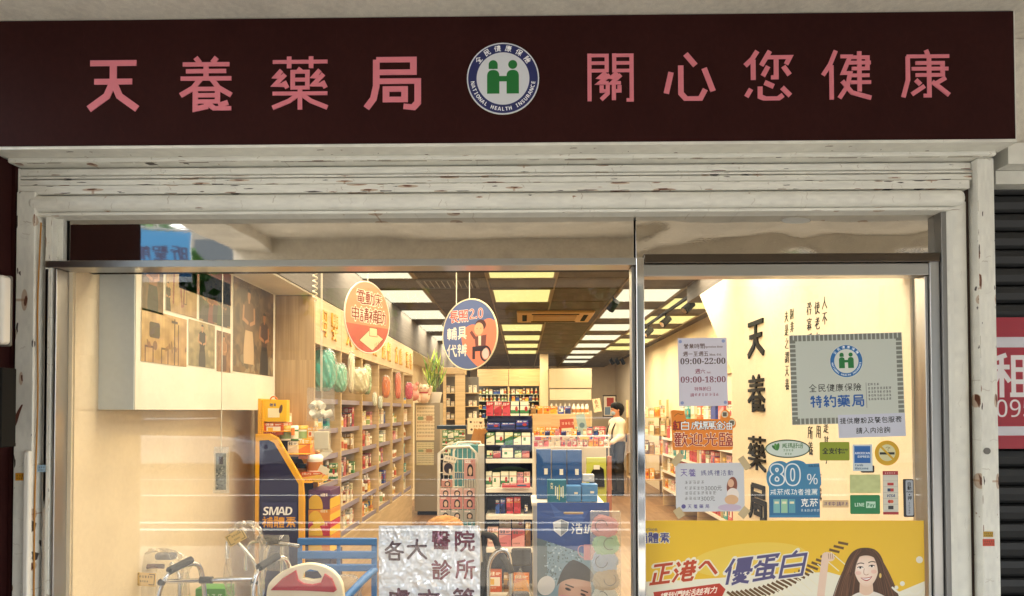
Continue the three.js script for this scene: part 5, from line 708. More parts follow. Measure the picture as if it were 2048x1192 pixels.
// ================= service counter with goods, green rack, person
{
  const D = 11, t = thing('service_counter', [X(1135, D), 0, -D], 'pale service counter crowded with goods in the middle of the shop', 'counter'), x = (p) => X(p, D), y = (p) => Y(p, D, 1130), ox = -x(1135);
  mesh('counter_body', mspan(x(1064), x(1212), 0.003, y(886), -0.5, 0, 0.005).translate(ox, 0, 0), M.creamPale, t); mesh('counter_top', mspan(x(1060), x(1216), y(886) + 0.001, y(880), -0.55, 0.03, 0.006).translate(ox, 0, 0), M.white, t);
  mesh('riser', mspan(x(1066), x(1185), y(879), y(828), -0.5, -0.3, 0.004).translate(ox, 0, 0), M.woodPale, t); mesh('acrylic_rack', mspan(x(1150), x(1212), y(858), y(856), -0.26, 0.0).translate(ox, 0, 0), M.film, t);
  const put = (n, list, base, h, z, what, name) => list.forEach(([a, b, pal], i) => carton(pal, [(x(a) + x(b)) / 2, y(base) + 0.0006, -D - z], [x(b) - x(a) - 0.004, (h / F) * D, 0.08], CN[pal] + ' ' + what + ', ' + ORD[i] + ' from the left ' + n, null));
  put('on the counter riser', [[1062, 1073, 'brown'], [1076, 1087, 'orange'], [1088, 1101, 'orange'], [1102, 1116, 'orange'], [1118, 1131, 'navy'], [1133, 1145, 'navy']], 828, 16, 0.4, 'box');
  put('on the counter', [[1072, 1088, 'orange'], [1090, 1116, 'orange'], [1118, 1149, 'red'], [1152, 1168, 'teal'], [1170, 1186, 'navy'], [1188, 1212, 'red']], 880, 26, 0.12, 'pack');
  put('at the front of the counter', [[1066, 1082, 'red'], [1083, 1100, 'orange'], [1102, 1120, 'cream'], [1124, 1150, 'cream'], [1154, 1180, 'pink']], 880, 14, -0.0, 'leaflet box');
  const rk = thing('counter_front_rack', [x(1140), 0, -10.45], 'white rack of packs standing before the service counter', 'display rack'), X4 = (p) => X(p, 10.45), Y4 = (p) => Y(p, 10.45, 1140);
  for (const py of [871, 893]) mesh('rack_shelf', mspan(X4(1064) - X4(1140), X4(1214) - X4(1140), Y4(py) - 0.015, Y4(py), -0.12, 0.08, 0.003), M.white, rk); for (const px of [1064, 1214]) mesh('rack_post', box(0.02, Y4(868), 0.02).translate(X4(px) - X4(1140), Y4(868) / 2, -0.13), M.white, rk);
  [[871, 15], [893, 17]].forEach(([py, hh], r) => { let i = 0; for (let px = 1067; px < 1208; px += rr(9, 13)) { const pal = pick(r ? ['red', 'orange', 'red', 'cream', 'pink'] : ['cream', 'orange', 'pink', 'cream', 'teal', 'navy']); carton(pal, [X4(px + 4.5), Y4(py) + 0.0008, -10.45], [rr(0.05, 0.075), rr(0.6, 1) * hh / F * 10.45, 0.06], CN[pal] + ' pack on the ' + (r ? 'lower' : 'upper') + ' shelf of the rack before the counter', 'packs on the rack before the counter', rr(-0.2, 0.2)); } });
  for (let i = 0; i < 4; i++) bottle('bottle', 0, [x(1151 + i * 9), y(828), -D - 0.42], 0.15, 'white bottle in a row of four on the counter riser', 'four white bottles on the counter riser');
  printed('sign_card', [1186, 797, 1202, 824], D - 0.1, 0.004, (g, w, h) => { paper(g, w, h, '#ead9b0'); zh(g, '各大', w * 0.2, h * 0.1, w * 0.5, { color: '#7a4a30', vertical: true }); }, 'tilted upright sign card on the service counter', 'sign', { res: 64, turn: 0.15 });
  printed('price_card', [1120, 838, 1148, 868], D - 0.15, 0.003, (g, w, h) => { paper(g, w, h, '#b5493a'); g.fillStyle = '#e9d5b8'; g.fillRect(w * 0.1, h * 0.6, w * 0.8, h * 0.25); scribble(g, 4, w * 0.1, h * 0.2, h * 0.2, '#f5e4cc'); }, 'tilted red price card on the service counter', 'sign', { res: 64, turn: 0.06 });
  printed('leaflet', [1156, 828, 1174, 884], D - 0.2, 0.003, (g, w, h) => { paper(g, w, h, '#9db4b4'); g.fillStyle = '#d9c56c'; g.fillRect(0, h * 0.8, w, h * 0.2); g.fillStyle = '#5d7a8a'; g.beginPath(); g.arc(w * 0.5, h * 0.4, w * 0.3, 0, 7); g.fill(); }, 'blue grey leaflet leaning on the counter goods', 'leaflet', { res: 64, turn: 0.18 });
  const G = thing('green_rack', [X(1192, 8.6), 0, -8.6], 'lime green display panel with a black product, beside the person', 'display rack'), gx = (p) => X(p, 8.6) - X(1192, 8.6), gy = (p) => Y(p, 8.6, 1190);
  mesh('panel', rbox(gx(1212) - gx(1172), gy(915) - 0.02, 0.03, 0.01).translate(0, (gy(915) + 0.02) / 2, 0), phys(0xb9c04a, 0.4), G); mesh('black_product', plateGeo((() => { const s = new THREE.Shape(); s.moveTo(-0.09, -0.12); s.lineTo(0.09, -0.12); s.lineTo(0.08, 0.08); s.quadraticCurveTo(0, 0.16, -0.06, 0.04); s.closePath(); return s; })(), 0.03, 0.004), M.dark, G, [0, gy(952), 0.016]);
  mesh('label_card', rbox(0.07, 0.05, 0.004, 0.001), M.white, G, [0, gy(934), 0.05]); mesh('edge_post', rbox(0.05, gy(912), 0.05, 0.006).translate(0, gy(912) / 2, 0), std(0xa86a50, 0.6), G, [gx(1218), 0, 0]);
}
// person: one body surface from tapered capsules, clothing on top
function fieldMesh(bones, size, res, k = 0.03) {
  const lo = V(1e9, 1e9, 1e9), hi = V(-1e9, -1e9, -1e9);
  for (const [a, b, r, q] of bones) for (const [p, s] of [[a, r], [b, q]]) { lo.min(V(p[0] - s, p[1] - s, p[2] - s)); hi.max(V(p[0] + s, p[1] + s, p[2] + s)); }
  const c = lo.clone().add(hi).multiplyScalar(0.5), half = Math.max(hi.x - lo.x, hi.y - lo.y, hi.z - lo.z) / 2 * 1.14, mc = new MarchingCubes(res, M.white, false, false, 120000), fld = mc.field;
  const bs = bones.map(([a, b, r, q]) => [...a, ...b, r, q, (b[0] - a[0]) ** 2 + (b[1] - a[1]) ** 2 + (b[2] - a[2]) ** 2]);
  for (let i = 0, z = 0; z < res; z++) for (let y = 0; y < res; y++) for (let x = 0; x < res; x++, i++) {
    const px = c.x + (x / res * 2 - 1) * half, py = c.y + (y / res * 2 - 1) * half, pz = c.z + (z / res * 2 - 1) * half; let sum = 0;
    for (const [ax, ay, az, bx, by, bz, r, q, L] of bs) { const t = Math.min(1, Math.max(0, ((px - ax) * (bx - ax) + (py - ay) * (by - ay) + (pz - az) * (bz - az)) / (L || 1))); sum += Math.exp(-(Math.hypot(px - ax - t * (bx - ax), py - ay - t * (by - ay), pz - az - t * (bz - az)) - r - t * (q - r)) / k); }
    fld[i] = k * Math.log(sum + 1e-30);
  }
  mc.isolation = 0; mc.update();
  const n = mc.count, g = new THREE.BufferGeometry(), p = new Float32Array(n * 3);
  for (let i = 0; i < n; i++) { p[3 * i] = c.x + mc.positionArray[3 * i] * half; p[3 * i + 1] = c.y + mc.positionArray[3 * i + 1] * half; p[3 * i + 2] = c.z + mc.positionArray[3 * i + 2] * half; }
  g.setAttribute('position', new THREE.BufferAttribute(p, 3)); g.setAttribute('normal', new THREE.BufferAttribute(mc.normalArray.slice(0, n * 3), 3)); g.setAttribute('uv', new THREE.BufferAttribute(new Float32Array(n * 2), 2)); return g;
}
{
  const D = 13.4, t = thing('person', [X(1234, D), 0.003, -D], 'person in white shirt with dark apron straps and black trousers, facing left', 'person'); t.rotation.y = -Math.PI / 2 + 0.35;  // looks towards the counter
  const skin = std(0xb9805e, 0.6), shirt = std(0xd9cdb8, 0.8), trous = std(0x1c1a1c, 0.8);
  const finger = (x, y, z, dx) => [[x, y, z], [x + dx, y - 0.07, z + 0.025], 0.009, 0.007];
  const hand = (s) => [[[s * 0.2, 0.93, 0.28], [s * 0.19, 0.9, 0.34], 0.028, 0.03], ...[0, 1, 2, 3].map((k) => [[s * (0.17 + k * 0.017), 0.89, 0.36], [s * (0.17 + k * 0.017), 0.86 - 0.004 * k, 0.43 - 0.006 * Math.abs(k - 1.4)], 0.0095, 0.0075]), [[s * 0.165, 0.9, 0.33], [s * 0.14, 0.89, 0.385], 0.011, 0.009]];
  mesh('body', fieldMesh([[[0, 0.9, 0], [0, 1.15, 0], 0.12, 0.12], [[0, 1.15, 0], [0, 1.33, -0.01], 0.12, 0.11], [[0, 1.33, -0.01], [0, 1.46, 0.01], 0.055, 0.05], [[0, 1.52, 0.03], [0, 1.58, 0.02], 0.075, 0.088], ...[-1, 1].flatMap((s) => [[[s * 0.15, 1.33, 0], [s * 0.2, 1.08, 0.04], 0.045, 0.035], [[s * 0.2, 1.08, 0.04], [s * 0.2, 0.93, 0.28], 0.035, 0.025], ...hand(s), [[s * 0.09, 0.9, 0], [s * 0.1, 0.48, 0.01], 0.08, 0.05], [[s * 0.1, 0.48, 0.01], [s * 0.1, 0.09, -0.02], 0.048, 0.032]])], 0, 96, 0.012), skin, t);
  mesh('shirt', fieldMesh([[[0, 0.98, 0], [0, 1.18, 0], 0.15, 0.15], [[0, 1.18, 0], [0, 1.32, -0.01], 0.15, 0.12], ...[-1, 1].flatMap((s) => [[[s * 0.05, 1.32, -0.01], [s * 0.17, 1.32, 0], 0.09, 0.07], [[s * 0.17, 1.32, 0], [s * 0.21, 1.08, 0.03], 0.068, 0.055], [[s * 0.21, 1.08, 0.03], [s * 0.205, 0.98, 0.2], 0.054, 0.045]])], 0, 64, 0.02), shirt, t);
  mesh('trousers', fieldMesh([[[0, 0.96, 0], [0, 0.88, 0], 0.15, 0.14], ...[-1, 1].flatMap((s) => [[[s * 0.08, 0.88, 0], [s * 0.1, 0.48, 0.01], 0.1, 0.075], [[s * 0.1, 0.48, 0.01], [s * 0.1, 0.1, -0.02], 0.075, 0.065]])], 0, 64, 0.02), trous, t);
  for (const s of [-1, 1]) { mesh('shoe', fieldMesh([[[s * 0.1, 0.045, -0.04], [s * 0.11, 0.035, 0.13], 0.045, 0.035]], 0, 24, 0.01), M.black, t); mesh('apron_strap', pipe([[s * 0.1, 1.0, 0.16], [s * 0.1, 1.2, 0.155], [s * 0.1, 1.4, 0.03], [s * 0.08, 1.34, -0.12], [-s * 0.06, 1.12, -0.155], [-s * 0.12, 0.98, -0.13]], 0.014, 6, 0.08), trous, t); mesh('ear', new THREE.SphereGeometry(0.02, 8, 8).scale(0.5, 1.2, 0.8), skin, t, [s * 0.089, 1.555, 0.015]); mesh('eye', new THREE.SphereGeometry(0.008, 8, 6), M.black, t, [s * 0.032, 1.57, 0.1]); }
  mesh('apron', plateGeo(rectShape(0.3, 0.5, 0.03), 0.012, 0.003), [trous, trous], t, [0, 0.78, 0.16]);
  mesh('hair', fieldMesh([[[0, 1.61, 0.0], [0, 1.6, -0.03], 0.098, 0.1], [[0, 1.55, -0.06], [0, 1.5, -0.06], 0.07, 0.05], [[-0.05, 1.64, 0.05], [0.05, 1.64, 0.05], 0.045, 0.045]], 0, 40, 0.02), M.black, t);
  mesh('nose', new THREE.ConeGeometry(0.013, 0.04, 8).translate(0, 1.545, 0.108), skin, t); mesh('face_mask', new THREE.SphereGeometry(0.07, 16, 12).scale(0.95, 0.75, 0.85).translate(0, 1.51, 0.055), phys(0x8fa3b4, 0.7), t);
}
// ================= calligraphy and raised shop name on the right hand wall
{
  const Dx = (px) => F * XR / (px - 1046), t = thing('wall_lettering', [XR - 0.0005, Y(830, 5.1, 1515), -5.15], 'large dark raised characters naming the shop down the cream wall', 'lettering'), y0 = Y(830, 5.1, 1515);
  [['天', 640, 712, 0.15], ['養', 752, 822, 0.11], ['藥', 872, 940, 0.095], ['局', 968, 1040, 0.15]].forEach(([ch, a, b, lw]) => { const D = Dx(1513), h = Y(a, D, 1513) - Y(b, D, 1513), q = mesh('letter', letterGeo(ch, Dx(1497) - Dx(1530), h, h * lw, 0.012), M.black, t, [0, (Y(a, D, 1513) + Y(b, D, 1513)) / 2 - y0, -Dx(1513) + 5.15]); q.rotation.y = -Math.PI / 2; });
  const p = thing('wall_calligraphy', [XR - 0.0005, Y(830, 4.4, 1600), -4.4], 'columns of small black brush calligraphy on the cream wall', 'calligraphy'), y1 = Y(830, 4.4, 1600);
  [[1649, 590, '人不獨老其養不子是其子', 31], [1634, 600, '使老有所用是之、用，幼有成', 31], [1618, 602, '矜寡孤獨者、皆有所養、大者', 31], [1584, 615, '財非其者以養', 26], [1573, 620, '夫是之謂天養', 27]].forEach(([px, top, str, step]) => { const D = Dx(px); [...str].forEach((ch, i) => { if (!glyphStrokes(ch).length) return; const q = mesh('letter', letterGeo(ch, (step * 0.78 / F) * D, (step * 0.8 / F) * D, (step * 0.085 / F) * D, 0.0012, 0.6), M.black, p, [0, Y(top + i * step + step / 2, D, px) - y1, -D + 4.4]); q.rotation.y = -Math.PI / 2; q.rotation.x = 0.03; }); });
}
// ================= right aisle beyond the partition
{
  const xf = 2.3, t = thing('aisle_shelf', [xf, 0, -9.6], 'low wooden shelf of goods along the right aisle behind the door', 'shelf'), o = [-xf, 0, 9.6], H = 1.09;
  mesh('end_panel', mspan(xf + 0.002, XN - 0.002, 0.003, H, -11.98, -11.95), M.woodPale, t, o); mesh('end_panel', mspan(xf + 0.002, XN - 0.002, 0.003, H, -7.43, -7.4), M.woodPale, t, o); mesh('back_panel', mspan(XN - 0.02, XN - 0.003, 0.003, H, -11.949, -7.431), M.woodPale, t, o);
  for (let z = 8.5; z < 11.5; z += 1.13) mesh('divider', mspan(xf + 0.004, XN - 0.021, 0.003, H, -z - 0.012, -z + 0.012), M.woodPale, t, o);
  const lv = [0.28, 0.56, 0.83, 1.09];
  lv.forEach((y) => { mesh('shelf_board', mspan(xf, XN - 0.0205, y + (y > 1 ? 0.0005 : 0), y + 0.02, -11.948, -7.432), M.woodPale, t, o); mesh('price_strip', span(xf - 0.006, xf - 0.001, y - 0.01, y + 0.028, -11.948, -7.432), M.white, t, o); });
  lv.forEach((y, l) => { for (let z = 7.55; z < 11.85; z += rr(0.2, 0.26)) { const pal = pick(['cream', 'pink', 'red', 'teal', 'orange', 'cream', 'navy']); carton(pal, [xf + 0.09, y + 0.021, -z], [0.12, rr(0.12, 0.22), 0.17], CN[pal] + ' carton, ' + ORD[3 - l] + ' level down of the right aisle shelf', 'goods on the right aisle shelf'); } });
  const u = thing('aisle_rack', [2.15, 0, -13.4], 'tall open rack of goods at the far end of the right aisle', 'rack'), uo = [-2.15, 0, 13.4];
  for (const x of [1.98, 2.6]) for (const z of [-13.05, -13.75]) mesh('upright', span(x - 0.02, x + 0.02, 0.003, 1.75, z - 0.02, z + 0.02), M.woodPale, u, uo);
  [0.3, 0.75, 1.1, 1.42].forEach((y, l) => { mesh('shelf_board', mspan(1.96, 2.62, y, y + 0.02, -13.77, -13.03), M.woodPale, u, uo); for (let x = 2.02; x < 2.6; x += 0.1) { const pal = pick(['cream', 'cream', 'brown', 'orange']); carton(pal, [x, y + 0.021, -13.12], [0.085, rr(0.14, 0.26), 0.1], CN[pal] + ' pack, ' + ORD[3 - l] + ' level down of the far right rack', 'goods on the far right rack'); } });
  const w = thing('wall_board', [XN - 0.02, Y(700, 9, 1330), -9.4], 'beige wall header board above the right aisle shelf', 'board'); mesh('panel', mspan(-0.02, 0.018, -0.28, 0.28, -2.2, 2.2, 0.004), M.woodPale, w);
  for (let i = 0; i < 11; i++) { const pal = ['cream', 'teal', 'red', 'cream', 'pink', 'navy', 'cream', 'orange', 'cream', 'teal', 'cream'][i]; carton(pal, [XN - 0.1, 1.42, -7.7 - i * 0.38], [0.1, 0.2 + 0.05 * ((i * 7) % 3), 0.24], CN[pal] + ' carton on the right wall ledge, ' + (ORD[i] ?? ['tenth', 'eleventh'][i - 9]) + ' from the door', null); }
  tag(mesh('wall_ledge', mspan(XN - 0.2, XN - 0.002, 1.395, 1.4195, -12, -7.4, 0.003), M.woodPale), 'long wooden ledge on the right wall above the aisle shelf', 'ledge');
}
// ================= ceiling fittings
{
  const D = 9.5, t = thing('ceiling_air_conditioner', [0.42, CEIL, -D], 'tan square air conditioner cassette set in the middle of the ceiling', 'air conditioner');
  mesh('fascia', rbox(0.98, 0.04, 0.95, 0.015), std(0xc09a5c, 0.5), t, [0, -0.012, 0]); mesh('grille', rbox(0.56, 0.01, 0.5, 0.004), std(0xa58248, 0.6), t, [0, -0.036, 0]);
  for (const [x, z, r] of [[0, 0.37, 0], [0, -0.37, 0], [0.39, 0, 1], [-0.39, 0, 1]]) { const q = mesh('louvre', rbox(0.6, 0.01, 0.06, 0.004), M.dark, t, [x, -0.033, z]); q.rotation.y = r * Math.PI / 2; }
  const track = thing('spotlight_track', [1.74, CEIL - 0.06, -9.2], 'black spotlight track running back along the right ceiling', 'light track'); mesh('rail', rbox(0.035, 0.03, 4.6, 0.003), M.dark, track); for (const z of [-1.9, 1.9]) mesh('hanger', box(0.01, 0.045, 0.01).translate(0, 0.0375, z), M.dark, track);
  const spot = (p, label, g, turn) => { const s = thing('spotlight', p, label, 'spotlight', 'black ceiling spotlights'); mesh('head', new THREE.CylinderGeometry(0.04, 0.045, 0.13, 14).rotateX(0.9).rotateY(turn), M.dark, s, [0, -0.09, 0]); mesh('stem', new THREE.CylinderGeometry(0.008, 0.008, 0.07, 6), M.dark, s, [0, -0.03, 0]); mesh('lens', new THREE.CylinderGeometry(0.034, 0.034, 0.01, 14).translate(0, -0.067, 0).rotateX(0.9).rotateY(turn), M.chrome, s, [0, -0.09, 0]); };
  [[7.6, 'nearest black spotlight on the ceiling track'], [8.8, 'second black spotlight on the ceiling track'], [10, 'third black spotlight on the ceiling track']].forEach(([z, l]) => spot([1.74, CEIL - 0.075, -z], l, 0, 2));
  spot([1.0, CEIL - 0.005, -7.95], 'black spotlight standing alone on the ceiling near the window', 0, 0.6); spot([-0.98, CEIL - 0.005, -9.4], 'black spotlight at the left light row', 0, 0.6);
  [1224, 1235, 1246].forEach((px, i) => spot([X(px, 17), CEIL - 0.01, -17], ['left', 'middle', 'right'][i] + ' one of three far spotlights above the back wall', 0, -0.6));
  const vent = thing('ceiling_vent', [-0.72, CEIL, -7.05], 'dark slatted air vent in the ceiling left of the middle lights', 'vent'); mesh('frame', join([-1, 1].flatMap((s) => [box(0.58, 0.02, 0.03).translate(0, 0, s * 0.22), box(0.03, 0.02, 0.41).translate(s * 0.275, 0, 0)])), M.grey, vent, [0, -0.006, 0]); for (let i = 0; i < 9; i++) mesh('slat', box(0.008, 0.02, 0.4).rotateZ(0.5), std(0x8a8272, 0.5), vent, [-0.22 + i * 0.055, -0.006, 0]);
}
// ================= medicine stand in the middle
{
  const D = 5.8, xs = (p) => X(p, D), y = (p) => Y(p, D, 1018), cx = xs(1018), t = thing('medicine_stand', [cx, 0, -D - 0.17], 'navy backed tiered stand of medicine boxes in the middle', 'display stand'), w = xs(1066) - xs(970), oz = 0.17;
  mesh('back_panel', rbox(w - 0.01, y(832), 0.02, 0.002).translate(0, y(832) / 2, -0.16), std(0x1b2350, 0.5), t); for (const s of [-1, 1]) mesh('side_panel', rbox(0.012, y(868), 0.33, 0.002).translate(s * (w / 2), y(868) / 2, 0), s < 0 ? M.dark : M.creamPale, t);
  mesh('header', rbox(w - 0.02, y(832) - y(844), 0.16, 0.003).translate(0, (y(832) + y(844)) / 2, -0.06), M.navy, t);
  const tiers = [[858, 0.0, 0.03], [890, 0.02, 0.06], [916, 0, 0.1], [975, 0, 0.12], [1029, 0, 0.12], [1095, 0, 0.12], [1186, 0, 0.12]];
  tiers.forEach(([py], i) => { mesh('shelf', rbox(w - 0.014, 0.012, 0.3, 0.002).translate(0, y(py) - 0.006, 0.0), i < 3 ? M.navy : M.white, t); if (i > 1) mesh('shelf_lip', rbox(w + 0.004, 0.036, 0.012, 0.003).translate(0, y(py) - 0.024, 0.158), M.whiteGloss, t); });
  mesh('arch_card', plateGeo((() => { const s = new THREE.Shape(); s.moveTo(-w / 2 + 0.02, -0.05); s.lineTo(w / 2 - 0.02, -0.05); s.lineTo(w / 2 - 0.02, 0); s.quadraticCurveTo(0, 0.07, -w / 2 + 0.02, 0); s.closePath(); return s; })(), 0.006), [std(0x1f4a2c, 0.5), std(0x1f4a2c, 0.5)], t, [0, y(944), 0.04]);
  const row = (py, list, zf, what, where) => list.forEach(([a, b, top, pal], i) => carton(pal, [(xs(a) + xs(b)) / 2, y(py) + 0.0008, -D + zf - 0.04], [xs(b) - xs(a) - 0.003, y(top) - y(py), 0.07], ORD[i] + ' from left, ' + (typeof pal === 'number' ? '' : CN[pal] + ' ') + what + ' ' + where, null));
  row(832, [[971, 986, 803, 16], [987, 1003, 803, 19], [1004, 1020, 804, 16], [1021, 1038, 803, 9], [1040, 1058, 803, 9]], -0.1, 'medicine box', 'on top of the medicine stand');
  row(858, [[973, 1000, 846, 'navy'], [1002, 1030, 846, 'navy'], [1032, 1057, 841, 'navy']], -0.06, 'flat box', 'on the highest tier of the medicine stand');
  row(890, [[972, 989, 865, 8], [991, 1007, 865, 9], [1009, 1026, 865, 11], [1027, 1042, 866, 8], [1043, 1061, 866, 13]], -0.01, 'green striped box', 'on the second tier of the medicine stand');
  row(915.5, [[973, 985, 902, 'green'], [986, 1001, 903, 'pink'], [1004, 1026, 897, 'green'], [1029, 1043, 902, 'green'], [1044, 1059, 903, 'pink']], -0.005, 'box', 'on the third tier of the medicine stand');
  row(974.5, [[971, 983, 944, 9], [984, 1000, 946, 13], [1001, 1017, 944, 9], [1018, 1033, 944, 13], [1034, 1046, 946, 40], [1047, 1060, 945, 42]], -0.02, 'cough medicine box', 'on the fourth tier of the medicine stand');
  carton('red', [xs(1032), y(975) + 0.001, -D + 0.02], [xs(1060) - xs(1004), y(966) - y(975), 0.015], 'low red tray card on the fourth tier of the medicine stand', null);
  row(1028.5, [[990, 999, 1000, 'navy'], [1000, 1010, 999, 'navy'], [1012, 1026, 997, 'red'], [1027, 1041, 996, 'red'], [1048, 1056, 1010, 'navy']], -0.03, 'canister box', 'on the fifth tier of the medicine stand');
  row(1094.5, [[974, 996, 1056, 42], [997, 1022, 1060, 40], [1023, 1049, 1062, 43], [1050, 1061, 1046, 59]], -0.02, 'herbal carton', 'on the sixth tier of the medicine stand'); row(1061, [[997, 1021, 1044, 34], [1023, 1048, 1042, 33]], -0.12, 'small carton', 'stacked at the back of the sixth tier');
  row(1185.5, [[974, 1003, 1143, 26], [1006, 1022, 1150, 57], [1026, 1058, 1150, 24]], -0.02, 'carton', 'on the lowest tier of the medicine stand');
}
// ================= white wire rack with beauty packs
{
  const D = 6.3, xs = (p) => X(p, D), y = (p) => Y(p, D, 923), cx = xs(918), t = thing('wire_rack', [cx, 0, -D], 'white wire rack of beauty masks with a panel at its right', 'display rack'), L = (p) => xs(p) - cx, wm = M.white;
  mesh('outer_hoop', pipe([[L(878), 0.01, 0], [L(878), y(895), 0], [L(953), y(893), 0], [L(953), 0.01, 0]], 0.014, 8, 0.06), wm, t); mesh('rear_hoop', pipe([[L(903), 0.01, -0.2], [L(903), y(887), -0.2], [L(965), y(885), -0.2], [L(965), 0.01, -0.2]], 0.01, 8, 0.06), wm, t);
  mesh('side_panel', rbox(L(970) - L(956), y(892), 0.16, 0.004).translate((L(956) + L(970)) / 2, y(892) / 2 + 0.005, -0.09), wm, t);
  [918, 945, 974, 1010, 1042].forEach((p) => mesh('cross_wire', pipe([[L(879), y(p), 0.004], [L(952), y(p), 0.004]], 0.005, 6), wm, t)); for (let i = 1; i < 8; i++) mesh('upright_wire', pipe([[L(878 + i * 9.4), 0.3, -0.004], [L(878 + i * 9.4), y(896), -0.004]], 0.003, 5), wm, t);
  const face = (bg) => (g, w, h) => { paper(g, w, h, bg); g.fillStyle = '#241d1f'; g.beginPath(); g.ellipse(w * 0.55, h * 0.55, w * 0.26, h * 0.3, 0, 0, 7); g.fill(); g.fillRect(w * 0.3, h * 0.55, w * 0.5, h * 0.3); g.fillStyle = '#e8c7b0'; g.beginPath(); g.ellipse(w * 0.55, h * 0.6, w * 0.17, h * 0.22, 0, 0, 7); g.fill(); g.fillStyle = '#fff'; g.fillRect(w * 0.1, h * 0.05, w * 0.5, h * 0.14); scribble(g, 4, w * 0.12, h * 0.07, h * 0.09, '#a33'); };
  const pk = (r, bg, l, f) => printed('mask_pack', r, D - 0.03, 0.012, f ?? face(bg), l, 'pack', { res: 96, r: 0.004 });
  pk([886, 925, 908, 950], 0, 'dark bottle shaped pack high in the wire rack', (g, w, h) => { paper(g, w, h, '#d8c9bb'); g.fillStyle = '#2a2230'; g.beginPath(); g.ellipse(w * 0.5, h * 0.45, w * 0.4, h * 0.42, 0, 0, 7); g.fill(); g.fillStyle = '#efe6d8'; g.fillRect(w * 0.55, h * 0.5, w * 0.2, h * 0.35); });
  pk([909, 944, 926, 958], 0, 'blue bottles pack in the middle of the wire rack', (g, w, h) => { paper(g, w, h, '#c9c2b4'); g.fillStyle = '#3f7396'; for (let i = 0; i < 4; i++) g.fillRect(w * (0.08 + i * 0.23), h * 0.1, w * 0.17, h * 0.8); });
  pk([928, 918, 951, 958], '#dca6a4', 'pink mask pack with a dark haired face, top right of the wire rack'); pk([883, 958, 905, 974], '#c98f80', 'rosy pack at the left of the middle wire shelf'); pk([928, 960, 950, 974], 0, 'white and black striped pack on the middle wire shelf', (g, w, h) => { paper(g, w, h, '#d9d3c4'); g.fillStyle = '#3a3434'; for (let i = 0; i < 6; i++) g.fillRect(w * (0.1 + i * 0.15), 0, w * 0.05, h); });
  [[880, 901], [902, 925], [927, 950]].forEach(([a, b], i) => { pk([a, 976, b, 994], '#e3b5ae', ['left', 'middle', 'right'][i] + ' pale pink pack in the upper row of three mask packs'); pk([a, 992, b, 1018], '#d9918f', ['left', 'middle', 'right'][i] + ' rose mask pack in the lower row of three mask packs'); pk([a, 1020, b, 1040], '#b9b6b0', ['left', 'middle', 'right'][i] + ' greyish pack in the bottom row of the wire rack'); });
  printed('price_tag', [888, 912, 913, 924], D - 0.05, 0.003, (g, w, h) => { paper(g, w, h, '#efe6d2'); scribble(g, 4, w * 0.1, h * 0.25, h * 0.4, '#555'); }, 'tilted white price tag at the top of the wire rack', 'price tag', { res: 64, turn: -0.2 });
  printed('cartoon_card', [935, 836, 968, 868], 7.4, 0.004, (g, w, h) => { paper(g, w, h, '#ead2ae'); g.fillStyle = '#4a3426'; [[0.2, 0.25], [0.25, 0.72], [0.75, 0.75], [0.8, 0.3]].forEach(([a, b]) => { g.beginPath(); g.arc(w * a, h * b, w * 0.07, 0, 7); g.fill(); }); scribble(g, 4, w * 0.35, h * 0.2, h * 0.14, '#8a5a3a'); scribble(g, 4, w * 0.35, h * 0.45, h * 0.14, '#8a5a3a'); }, 'cream card with small faces above the wooden boards', 'sign', { res: 128 });
  const wb = thing('wooden_board_stack', [X(952, 7.2), Y(887, 7.2), -7.2], 'brown wooden slats standing in a stack behind the wire rack', 'boards'); for (let i = 0; i < 3; i++) { const q = mesh('slat', mspan(-0.03, 0.03, 0, 0.15, -0.006, 0.006, 0.003), std(0xa8702e, 0.5), wb, [-0.03 + i * 0.04, 0, -0.02 * i]); q.rotation.z = -0.28; }
  tag(mesh('display_table', mspan(X(905, 7.3), X(968, 7.3), 0.003, Y(888, 7.3), -7.6, -7.1, 0.006), phys(0x3f7f86, 0.5)), 'teal topped table behind the wire rack', 'table');
  const gt = thing('green_goods_table', [X(905, 10), 0, -10], 'dark display table stacked with green packs left of the wire rack', 'table'); mesh('table_body', rbox(0.36, 0.95, 0.3, 0.006).translate(0, 0.475, 0), M.dark, gt); mesh('dark_top', rbox(0.4, 0.05, 0.34, 0.006).translate(0, 1.33, -0.02), std(0x24384a, 0.3), gt);
  for (let r = 0; r < 3; r++) for (let i = 0; i < 4; i++) carton(pick([8, 10, 12]), [X(891 + i * 11, 9.85), 0.96 + r * 0.115, -9.85], [0.075, 0.1, 0.08], 'green pack in the ' + ['lowest', 'middle', 'top'][r] + ' row on the dark table', 'green packs stacked on the dark table');
}
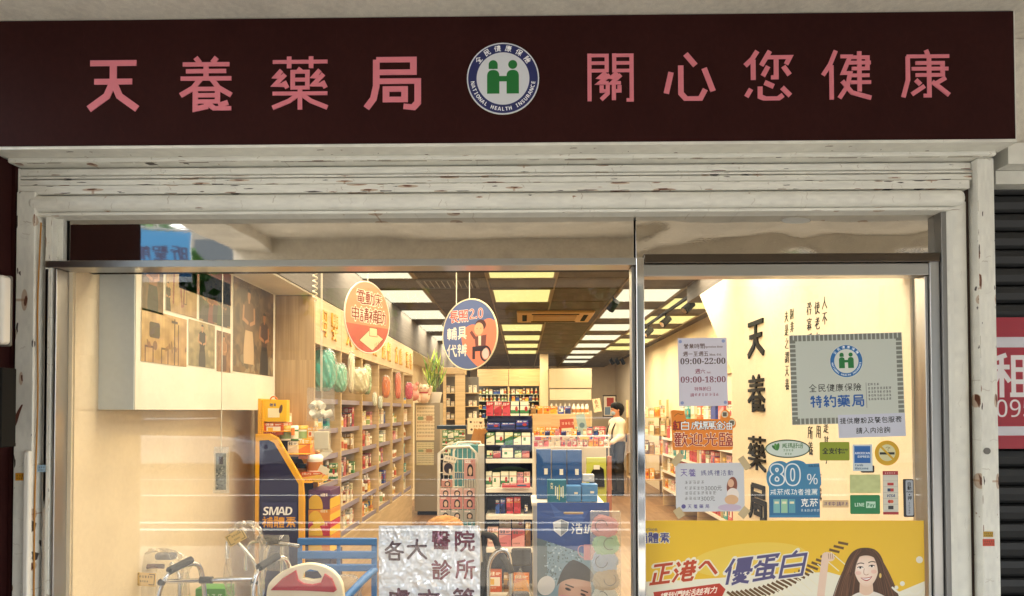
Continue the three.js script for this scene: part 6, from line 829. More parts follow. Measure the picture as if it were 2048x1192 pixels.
// ================= blue mask boxes
{
  const D = 4.6, xs = (p) => X(p, D), y = (p) => Y(p, D, 1130), tab = thing('display_table', [xs(1135), 0, -D - 0.2], 'white display table carrying the blue mask boxes', 'table'); mesh('table_top', rbox(0.46, 0.02, 0.42, 0.004).translate(0, y(1005) - 0.01, 0), M.white, tab); for (const [a, b] of [[-1, -1], [1, -1], [-1, 1], [1, 1]]) mesh('leg', box(0.03, y(1005) - 0.022, 0.03).translate(a * 0.2, (y(1005) - 0.02) / 2, b * 0.18), M.alu, tab);
  const b1 = phys(0x22508e, 0.35, { clearcoat: 0.5 }), b2 = phys(0x4a86c4, 0.4), bb = (px, zz, dep, m, label, name = 'mask_box', top) => { const q = thing(name, [(xs(px[0]) + xs(px[2])) / 2, y(px[3]) + 0.0008, -D - zz - dep / 2], label, 'box'); const w = xs(px[2]) - xs(px[0]) - 0.002, h = y(px[1]) - y(px[3]); mesh('carton_body', rbox(w, h, dep, 0.004).translate(0, h / 2, 0), m, q); mesh('label_print', plateGeo(rectShape(w * 0.24, h * 0.12), 0.001), [M.white, M.white], q, [w * 0.15, h * 0.55, dep / 2 + 0.0003]); return q; };
  bb([1073, 901, 1104, 1004], 0.16, 0.1, b1, 'left of three tall navy blue mask cartons'); bb([1105, 903, 1136, 1004], 0.16, 0.1, b1, 'middle of three tall navy blue mask cartons'); bb([1137, 903, 1168, 1004], 0.16, 0.1, b1, 'right of three tall navy blue mask cartons');
  printed('teal_carton', [1094, 958, 1131, 1004], D - 0.03, 0.08, (g, w, h) => { paper(g, w, h, '#1b6f8c'); g.save(); g.translate(w * 0.15, h * 0.1); zh(g, '大克', 0, 0, w * 0.16, { color: '#e6e0c0', vertical: true, lw: 0.14 }); g.restore(); g.fillStyle = '#dfe3d2'; for (let i = 0; i < 5; i++) g.fillRect(w * (0.4 + i * 0.1), h * (0.25 + 0.05 * (i % 2)), w * 0.06, h * (0.4 + 0.1 * (i % 3))); g.fillStyle = '#b5bf3a'; g.fillRect(w * 0.61, h * 0.2, w * 0.05, h * 0.65); }, 'teal printed carton standing before the tall navy cartons', 'box', { res: 160, edge: phys(0x1b6f8c, 0.4) });
  bb([1132, 972, 1162, 1004], 0.0, 0.09, b2, 'left of two light blue cube cartons', 'blue_cube_carton'); bb([1163, 969, 1195, 1004], 0.0, 0.09, b2, 'right of two light blue cube cartons', 'blue_cube_carton'); bb([1168, 953, 1192, 968], 0.12, 0.08, phys(0xb9bcc0, 0.3), 'pale grey carton behind the light blue cubes', 'grey_carton');
}
// ================= hanging discs and strings
function disc(px, py, rpx, wpx, D, yaw, print, rim, label) {
  const p = at(px, py, D), r = rpx / F * D, t = thing('hanging_sign', [p.x, p.y, p.z], label, 'hanging sign'); t.rotation.y = yaw;
  mesh('disc', plateGeo(ellipse(r * 0.965, r * 0.965), 0.006), [phys(0xffffff, 0.4, { map: ctex(512, 512, print) }), EDGE], t, [0, 0, -0.003]); mesh('rim', new THREE.TorusGeometry(r * 0.982, r * 0.022, 8, 64), rim, t);
  for (const x of print.strings) mesh('cord', new THREE.CylinderGeometry(0.0028, 0.0028, 1, 6).scale(1, CEIL - p.y - Math.sqrt(r * r - x * x), 1).translate(x, (CEIL - p.y + Math.sqrt(r * r - x * x)) / 2, 0), M.string, t);
  return t;
}
{
  const bed = (g, w, h) => { paper(g, w, h, '#ea8562'); g.fillStyle = '#b4584a'; g.fillRect(0, h * 0.62, w, h * 0.4); zh(g, '電動床', w * 0.24, h * 0.13, h * 0.19, { color: '#741c10', lw: 0.105, outline: '#f6dcc4', ow: 0.045, adv: 1.02 }); zh(g, '申請補助', w * 0.115, h * 0.37, h * 0.2, { color: '#741c10', lw: 0.105, outline: '#f6dcc4', ow: 0.045, adv: 1.0 }); g.fillStyle = '#e8c49a'; g.strokeStyle = '#6a3626'; g.lineWidth = 4; g.beginPath(); g.moveTo(w * 0.3, h * 0.84); g.lineTo(w * 0.55, h * 0.66); g.lineTo(w * 0.86, h * 0.78); g.lineTo(w * 0.6, h * 0.97); g.closePath(); g.fill(); g.stroke(); g.fillRect(w * 0.53, h * 0.64, w * 0.18, h * 0.12); g.strokeRect(w * 0.53, h * 0.64, w * 0.18, h * 0.12); for (let i = 0; i < 5; i++) { g.beginPath(); g.moveTo(w * (0.66 + i * 0.04), h * 0.86 - i * 8); g.lineTo(w * (0.66 + i * 0.04), h * 0.96 - i * 8); g.stroke(); } };
  bed.strings = [0.0]; disc(735.5, 635, 73, 81, 4.0, 1.12, bed, phys(0xf1d9c4, 0.4), 'round orange hanging sign with white edged characters and a bed picture');
  const care = (g, w, h) => { paper(g, w, h, '#5d6f9c'); g.fillStyle = '#f08a6a'; g.beginPath(); g.moveTo(w * 0.7, h * 1.0); g.bezierCurveTo(w * 0.3, h * 0.75, w * 0.25, h * 0.4, w * 0.55, h * 0.36); g.bezierCurveTo(w * 0.65, h * 0.36, w * 0.68, h * 0.42, w * 0.7, h * 0.38); g.bezierCurveTo(w * 0.85, h * 0.18, w * 1.1, h * 0.36, w * 1.05, h * 0.6); g.bezierCurveTo(w, h * 0.8, w * 0.8, h * 0.95, w * 0.7, h); g.fill();
    zh(g, '長照', w * 0.13, h * 0.14, h * 0.17, { color: '#c23c30', lw: 0.1, outline: '#f9efe0', ow: 0.04, adv: 1.05 }); zh(g, '2.0', w * 0.5, h * 0.12, h * 0.17, { color: '#c23c30', outline: '#f9efe0', ow: 0.04, font: 'normal' }); zh(g, '輔具', w * 0.08, h * 0.38, h * 0.18, { color: '#fbf3dc', lw: 0.11, adv: 1.1 }); zh(g, '代辦', w * 0.08, h * 0.63, h * 0.18, { color: '#fbf3dc', lw: 0.11, adv: 1.1 });
    g.fillStyle = '#5a3a34'; g.beginPath(); g.ellipse(w * 0.71, h * 0.38, w * 0.1, h * 0.08, 0, 0, 7); g.fill(); g.fillStyle = '#f2b98a'; g.beginPath(); g.ellipse(w * 0.68, h * 0.43, w * 0.085, h * 0.09, 0, 0, 7); g.fill(); g.fillStyle = '#3c2a28'; g.fillRect(w * 0.64, h * 0.42, 6, 6); g.fillRect(w * 0.71, h * 0.42, 6, 6);
    g.fillStyle = '#7a4a44'; g.beginPath(); g.moveTo(w * 0.6, h * 0.54); g.lineTo(w * 0.82, h * 0.52); g.lineTo(w * 0.8, h * 0.7); g.lineTo(w * 0.62, h * 0.7); g.fill(); g.strokeStyle = '#7a4a44'; g.lineWidth = w * 0.05; g.beginPath(); g.moveTo(w * 0.61, h * 0.56); g.lineTo(w * 0.53, h * 0.46); g.stroke(); g.fillStyle = '#f6e2c4'; g.fillRect(w * 0.67, h * 0.53, w * 0.05, h * 0.14); g.fillStyle = '#3a2f36'; g.fillRect(w * 0.56, h * 0.68, w * 0.24, h * 0.07); g.fillRect(w * 0.56, h * 0.74, w * 0.05, h * 0.12);
    g.strokeStyle = '#2f2730'; g.lineWidth = w * 0.028; g.beginPath(); g.ellipse(w * 0.8, h * 0.79, w * 0.085, h * 0.1, 0, 0, 7); g.stroke(); g.fillStyle = '#d8cfc4'; g.beginPath(); g.ellipse(w * 0.8, h * 0.79, w * 0.06, h * 0.075, 0, 0, 7); g.fill(); };
  care.strings = [0.0, -0.095]; disc(939, 669, 72, 114, 4.0, -0.62, care, phys(0xf3e6b8, 0.4), 'round blue and orange hanging sign with a wheelchair picture');
  const hb = (px, D, label, m, cat) => { const a = at(px[0], px[1], D), c = at(px[2], px[3], D), t = thing(cat.replace(/ /g, '_'), [(a.x + c.x) / 2, c.y, -D], label, cat), h = a.y - c.y; const q = mesh('bag_body', pouchG, m, t); q.scale.set(c.x - a.x, h, 0.05); mesh('cord', new THREE.CylinderGeometry(0.0022, 0.0022, CEIL - a.y + h * 0.1, 6).translate(0, (CEIL - c.y + h * 0.9) / 2, 0), M.string, t); return [t, a, c]; };
  const [n1, a1, c1] = hb([614, 775, 669, 842], 4.1, 'clear bag of white rolls hanging on a cord before the shelf', M.bag, 'hanging bag'); mesh('roll', join([0, 1, 2, 3, 4].map((k) => new THREE.CylinderGeometry(0.02, 0.02, 0.05, 12).rotateX(1.2).rotateY(k).translate(-0.04 + 0.04 * (k % 3), 0.04 + 0.05 * (k > 2 ? 1 : 0), 0))), phys(0xe9e4d4, 0.6), n1);
  const [n2] = hb([625, 852, 662, 904], 4.35, 'second clear bag with a pale pad hanging lower before the shelf', M.bag, 'hanging bag'); mesh('pad', rbox(0.09, 0.11, 0.02, 0.008), phys(0xe6dfcb, 0.6), n2, [0, 0.07, 0]);
  const [n3] = hb([428, 894, 457, 986], 3.35, 'small patterned pouch in clear wrap hanging at the left', M.film, 'hanging pouch'); mesh('insert', plateGeo(rectShape(0.05, 0.17), 0.004), [phys(0xffffff, 0.5, { map: ctex(96, 300, (g, w, h) => { paper(g, w, h, '#8f8a72'); g.fillStyle = '#4a2d28'; g.fillRect(w * 0.3, h * 0.1, w * 0.4, h * 0.2); for (let i = 0; i < 40; i++) { g.fillStyle = pick(['#d9d2b8', '#3f4438', '#6f7058']); g.fillRect(rnd() * w, h * rr(0.32, 0.95), 14, 10); } }) }), EDGE], n3, [0, 0.1, 0]);
  const coil = []; for (let i = 0; i <= 60; i++) coil.push(V(Math.sin(i * 0.9) * 0.012, -i * 0.0042, Math.cos(i * 0.9) * 0.012)); const ck = thing('coiled_cord', [X(629, 4.0), Y(538, 4.0), -4.0], 'coiled white cord hung near the top left of the window', 'cord'); mesh('coil', new THREE.TubeGeometry(new THREE.CatmullRomCurve3(coil), 180, 0.004, 5), M.string, ck, [0, 0.08, 0]); mesh('tail', new THREE.CylinderGeometry(0.0025, 0.0025, 0.5, 6), M.string, ck, [0, 0.3, 0]);
}
// ================= medical aids standing in the window
const walkerM = phys(0xd4d6d8, 0.2, { metalness: 1 });
{
  const D = 3.48, xs = (p) => X(p, D), y = (p) => Y(p, D, 420), t = thing('walking_frame', [xs(425), 0, -D], 'aluminium folding walking frame with black grips in the window', 'walking frame'), L = (px, py, dz = 0) => [xs(px) - xs(425), y(py), dz];
  mesh('front_tube', pipe([L(316, 1500, 0.02), L(322, 1185, 0.02), L(338, 1142, 0.0), L(352, 1140, -0.1)], 0.0125, 10, 0.05), walkerM, t); mesh('rear_tube', pipe([L(350, 1140, -0.1), L(364, 1142, -0.2), L(366, 1200, -0.25), L(370, 1500, -0.3)], 0.0125, 10, 0.05), walkerM, t);
  mesh('front_tube', pipe([L(511, 1500, 0.02), L(512, 1165, 0.02), L(517, 1138, 0.0), L(534, 1128, -0.1)], 0.0125, 10, 0.04), walkerM, t); mesh('rear_tube', pipe([L(534, 1127, -0.1), L(548, 1130, -0.2), L(552, 1180, -0.25), L(556, 1500, -0.3)], 0.0125, 10, 0.05), walkerM, t);
  mesh('cross_bar', pipe([L(333, 1163), L(512, 1157)], 0.0105, 10), walkerM, t); mesh('lower_bar', pipe([L(322, 1290), L(511, 1288)], 0.0105, 10), walkerM, t); mesh('clamp', new THREE.CylinderGeometry(0.017, 0.017, 0.06, 12).rotateZ(Math.PI / 2), M.rubber, t, L(415, 1160)); 
  for (const [a, b, c, d, dz] of [[343, 1141, 362, 1130, -0.06], [521, 1134, 540, 1122, -0.06]]) mesh('grip', pipe([L(a, b, 0.01), L(c, d, dz * 2)], 0.019, 12), M.rubber, t);
  for (const p of [318, 511]) mesh('joint', new THREE.SphereGeometry(0.019, 12, 8), M.rubber, t, L(p === 318 ? 328 : 512, 1164, 0.01));
}
{
  const D = 4.15, xs = (p) => X(p, D), y = (p) => Y(p, D, 530), t = thing('walking_frame', [xs(545), 0, -D], 'second grey walking frame farther back with a black grip', 'walking frame'), L = (px, py, dz = 0) => [xs(px) - xs(545), y(py), dz];
  mesh('top_tube', pipe([L(493, 1140), L(496, 1092), L(512, 1080), L(600, 1092)], 0.012, 10, 0.05), walkerM, t); mesh('leg_tube', pipe([L(541, 1090), L(528, 1130), L(520, 1400)], 0.012, 10), walkerM, t); mesh('leg_tube', pipe([L(566, 1092), L(566, 1400)], 0.012, 10), walkerM, t); mesh('grip', pipe([L(518, 1079), L(560, 1082)], 0.02, 12), M.rubber, t); mesh('wrap', pouchG, M.bag, t, L(545, 1140)).scale.set(0.2, 0.2, 0.1);
}
// crumpled clear wraps with tags
const tagPrint = (g, w, h) => { paper(g, w, h, '#e0bf78'); g.strokeStyle = '#4a3a22'; g.lineWidth = 4; g.strokeRect(w * 0.08, h * 0.12, w * 0.84, h * 0.76); g.fillStyle = '#e0bf78'; g.fillRect(w * 0.3, h * 0.06, w * 0.4, h * 0.9); scribble(g, 5, w * 0.3, h * 0.22, h * 0.18, '#4a3a22'); scribble(g, 4, w * 0.34, h * 0.58, h * 0.14, '#4a3a22'); };
{
  const D = 3.6, mk = (px, label, s, tg, tturn, inner) => { const a = at(px[0], px[1], D), c = at(px[2], px[3], D), t = thing('wrapped_aid', [(a.x + c.x) / 2, (a.y + c.y) / 2, -D - 0.1], label, 'wrapped aid'); inner?.(t, c.x - a.x, a.y - c.y); mesh('clear_wrap', crumple(c.x - a.x, a.y - c.y, 0.16, s), M.bag, t); const p = at(tg[0], tg[1], D), q = mesh('tag', plateGeo(rectShape(tg[2] / F * D, tg[3] / F * D, 0.003), 0.0015), [std(0xffffff, 0.6, { map: ctex(160, 90, tagPrint) }), EDGE], t, [p.x - t.position.x, p.y - t.position.y, 0.105]); q.rotation.z = tturn; };
  mk([236, 1108, 356, 1260], 'clear wrapped bundle with a brown strap and tan tag at the lower left', 1.3, [289, 1158, 50, 27], -0.05, (t, w, h) => { mesh('foam_bar', rbox(0.1, 0.035, 0.05, 0.012), std(0x5a5a62, 0.7), t, [0.04, h * 0.42, 0]); mesh('strap', pipe([[-w * 0.4, -0.2, 0], [-w * 0.42, 0, 0.02], [-w * 0.25, h * 0.3, 0.02], [w * 0.1, h * 0.28, 0]], 0.012, 8, 0.08), std(0x5c3024, 0.6), t); mesh('chrome_part', pipe([[w * 0.35, -0.2, 0], [w * 0.36, 0.08, 0], [w * 0.2, h * 0.32, 0]], 0.011, 8, 0.05), M.chrome, t); });
  mk([438, 1052, 514, 1230], 'clear wrapped cane handle with a tilted tan tag', 2.1, [473, 1074, 39, 24], 0.52, (t, w, h) => { mesh('cane_handle', pipe([[-w * 0.42, h * 0.1, 0.03], [-w * 0.46, h * 0.3, 0.03], [-w * 0.3, h * 0.36, 0.03], [w * 0.3, h * 0.02, 0], [w * 0.4, -h * 0.5, 0]], 0.009, 8, 0.05), M.chrome, t); });
  const c2 = at(180, 1192, 3.55), wr = thing('plastic_sheet', [c2.x + 0.04, c2.y - 0.02, -3.6], 'crumpled plastic sheet at the bottom left edge of the window', 'plastic sheet'); mesh('sheet', crumple(0.3, 0.08, 0.2, 4), M.bag, wr);
  printed('green_carton', [411, 1167, 468, 1260], 3.95, 0.12, (g, w, h) => { paper(g, w, h, '#5c9a3c'); scribble(g, 3, w * 0.3, h * 0.1, h * 0.12, '#e8efd0'); g.fillStyle = '#dfe6ca'; g.fillRect(w * 0.55, h * 0.25, w * 0.35, h * 0.2); zh(g, '健', w * 0.6, h * 0.26, h * 0.16, { color: '#2a4a1c' }); }, 'green printed carton low behind the walking frame', 'box', { res: 160, edge: M.green });
}
// blue shower chair and its ivory and red back rest
{
  const D = 4.25, xs = (p) => X(p, D), y = (p) => Y(p, D, 676), t = thing('shower_chair', [xs(676), 0, -D], 'blue plastic chair with a slatted back behind the red pad', 'chair'), L = (p) => xs(p) - xs(676), b = M.blueSeat;
  for (const [a, c] of [[1076, 1090], [1102, 1117], [1128, 1142]]) mesh('back_slat', rbox(L(754) - L(597), y(a) - y(c), 0.03, 0.006).translate((L(597) + L(754)) / 2, (y(a) + y(c)) / 2, 0), b, t);
  for (const [p, w] of [[601, 8], [678, 7], [749, 11]]) mesh('back_upright', rbox(w / F * D, y(1077) - y(1300), 0.024, 0.006).translate(L(p), (y(1077) + y(1300)) / 2, -0.002), b, t);
  mesh('arm', pipe([[L(750), y(1140), 0.0], [L(740), y(1146), 0.12], [L(708), y(1180), 0.3], [L(704), y(1230), 0.34]], 0.022, 10, 0.06), b, t); mesh('seat', rbox(0.46, 0.04, 0.4, 0.012).translate(0, 0.45, 0.2), b, t);
  for (const [p, z] of [[601, 0], [749, 0], [601, 0.4], [749, 0.4]]) mesh('leg', pipe([[L(p), 0.005, z], [L(p), 0.46, z]], 0.014, 8), M.alu, t);
  const tag2 = thing('wrapped_parts', [xs(705), y(1175), -D + 0.12], 'clear bag of parts tied to the blue chair back', 'bag'); mesh('clear_wrap', crumple(0.16, 0.2, 0.1, 3.2), M.bag, tag2);
}
{
  const D = 3.72, xs = (p) => X(p, D), y = (p) => Y(p, D, 615), t = thing('bath_board', [xs(615), y(1192), -D], 'ivory arched bath seat back with a red pad and hand hole', 'bath seat'), L = (px, py) => [xs(px) - xs(615), y(py) - y(1192)];
  const arch = (pts) => { const s = new THREE.Shape(); s.moveTo(...L(...pts[0])); s.splineThru(pts.slice(1).map((p) => new THREE.Vector2(...L(...p)))); s.closePath(); return s; };
  const outer = [[540, 1250], [541, 1182], [552, 1158], [580, 1138], [620, 1127], [655, 1134], [678, 1152], [688, 1180], [690, 1250]], s = arch(outer);
  s.holes.push(new THREE.Path([[608, 1154], [612, 1142], [625, 1136], [640, 1139], [648, 1150], [645, 1156], [628, 1158]].map((p) => new THREE.Vector2(...L(...p)))));
  mesh('back_shell', plateGeo(s, 0.025, 0.006), [M.ivory, M.ivory], t); const pad = new THREE.Shape(); [[550, 1176], [572, 1155], [597, 1139], [601, 1157], [612, 1165], [630, 1167], [648, 1163], [655, 1146], [668, 1155], [676, 1176], [672, 1179], [615, 1176]].forEach((p, i) => (i ? pad.lineTo(...L(...p)) : pad.moveTo(...L(...p)))); pad.closePath();
  mesh('red_pad', plateGeo(pad, 0.008, 0.004), [M.red, M.red], t, [0, 0, 0.031]); for (const p of [546, 685]) mesh('post', new THREE.CylinderGeometry(0.016, 0.016, y(1250), 12).translate(xs(p) - xs(615), -y(1192) + y(1250) / 2, 0.012), M.ivory, t);
}
// rollator with chrome arch and black back rest behind the silver sheet
{
  const D = 4.3, xs = (p) => X(p, D), y = (p) => Y(p, D, 1010), t = thing('rollator', [xs(1010), 0, -D], 'black and chrome rollator partly hidden behind the silvery sign', 'rollator'), L = (px, py, z = 0) => [xs(px) - xs(1010), y(py), z];
  mesh('arch', pipe([L(975, 1330), L(976, 1125), L(992, 1102), L(1010, 1098), L(1020, 1110), L(1022, 1330)], 0.014, 10, 0.06), M.chrome, t); mesh('grip', pipe([L(962, 1068), L(988, 1072), L(996, 1096)], 0.02, 10, 0.03), M.rubber, t); mesh('stem', pipe([L(966, 1072), L(973, 1180), L(968, 1400)], 0.013, 8, 0.05), M.dark, t); mesh('grip', pipe([L(1004, 1110, 0.04), L(1018, 1128, 0.06), L(1022, 1140, 0.05)], 0.02, 10, 0.03), M.rubber, t);
  mesh('back_rest', rbox(xs(1062) - xs(1022), y(1098) - y(1134), 0.03, 0.012), std(0x2a2624, 0.8), t, L(1042, 1116, -0.03)); mesh('side_frame', pipe([L(968, 1125), L(962, 1240), L(955, 1420)], 0.02, 8), M.dark, t);
  const b = thing('plastic_bag', [X(1040, 4.0), Y(1170, 4.0), -4.0], 'peaked clear plastic bag at the bottom beside the blue poster', 'bag'); mesh('clear_wrap', (() => { const g = new THREE.ConeGeometry(0.085, 0.2, 20, 14), p = g.attributes.position; for (let i = 0; i < p.count; i++) { const a = Math.atan2(p.getZ(i), p.getX(i)), k = 1 + 0.14 * Math.sin(a * 5 + p.getY(i) * 30) + 0.08 * Math.sin(a * 9); p.setX(i, p.getX(i) * k); p.setZ(i, p.getZ(i) * k * 0.7); } g.computeVertexNormals(); return g; })(), M.bag, b); mesh('contents', rbox(0.1, 0.07, 0.06, 0.02), std(0x44465a, 0.6), b, [0, -0.07, 0]);
  const h = thing('straw_hat', [X(889, 3.9), Y(1055, 3.9), -3.9], 'brown woven straw dome just above the silvery sign', 'straw hat'); mesh('crown', new THREE.SphereGeometry(0.105, 24, 12, 0, Math.PI * 2, 0, Math.PI / 2).scale(1, 0.62, 0.9), std(0xffffff, 0.9, { map: ctex(128, 64, (g, w, hh) => { paper(g, w, hh, '#a9783f'); for (let i = 0; i < 300; i++) { g.fillStyle = pick(['#8a5c2c', '#c0925a', '#946632']); g.fillRect(rnd() * w, rnd() * hh, 7, 2); } }) }), h); mesh('band', new THREE.TorusGeometry(0.103, 0.008, 6, 28).rotateX(Math.PI / 2).scale(1, 1, 0.9), std(0x8d6230, 0.8), h);
}
// silvery sign sheet in a crinkled clear sleeve
{
  const a = at(759, 1050, 3.3), c = at(961, 1330, 3.3), w = c.x - a.x, h = a.y - c.y, t = thing('handwritten_sign', [(a.x + c.x) / 2, (a.y + c.y) / 2, -3.3], 'silvery crinkled sheet with hand drawn maroon characters hanging in the window', 'sign');
  const crk = (u, v) => { const r = (x, y, s) => 1 - Math.abs(vnoise(x, y, s, 999) * 2 - 1); return 0.5 * r(u * 5 + v * 2, v * 4, 5) + 0.35 * r(u * 9, v * 8 + u * 4, 6) + 0.15 * r(u * 20, v * 17, 7); };
  const g = new THREE.PlaneGeometry(w, h, 150, 190), p = g.attributes.position; for (let i = 0; i < p.count; i++) p.setZ(i, 0.024 * crk(p.getX(i) / 0.3 + 3, p.getY(i) / 0.3 + 3)); g.computeVertexNormals();
  const print = ctex(640, Math.round(640 * h / w), (q, W, H) => { paper(q, W, H, '#eceef4'); const k = W / 202, put = (ch, x, y, s, col) => zh(q, ch, (x - 759) * k, (y - 1050) * k, s * k, { color: col, lw: 0.13, cap: 'round' }); put('各', 772, 1082, 36, '#4a2030'); put('大', 816, 1078, 38, '#4a2030'); put('醫', 866, 1062, 34, '#6a1c38'); put('院', 910, 1062, 38, '#6a1c38'); put('診', 866, 1120, 36, '#7a1c38'); put('所', 914, 1118, 36, '#7a1c38'); put('處', 776, 1176, 44, '#5a1c34'); put('方', 838, 1178, 42, '#5a1c34'); put('箋', 908, 1176, 42, '#5a1c34'); });
  mesh('sheet', g, phys(0xffffff, 0.16, { map: print, metalness: 0.45, clearcoat: 1, clearcoatRoughness: 0.06, side: THREE.DoubleSide }), t); mesh('backing', box(w * 0.99, h * 0.99, 0.003), std(0xd0d0d0, 0.6), t, [0, 0, -0.004]);
}
// blue mask poster and the pack of coloured masks
{
  const a = at(1074, 1005, 3.62), c = at(1220, 1330, 3.62), w = c.x - a.x, h = a.y - c.y, s = rectShape(w, h), hp = new THREE.Path(), hx = at(1147, 1026, 3.62).x - (a.x + c.x) / 2, hy = at(1147, 1026, 3.62).y - (a.y + c.y) / 2;
  hp.moveTo(hx - 0.045, hy - 0.006); hp.lineTo(hx + 0.045, hy - 0.006); hp.quadraticCurveTo(hx + 0.054, hy, hx + 0.045, hy + 0.006); hp.lineTo(hx - 0.045, hy + 0.006); hp.quadraticCurveTo(hx - 0.054, hy, hx - 0.045, hy - 0.006); s.holes.push(hp);
  const k = 512 / 146, m = phys(0xffffff, 0.4, { clearcoat: 0.3, map: ctex(512, Math.round(512 * h / w), (g, W, H) => {
    const P = (x, y) => [(x - 1074) * k, (y - 1005) * k]; paper(g, W, H, '#7d9cb0'); g.fillStyle = '#5a6c74'; g.fillRect(0, 0, ...P(1094, 1192)); for (let i = 0; i < 260; i++) { g.fillStyle = pick(['#4b6b70', '#b9d0dc', '#6f93a8', '#3e5560']); g.beginPath(); g.ellipse(rr(0.1, 0.62) * W, rr(0.22, 0.5) * H, rr(3, 9), rr(3, 8), rnd() * 3, 0, 7); g.fill(); }
    g.fillStyle = '#2a4f9a'; g.beginPath(); g.moveTo(0, 0); g.lineTo(W, 0); g.lineTo(W, P(0, 1125)[1]); g.lineTo(...P(1074, 1076)); g.fill(); g.fillStyle = '#3b62ae'; g.beginPath(); g.moveTo(...P(1100, 1005)); g.lineTo(...P(1130, 1030)); g.lineTo(...P(1180, 1020)); g.lineTo(...P(1165, 1045)); g.lineTo(...P(1110, 1034)); g.fill();
    const [sx, sy] = P(1122, 1056); g.fillStyle = '#dfe3e6'; g.beginPath(); g.moveTo(sx, sy - 62); g.lineTo(sx + 56, sy - 40); g.lineTo(sx + 50, sy + 20); g.lineTo(sx, sy + 62); g.lineTo(sx - 50, sy + 20); g.lineTo(sx - 56, sy - 40); g.fill(); g.fillStyle = '#8f969c'; g.beginPath(); g.moveTo(sx, sy - 56); g.lineTo(sx + 50, sy - 36); g.lineTo(sx + 45, sy + 18); g.lineTo(sx, sy + 55); g.fill(); g.fillStyle = '#2c3c58'; g.font = 'bold 14px sans-serif'; g.textAlign = 'center'; g.fillText('PROTECTION', sx, sy + 6);
    zh(g, '浩城', ...P(1144, 1046), 22 * k, { color: '#f1f4f6', lw: 0.11, adv: 1.1 });
    g.save(); g.translate(...P(1168, 1098)); g.fillStyle = '#d59aa2'; g.fillRect(0, -30, 90, 110); g.strokeStyle = '#d59aa2'; g.lineWidth = 6; g.beginPath(); g.ellipse(-6, 20, 32, 44, -0.4, 0, 7); g.stroke(); g.restore();
    const [fx, fy] = P(1150, 1185); const sk = g.createRadialGradient(fx - 20, fy - 10, 10, fx, fy, 160); sk.addColorStop(0, '#dcb49c'); sk.addColorStop(0.7, '#c69a82'); sk.addColorStop(1, '#a5765e'); g.fillStyle = sk; g.beginPath(); g.ellipse(fx, fy, 118, 150, 0.12, 0, 7); g.fill(); g.fillStyle = '#191619'; g.beginPath(); g.moveTo(fx - 130, fy - 40); g.quadraticCurveTo(fx - 90, fy - 200, fx - 10, fy - 228); g.quadraticCurveTo(fx + 130, fy - 190, fx + 150, fy - 60); g.quadraticCurveTo(fx + 60, fy - 90, fx - 20, fy - 95); g.quadraticCurveTo(fx - 90, fy - 90, fx - 130, fy - 40); g.fill();
    g.fillStyle = '#2a1a18'; g.save(); g.translate(fx - 46, fy - 28); g.rotate(0.35); g.fillRect(-30, -22, 64, 9); g.beginPath(); g.ellipse(0, 8, 22, 9, 0, 0, 7); g.fill(); g.restore(); g.save(); g.translate(fx + 60, fy + 10); g.rotate(0.35); g.fillRect(-26, -22, 54, 9); g.beginPath(); g.ellipse(0, 8, 20, 8, 0, 0, 7); g.fill(); g.restore(); g.fillStyle = '#cf93a0'; g.beginPath(); g.moveTo(fx - 110, fy + 20); g.quadraticCurveTo(fx, fy + 20, fx + 90, fy + 70); g.lineTo(fx + 60, fy + 190); g.lineTo(fx - 90, fy + 160); g.fill(); g.fillStyle = '#d8dadc'; g.beginPath(); g.ellipse(...P(1092, 1172), 60, 70, 0.5, 0, 7); g.fill();
  }) });
  const t = thing('mask_poster', [(a.x + c.x) / 2, (a.y + c.y) / 2, -3.62], 'blue hanging card of a masked woman with shield emblem and hand hole', 'poster'); mesh('card', plateGeo(s, 0.004), [m, std(0x2a4f9a, 0.5)], t);
  const D = 3.45, b = at(1180, 1022, D), d = at(1243, 1330, D), t2 = thing('mask_pack', [(b.x + d.x) / 2, (b.y + d.y) / 2, -D], 'clear hanging sleeve of folded coloured face masks', 'mask pack'), W = d.x - b.x, H = b.y - d.y;
  mesh('sleeve', rbox(W, H, 0.018, 0.004), M.film, t2); const cols = [0xe3a0a6, 0xa6d6b2, 0xa9c0e4, 0xbfae90, 0xe2e8e6, 0xd0b4c4];
  cols.forEach((col, i) => { const q = mesh('face_mask', crumple(0.118, 0.1, 0.012, i * 1.7), phys(col, 0.75), t2, [0.003 * (i % 2 ? 1 : -1), H / 2 - 0.075 - i * 0.084, -0.001 - 0.0012 * (i % 3)]); q.rotation.z = 0.35 * (i % 2 ? 1 : -0.8); mesh('ear_loop', new THREE.TorusGeometry(0.028, 0.0016, 5, 20, 4.2), phys(0x50565c, 0.6), t2, [0.02 * (i % 2 ? 1 : -1), H / 2 - 0.07 - i * 0.084, 0.0055]).rotation.z = i; });
}
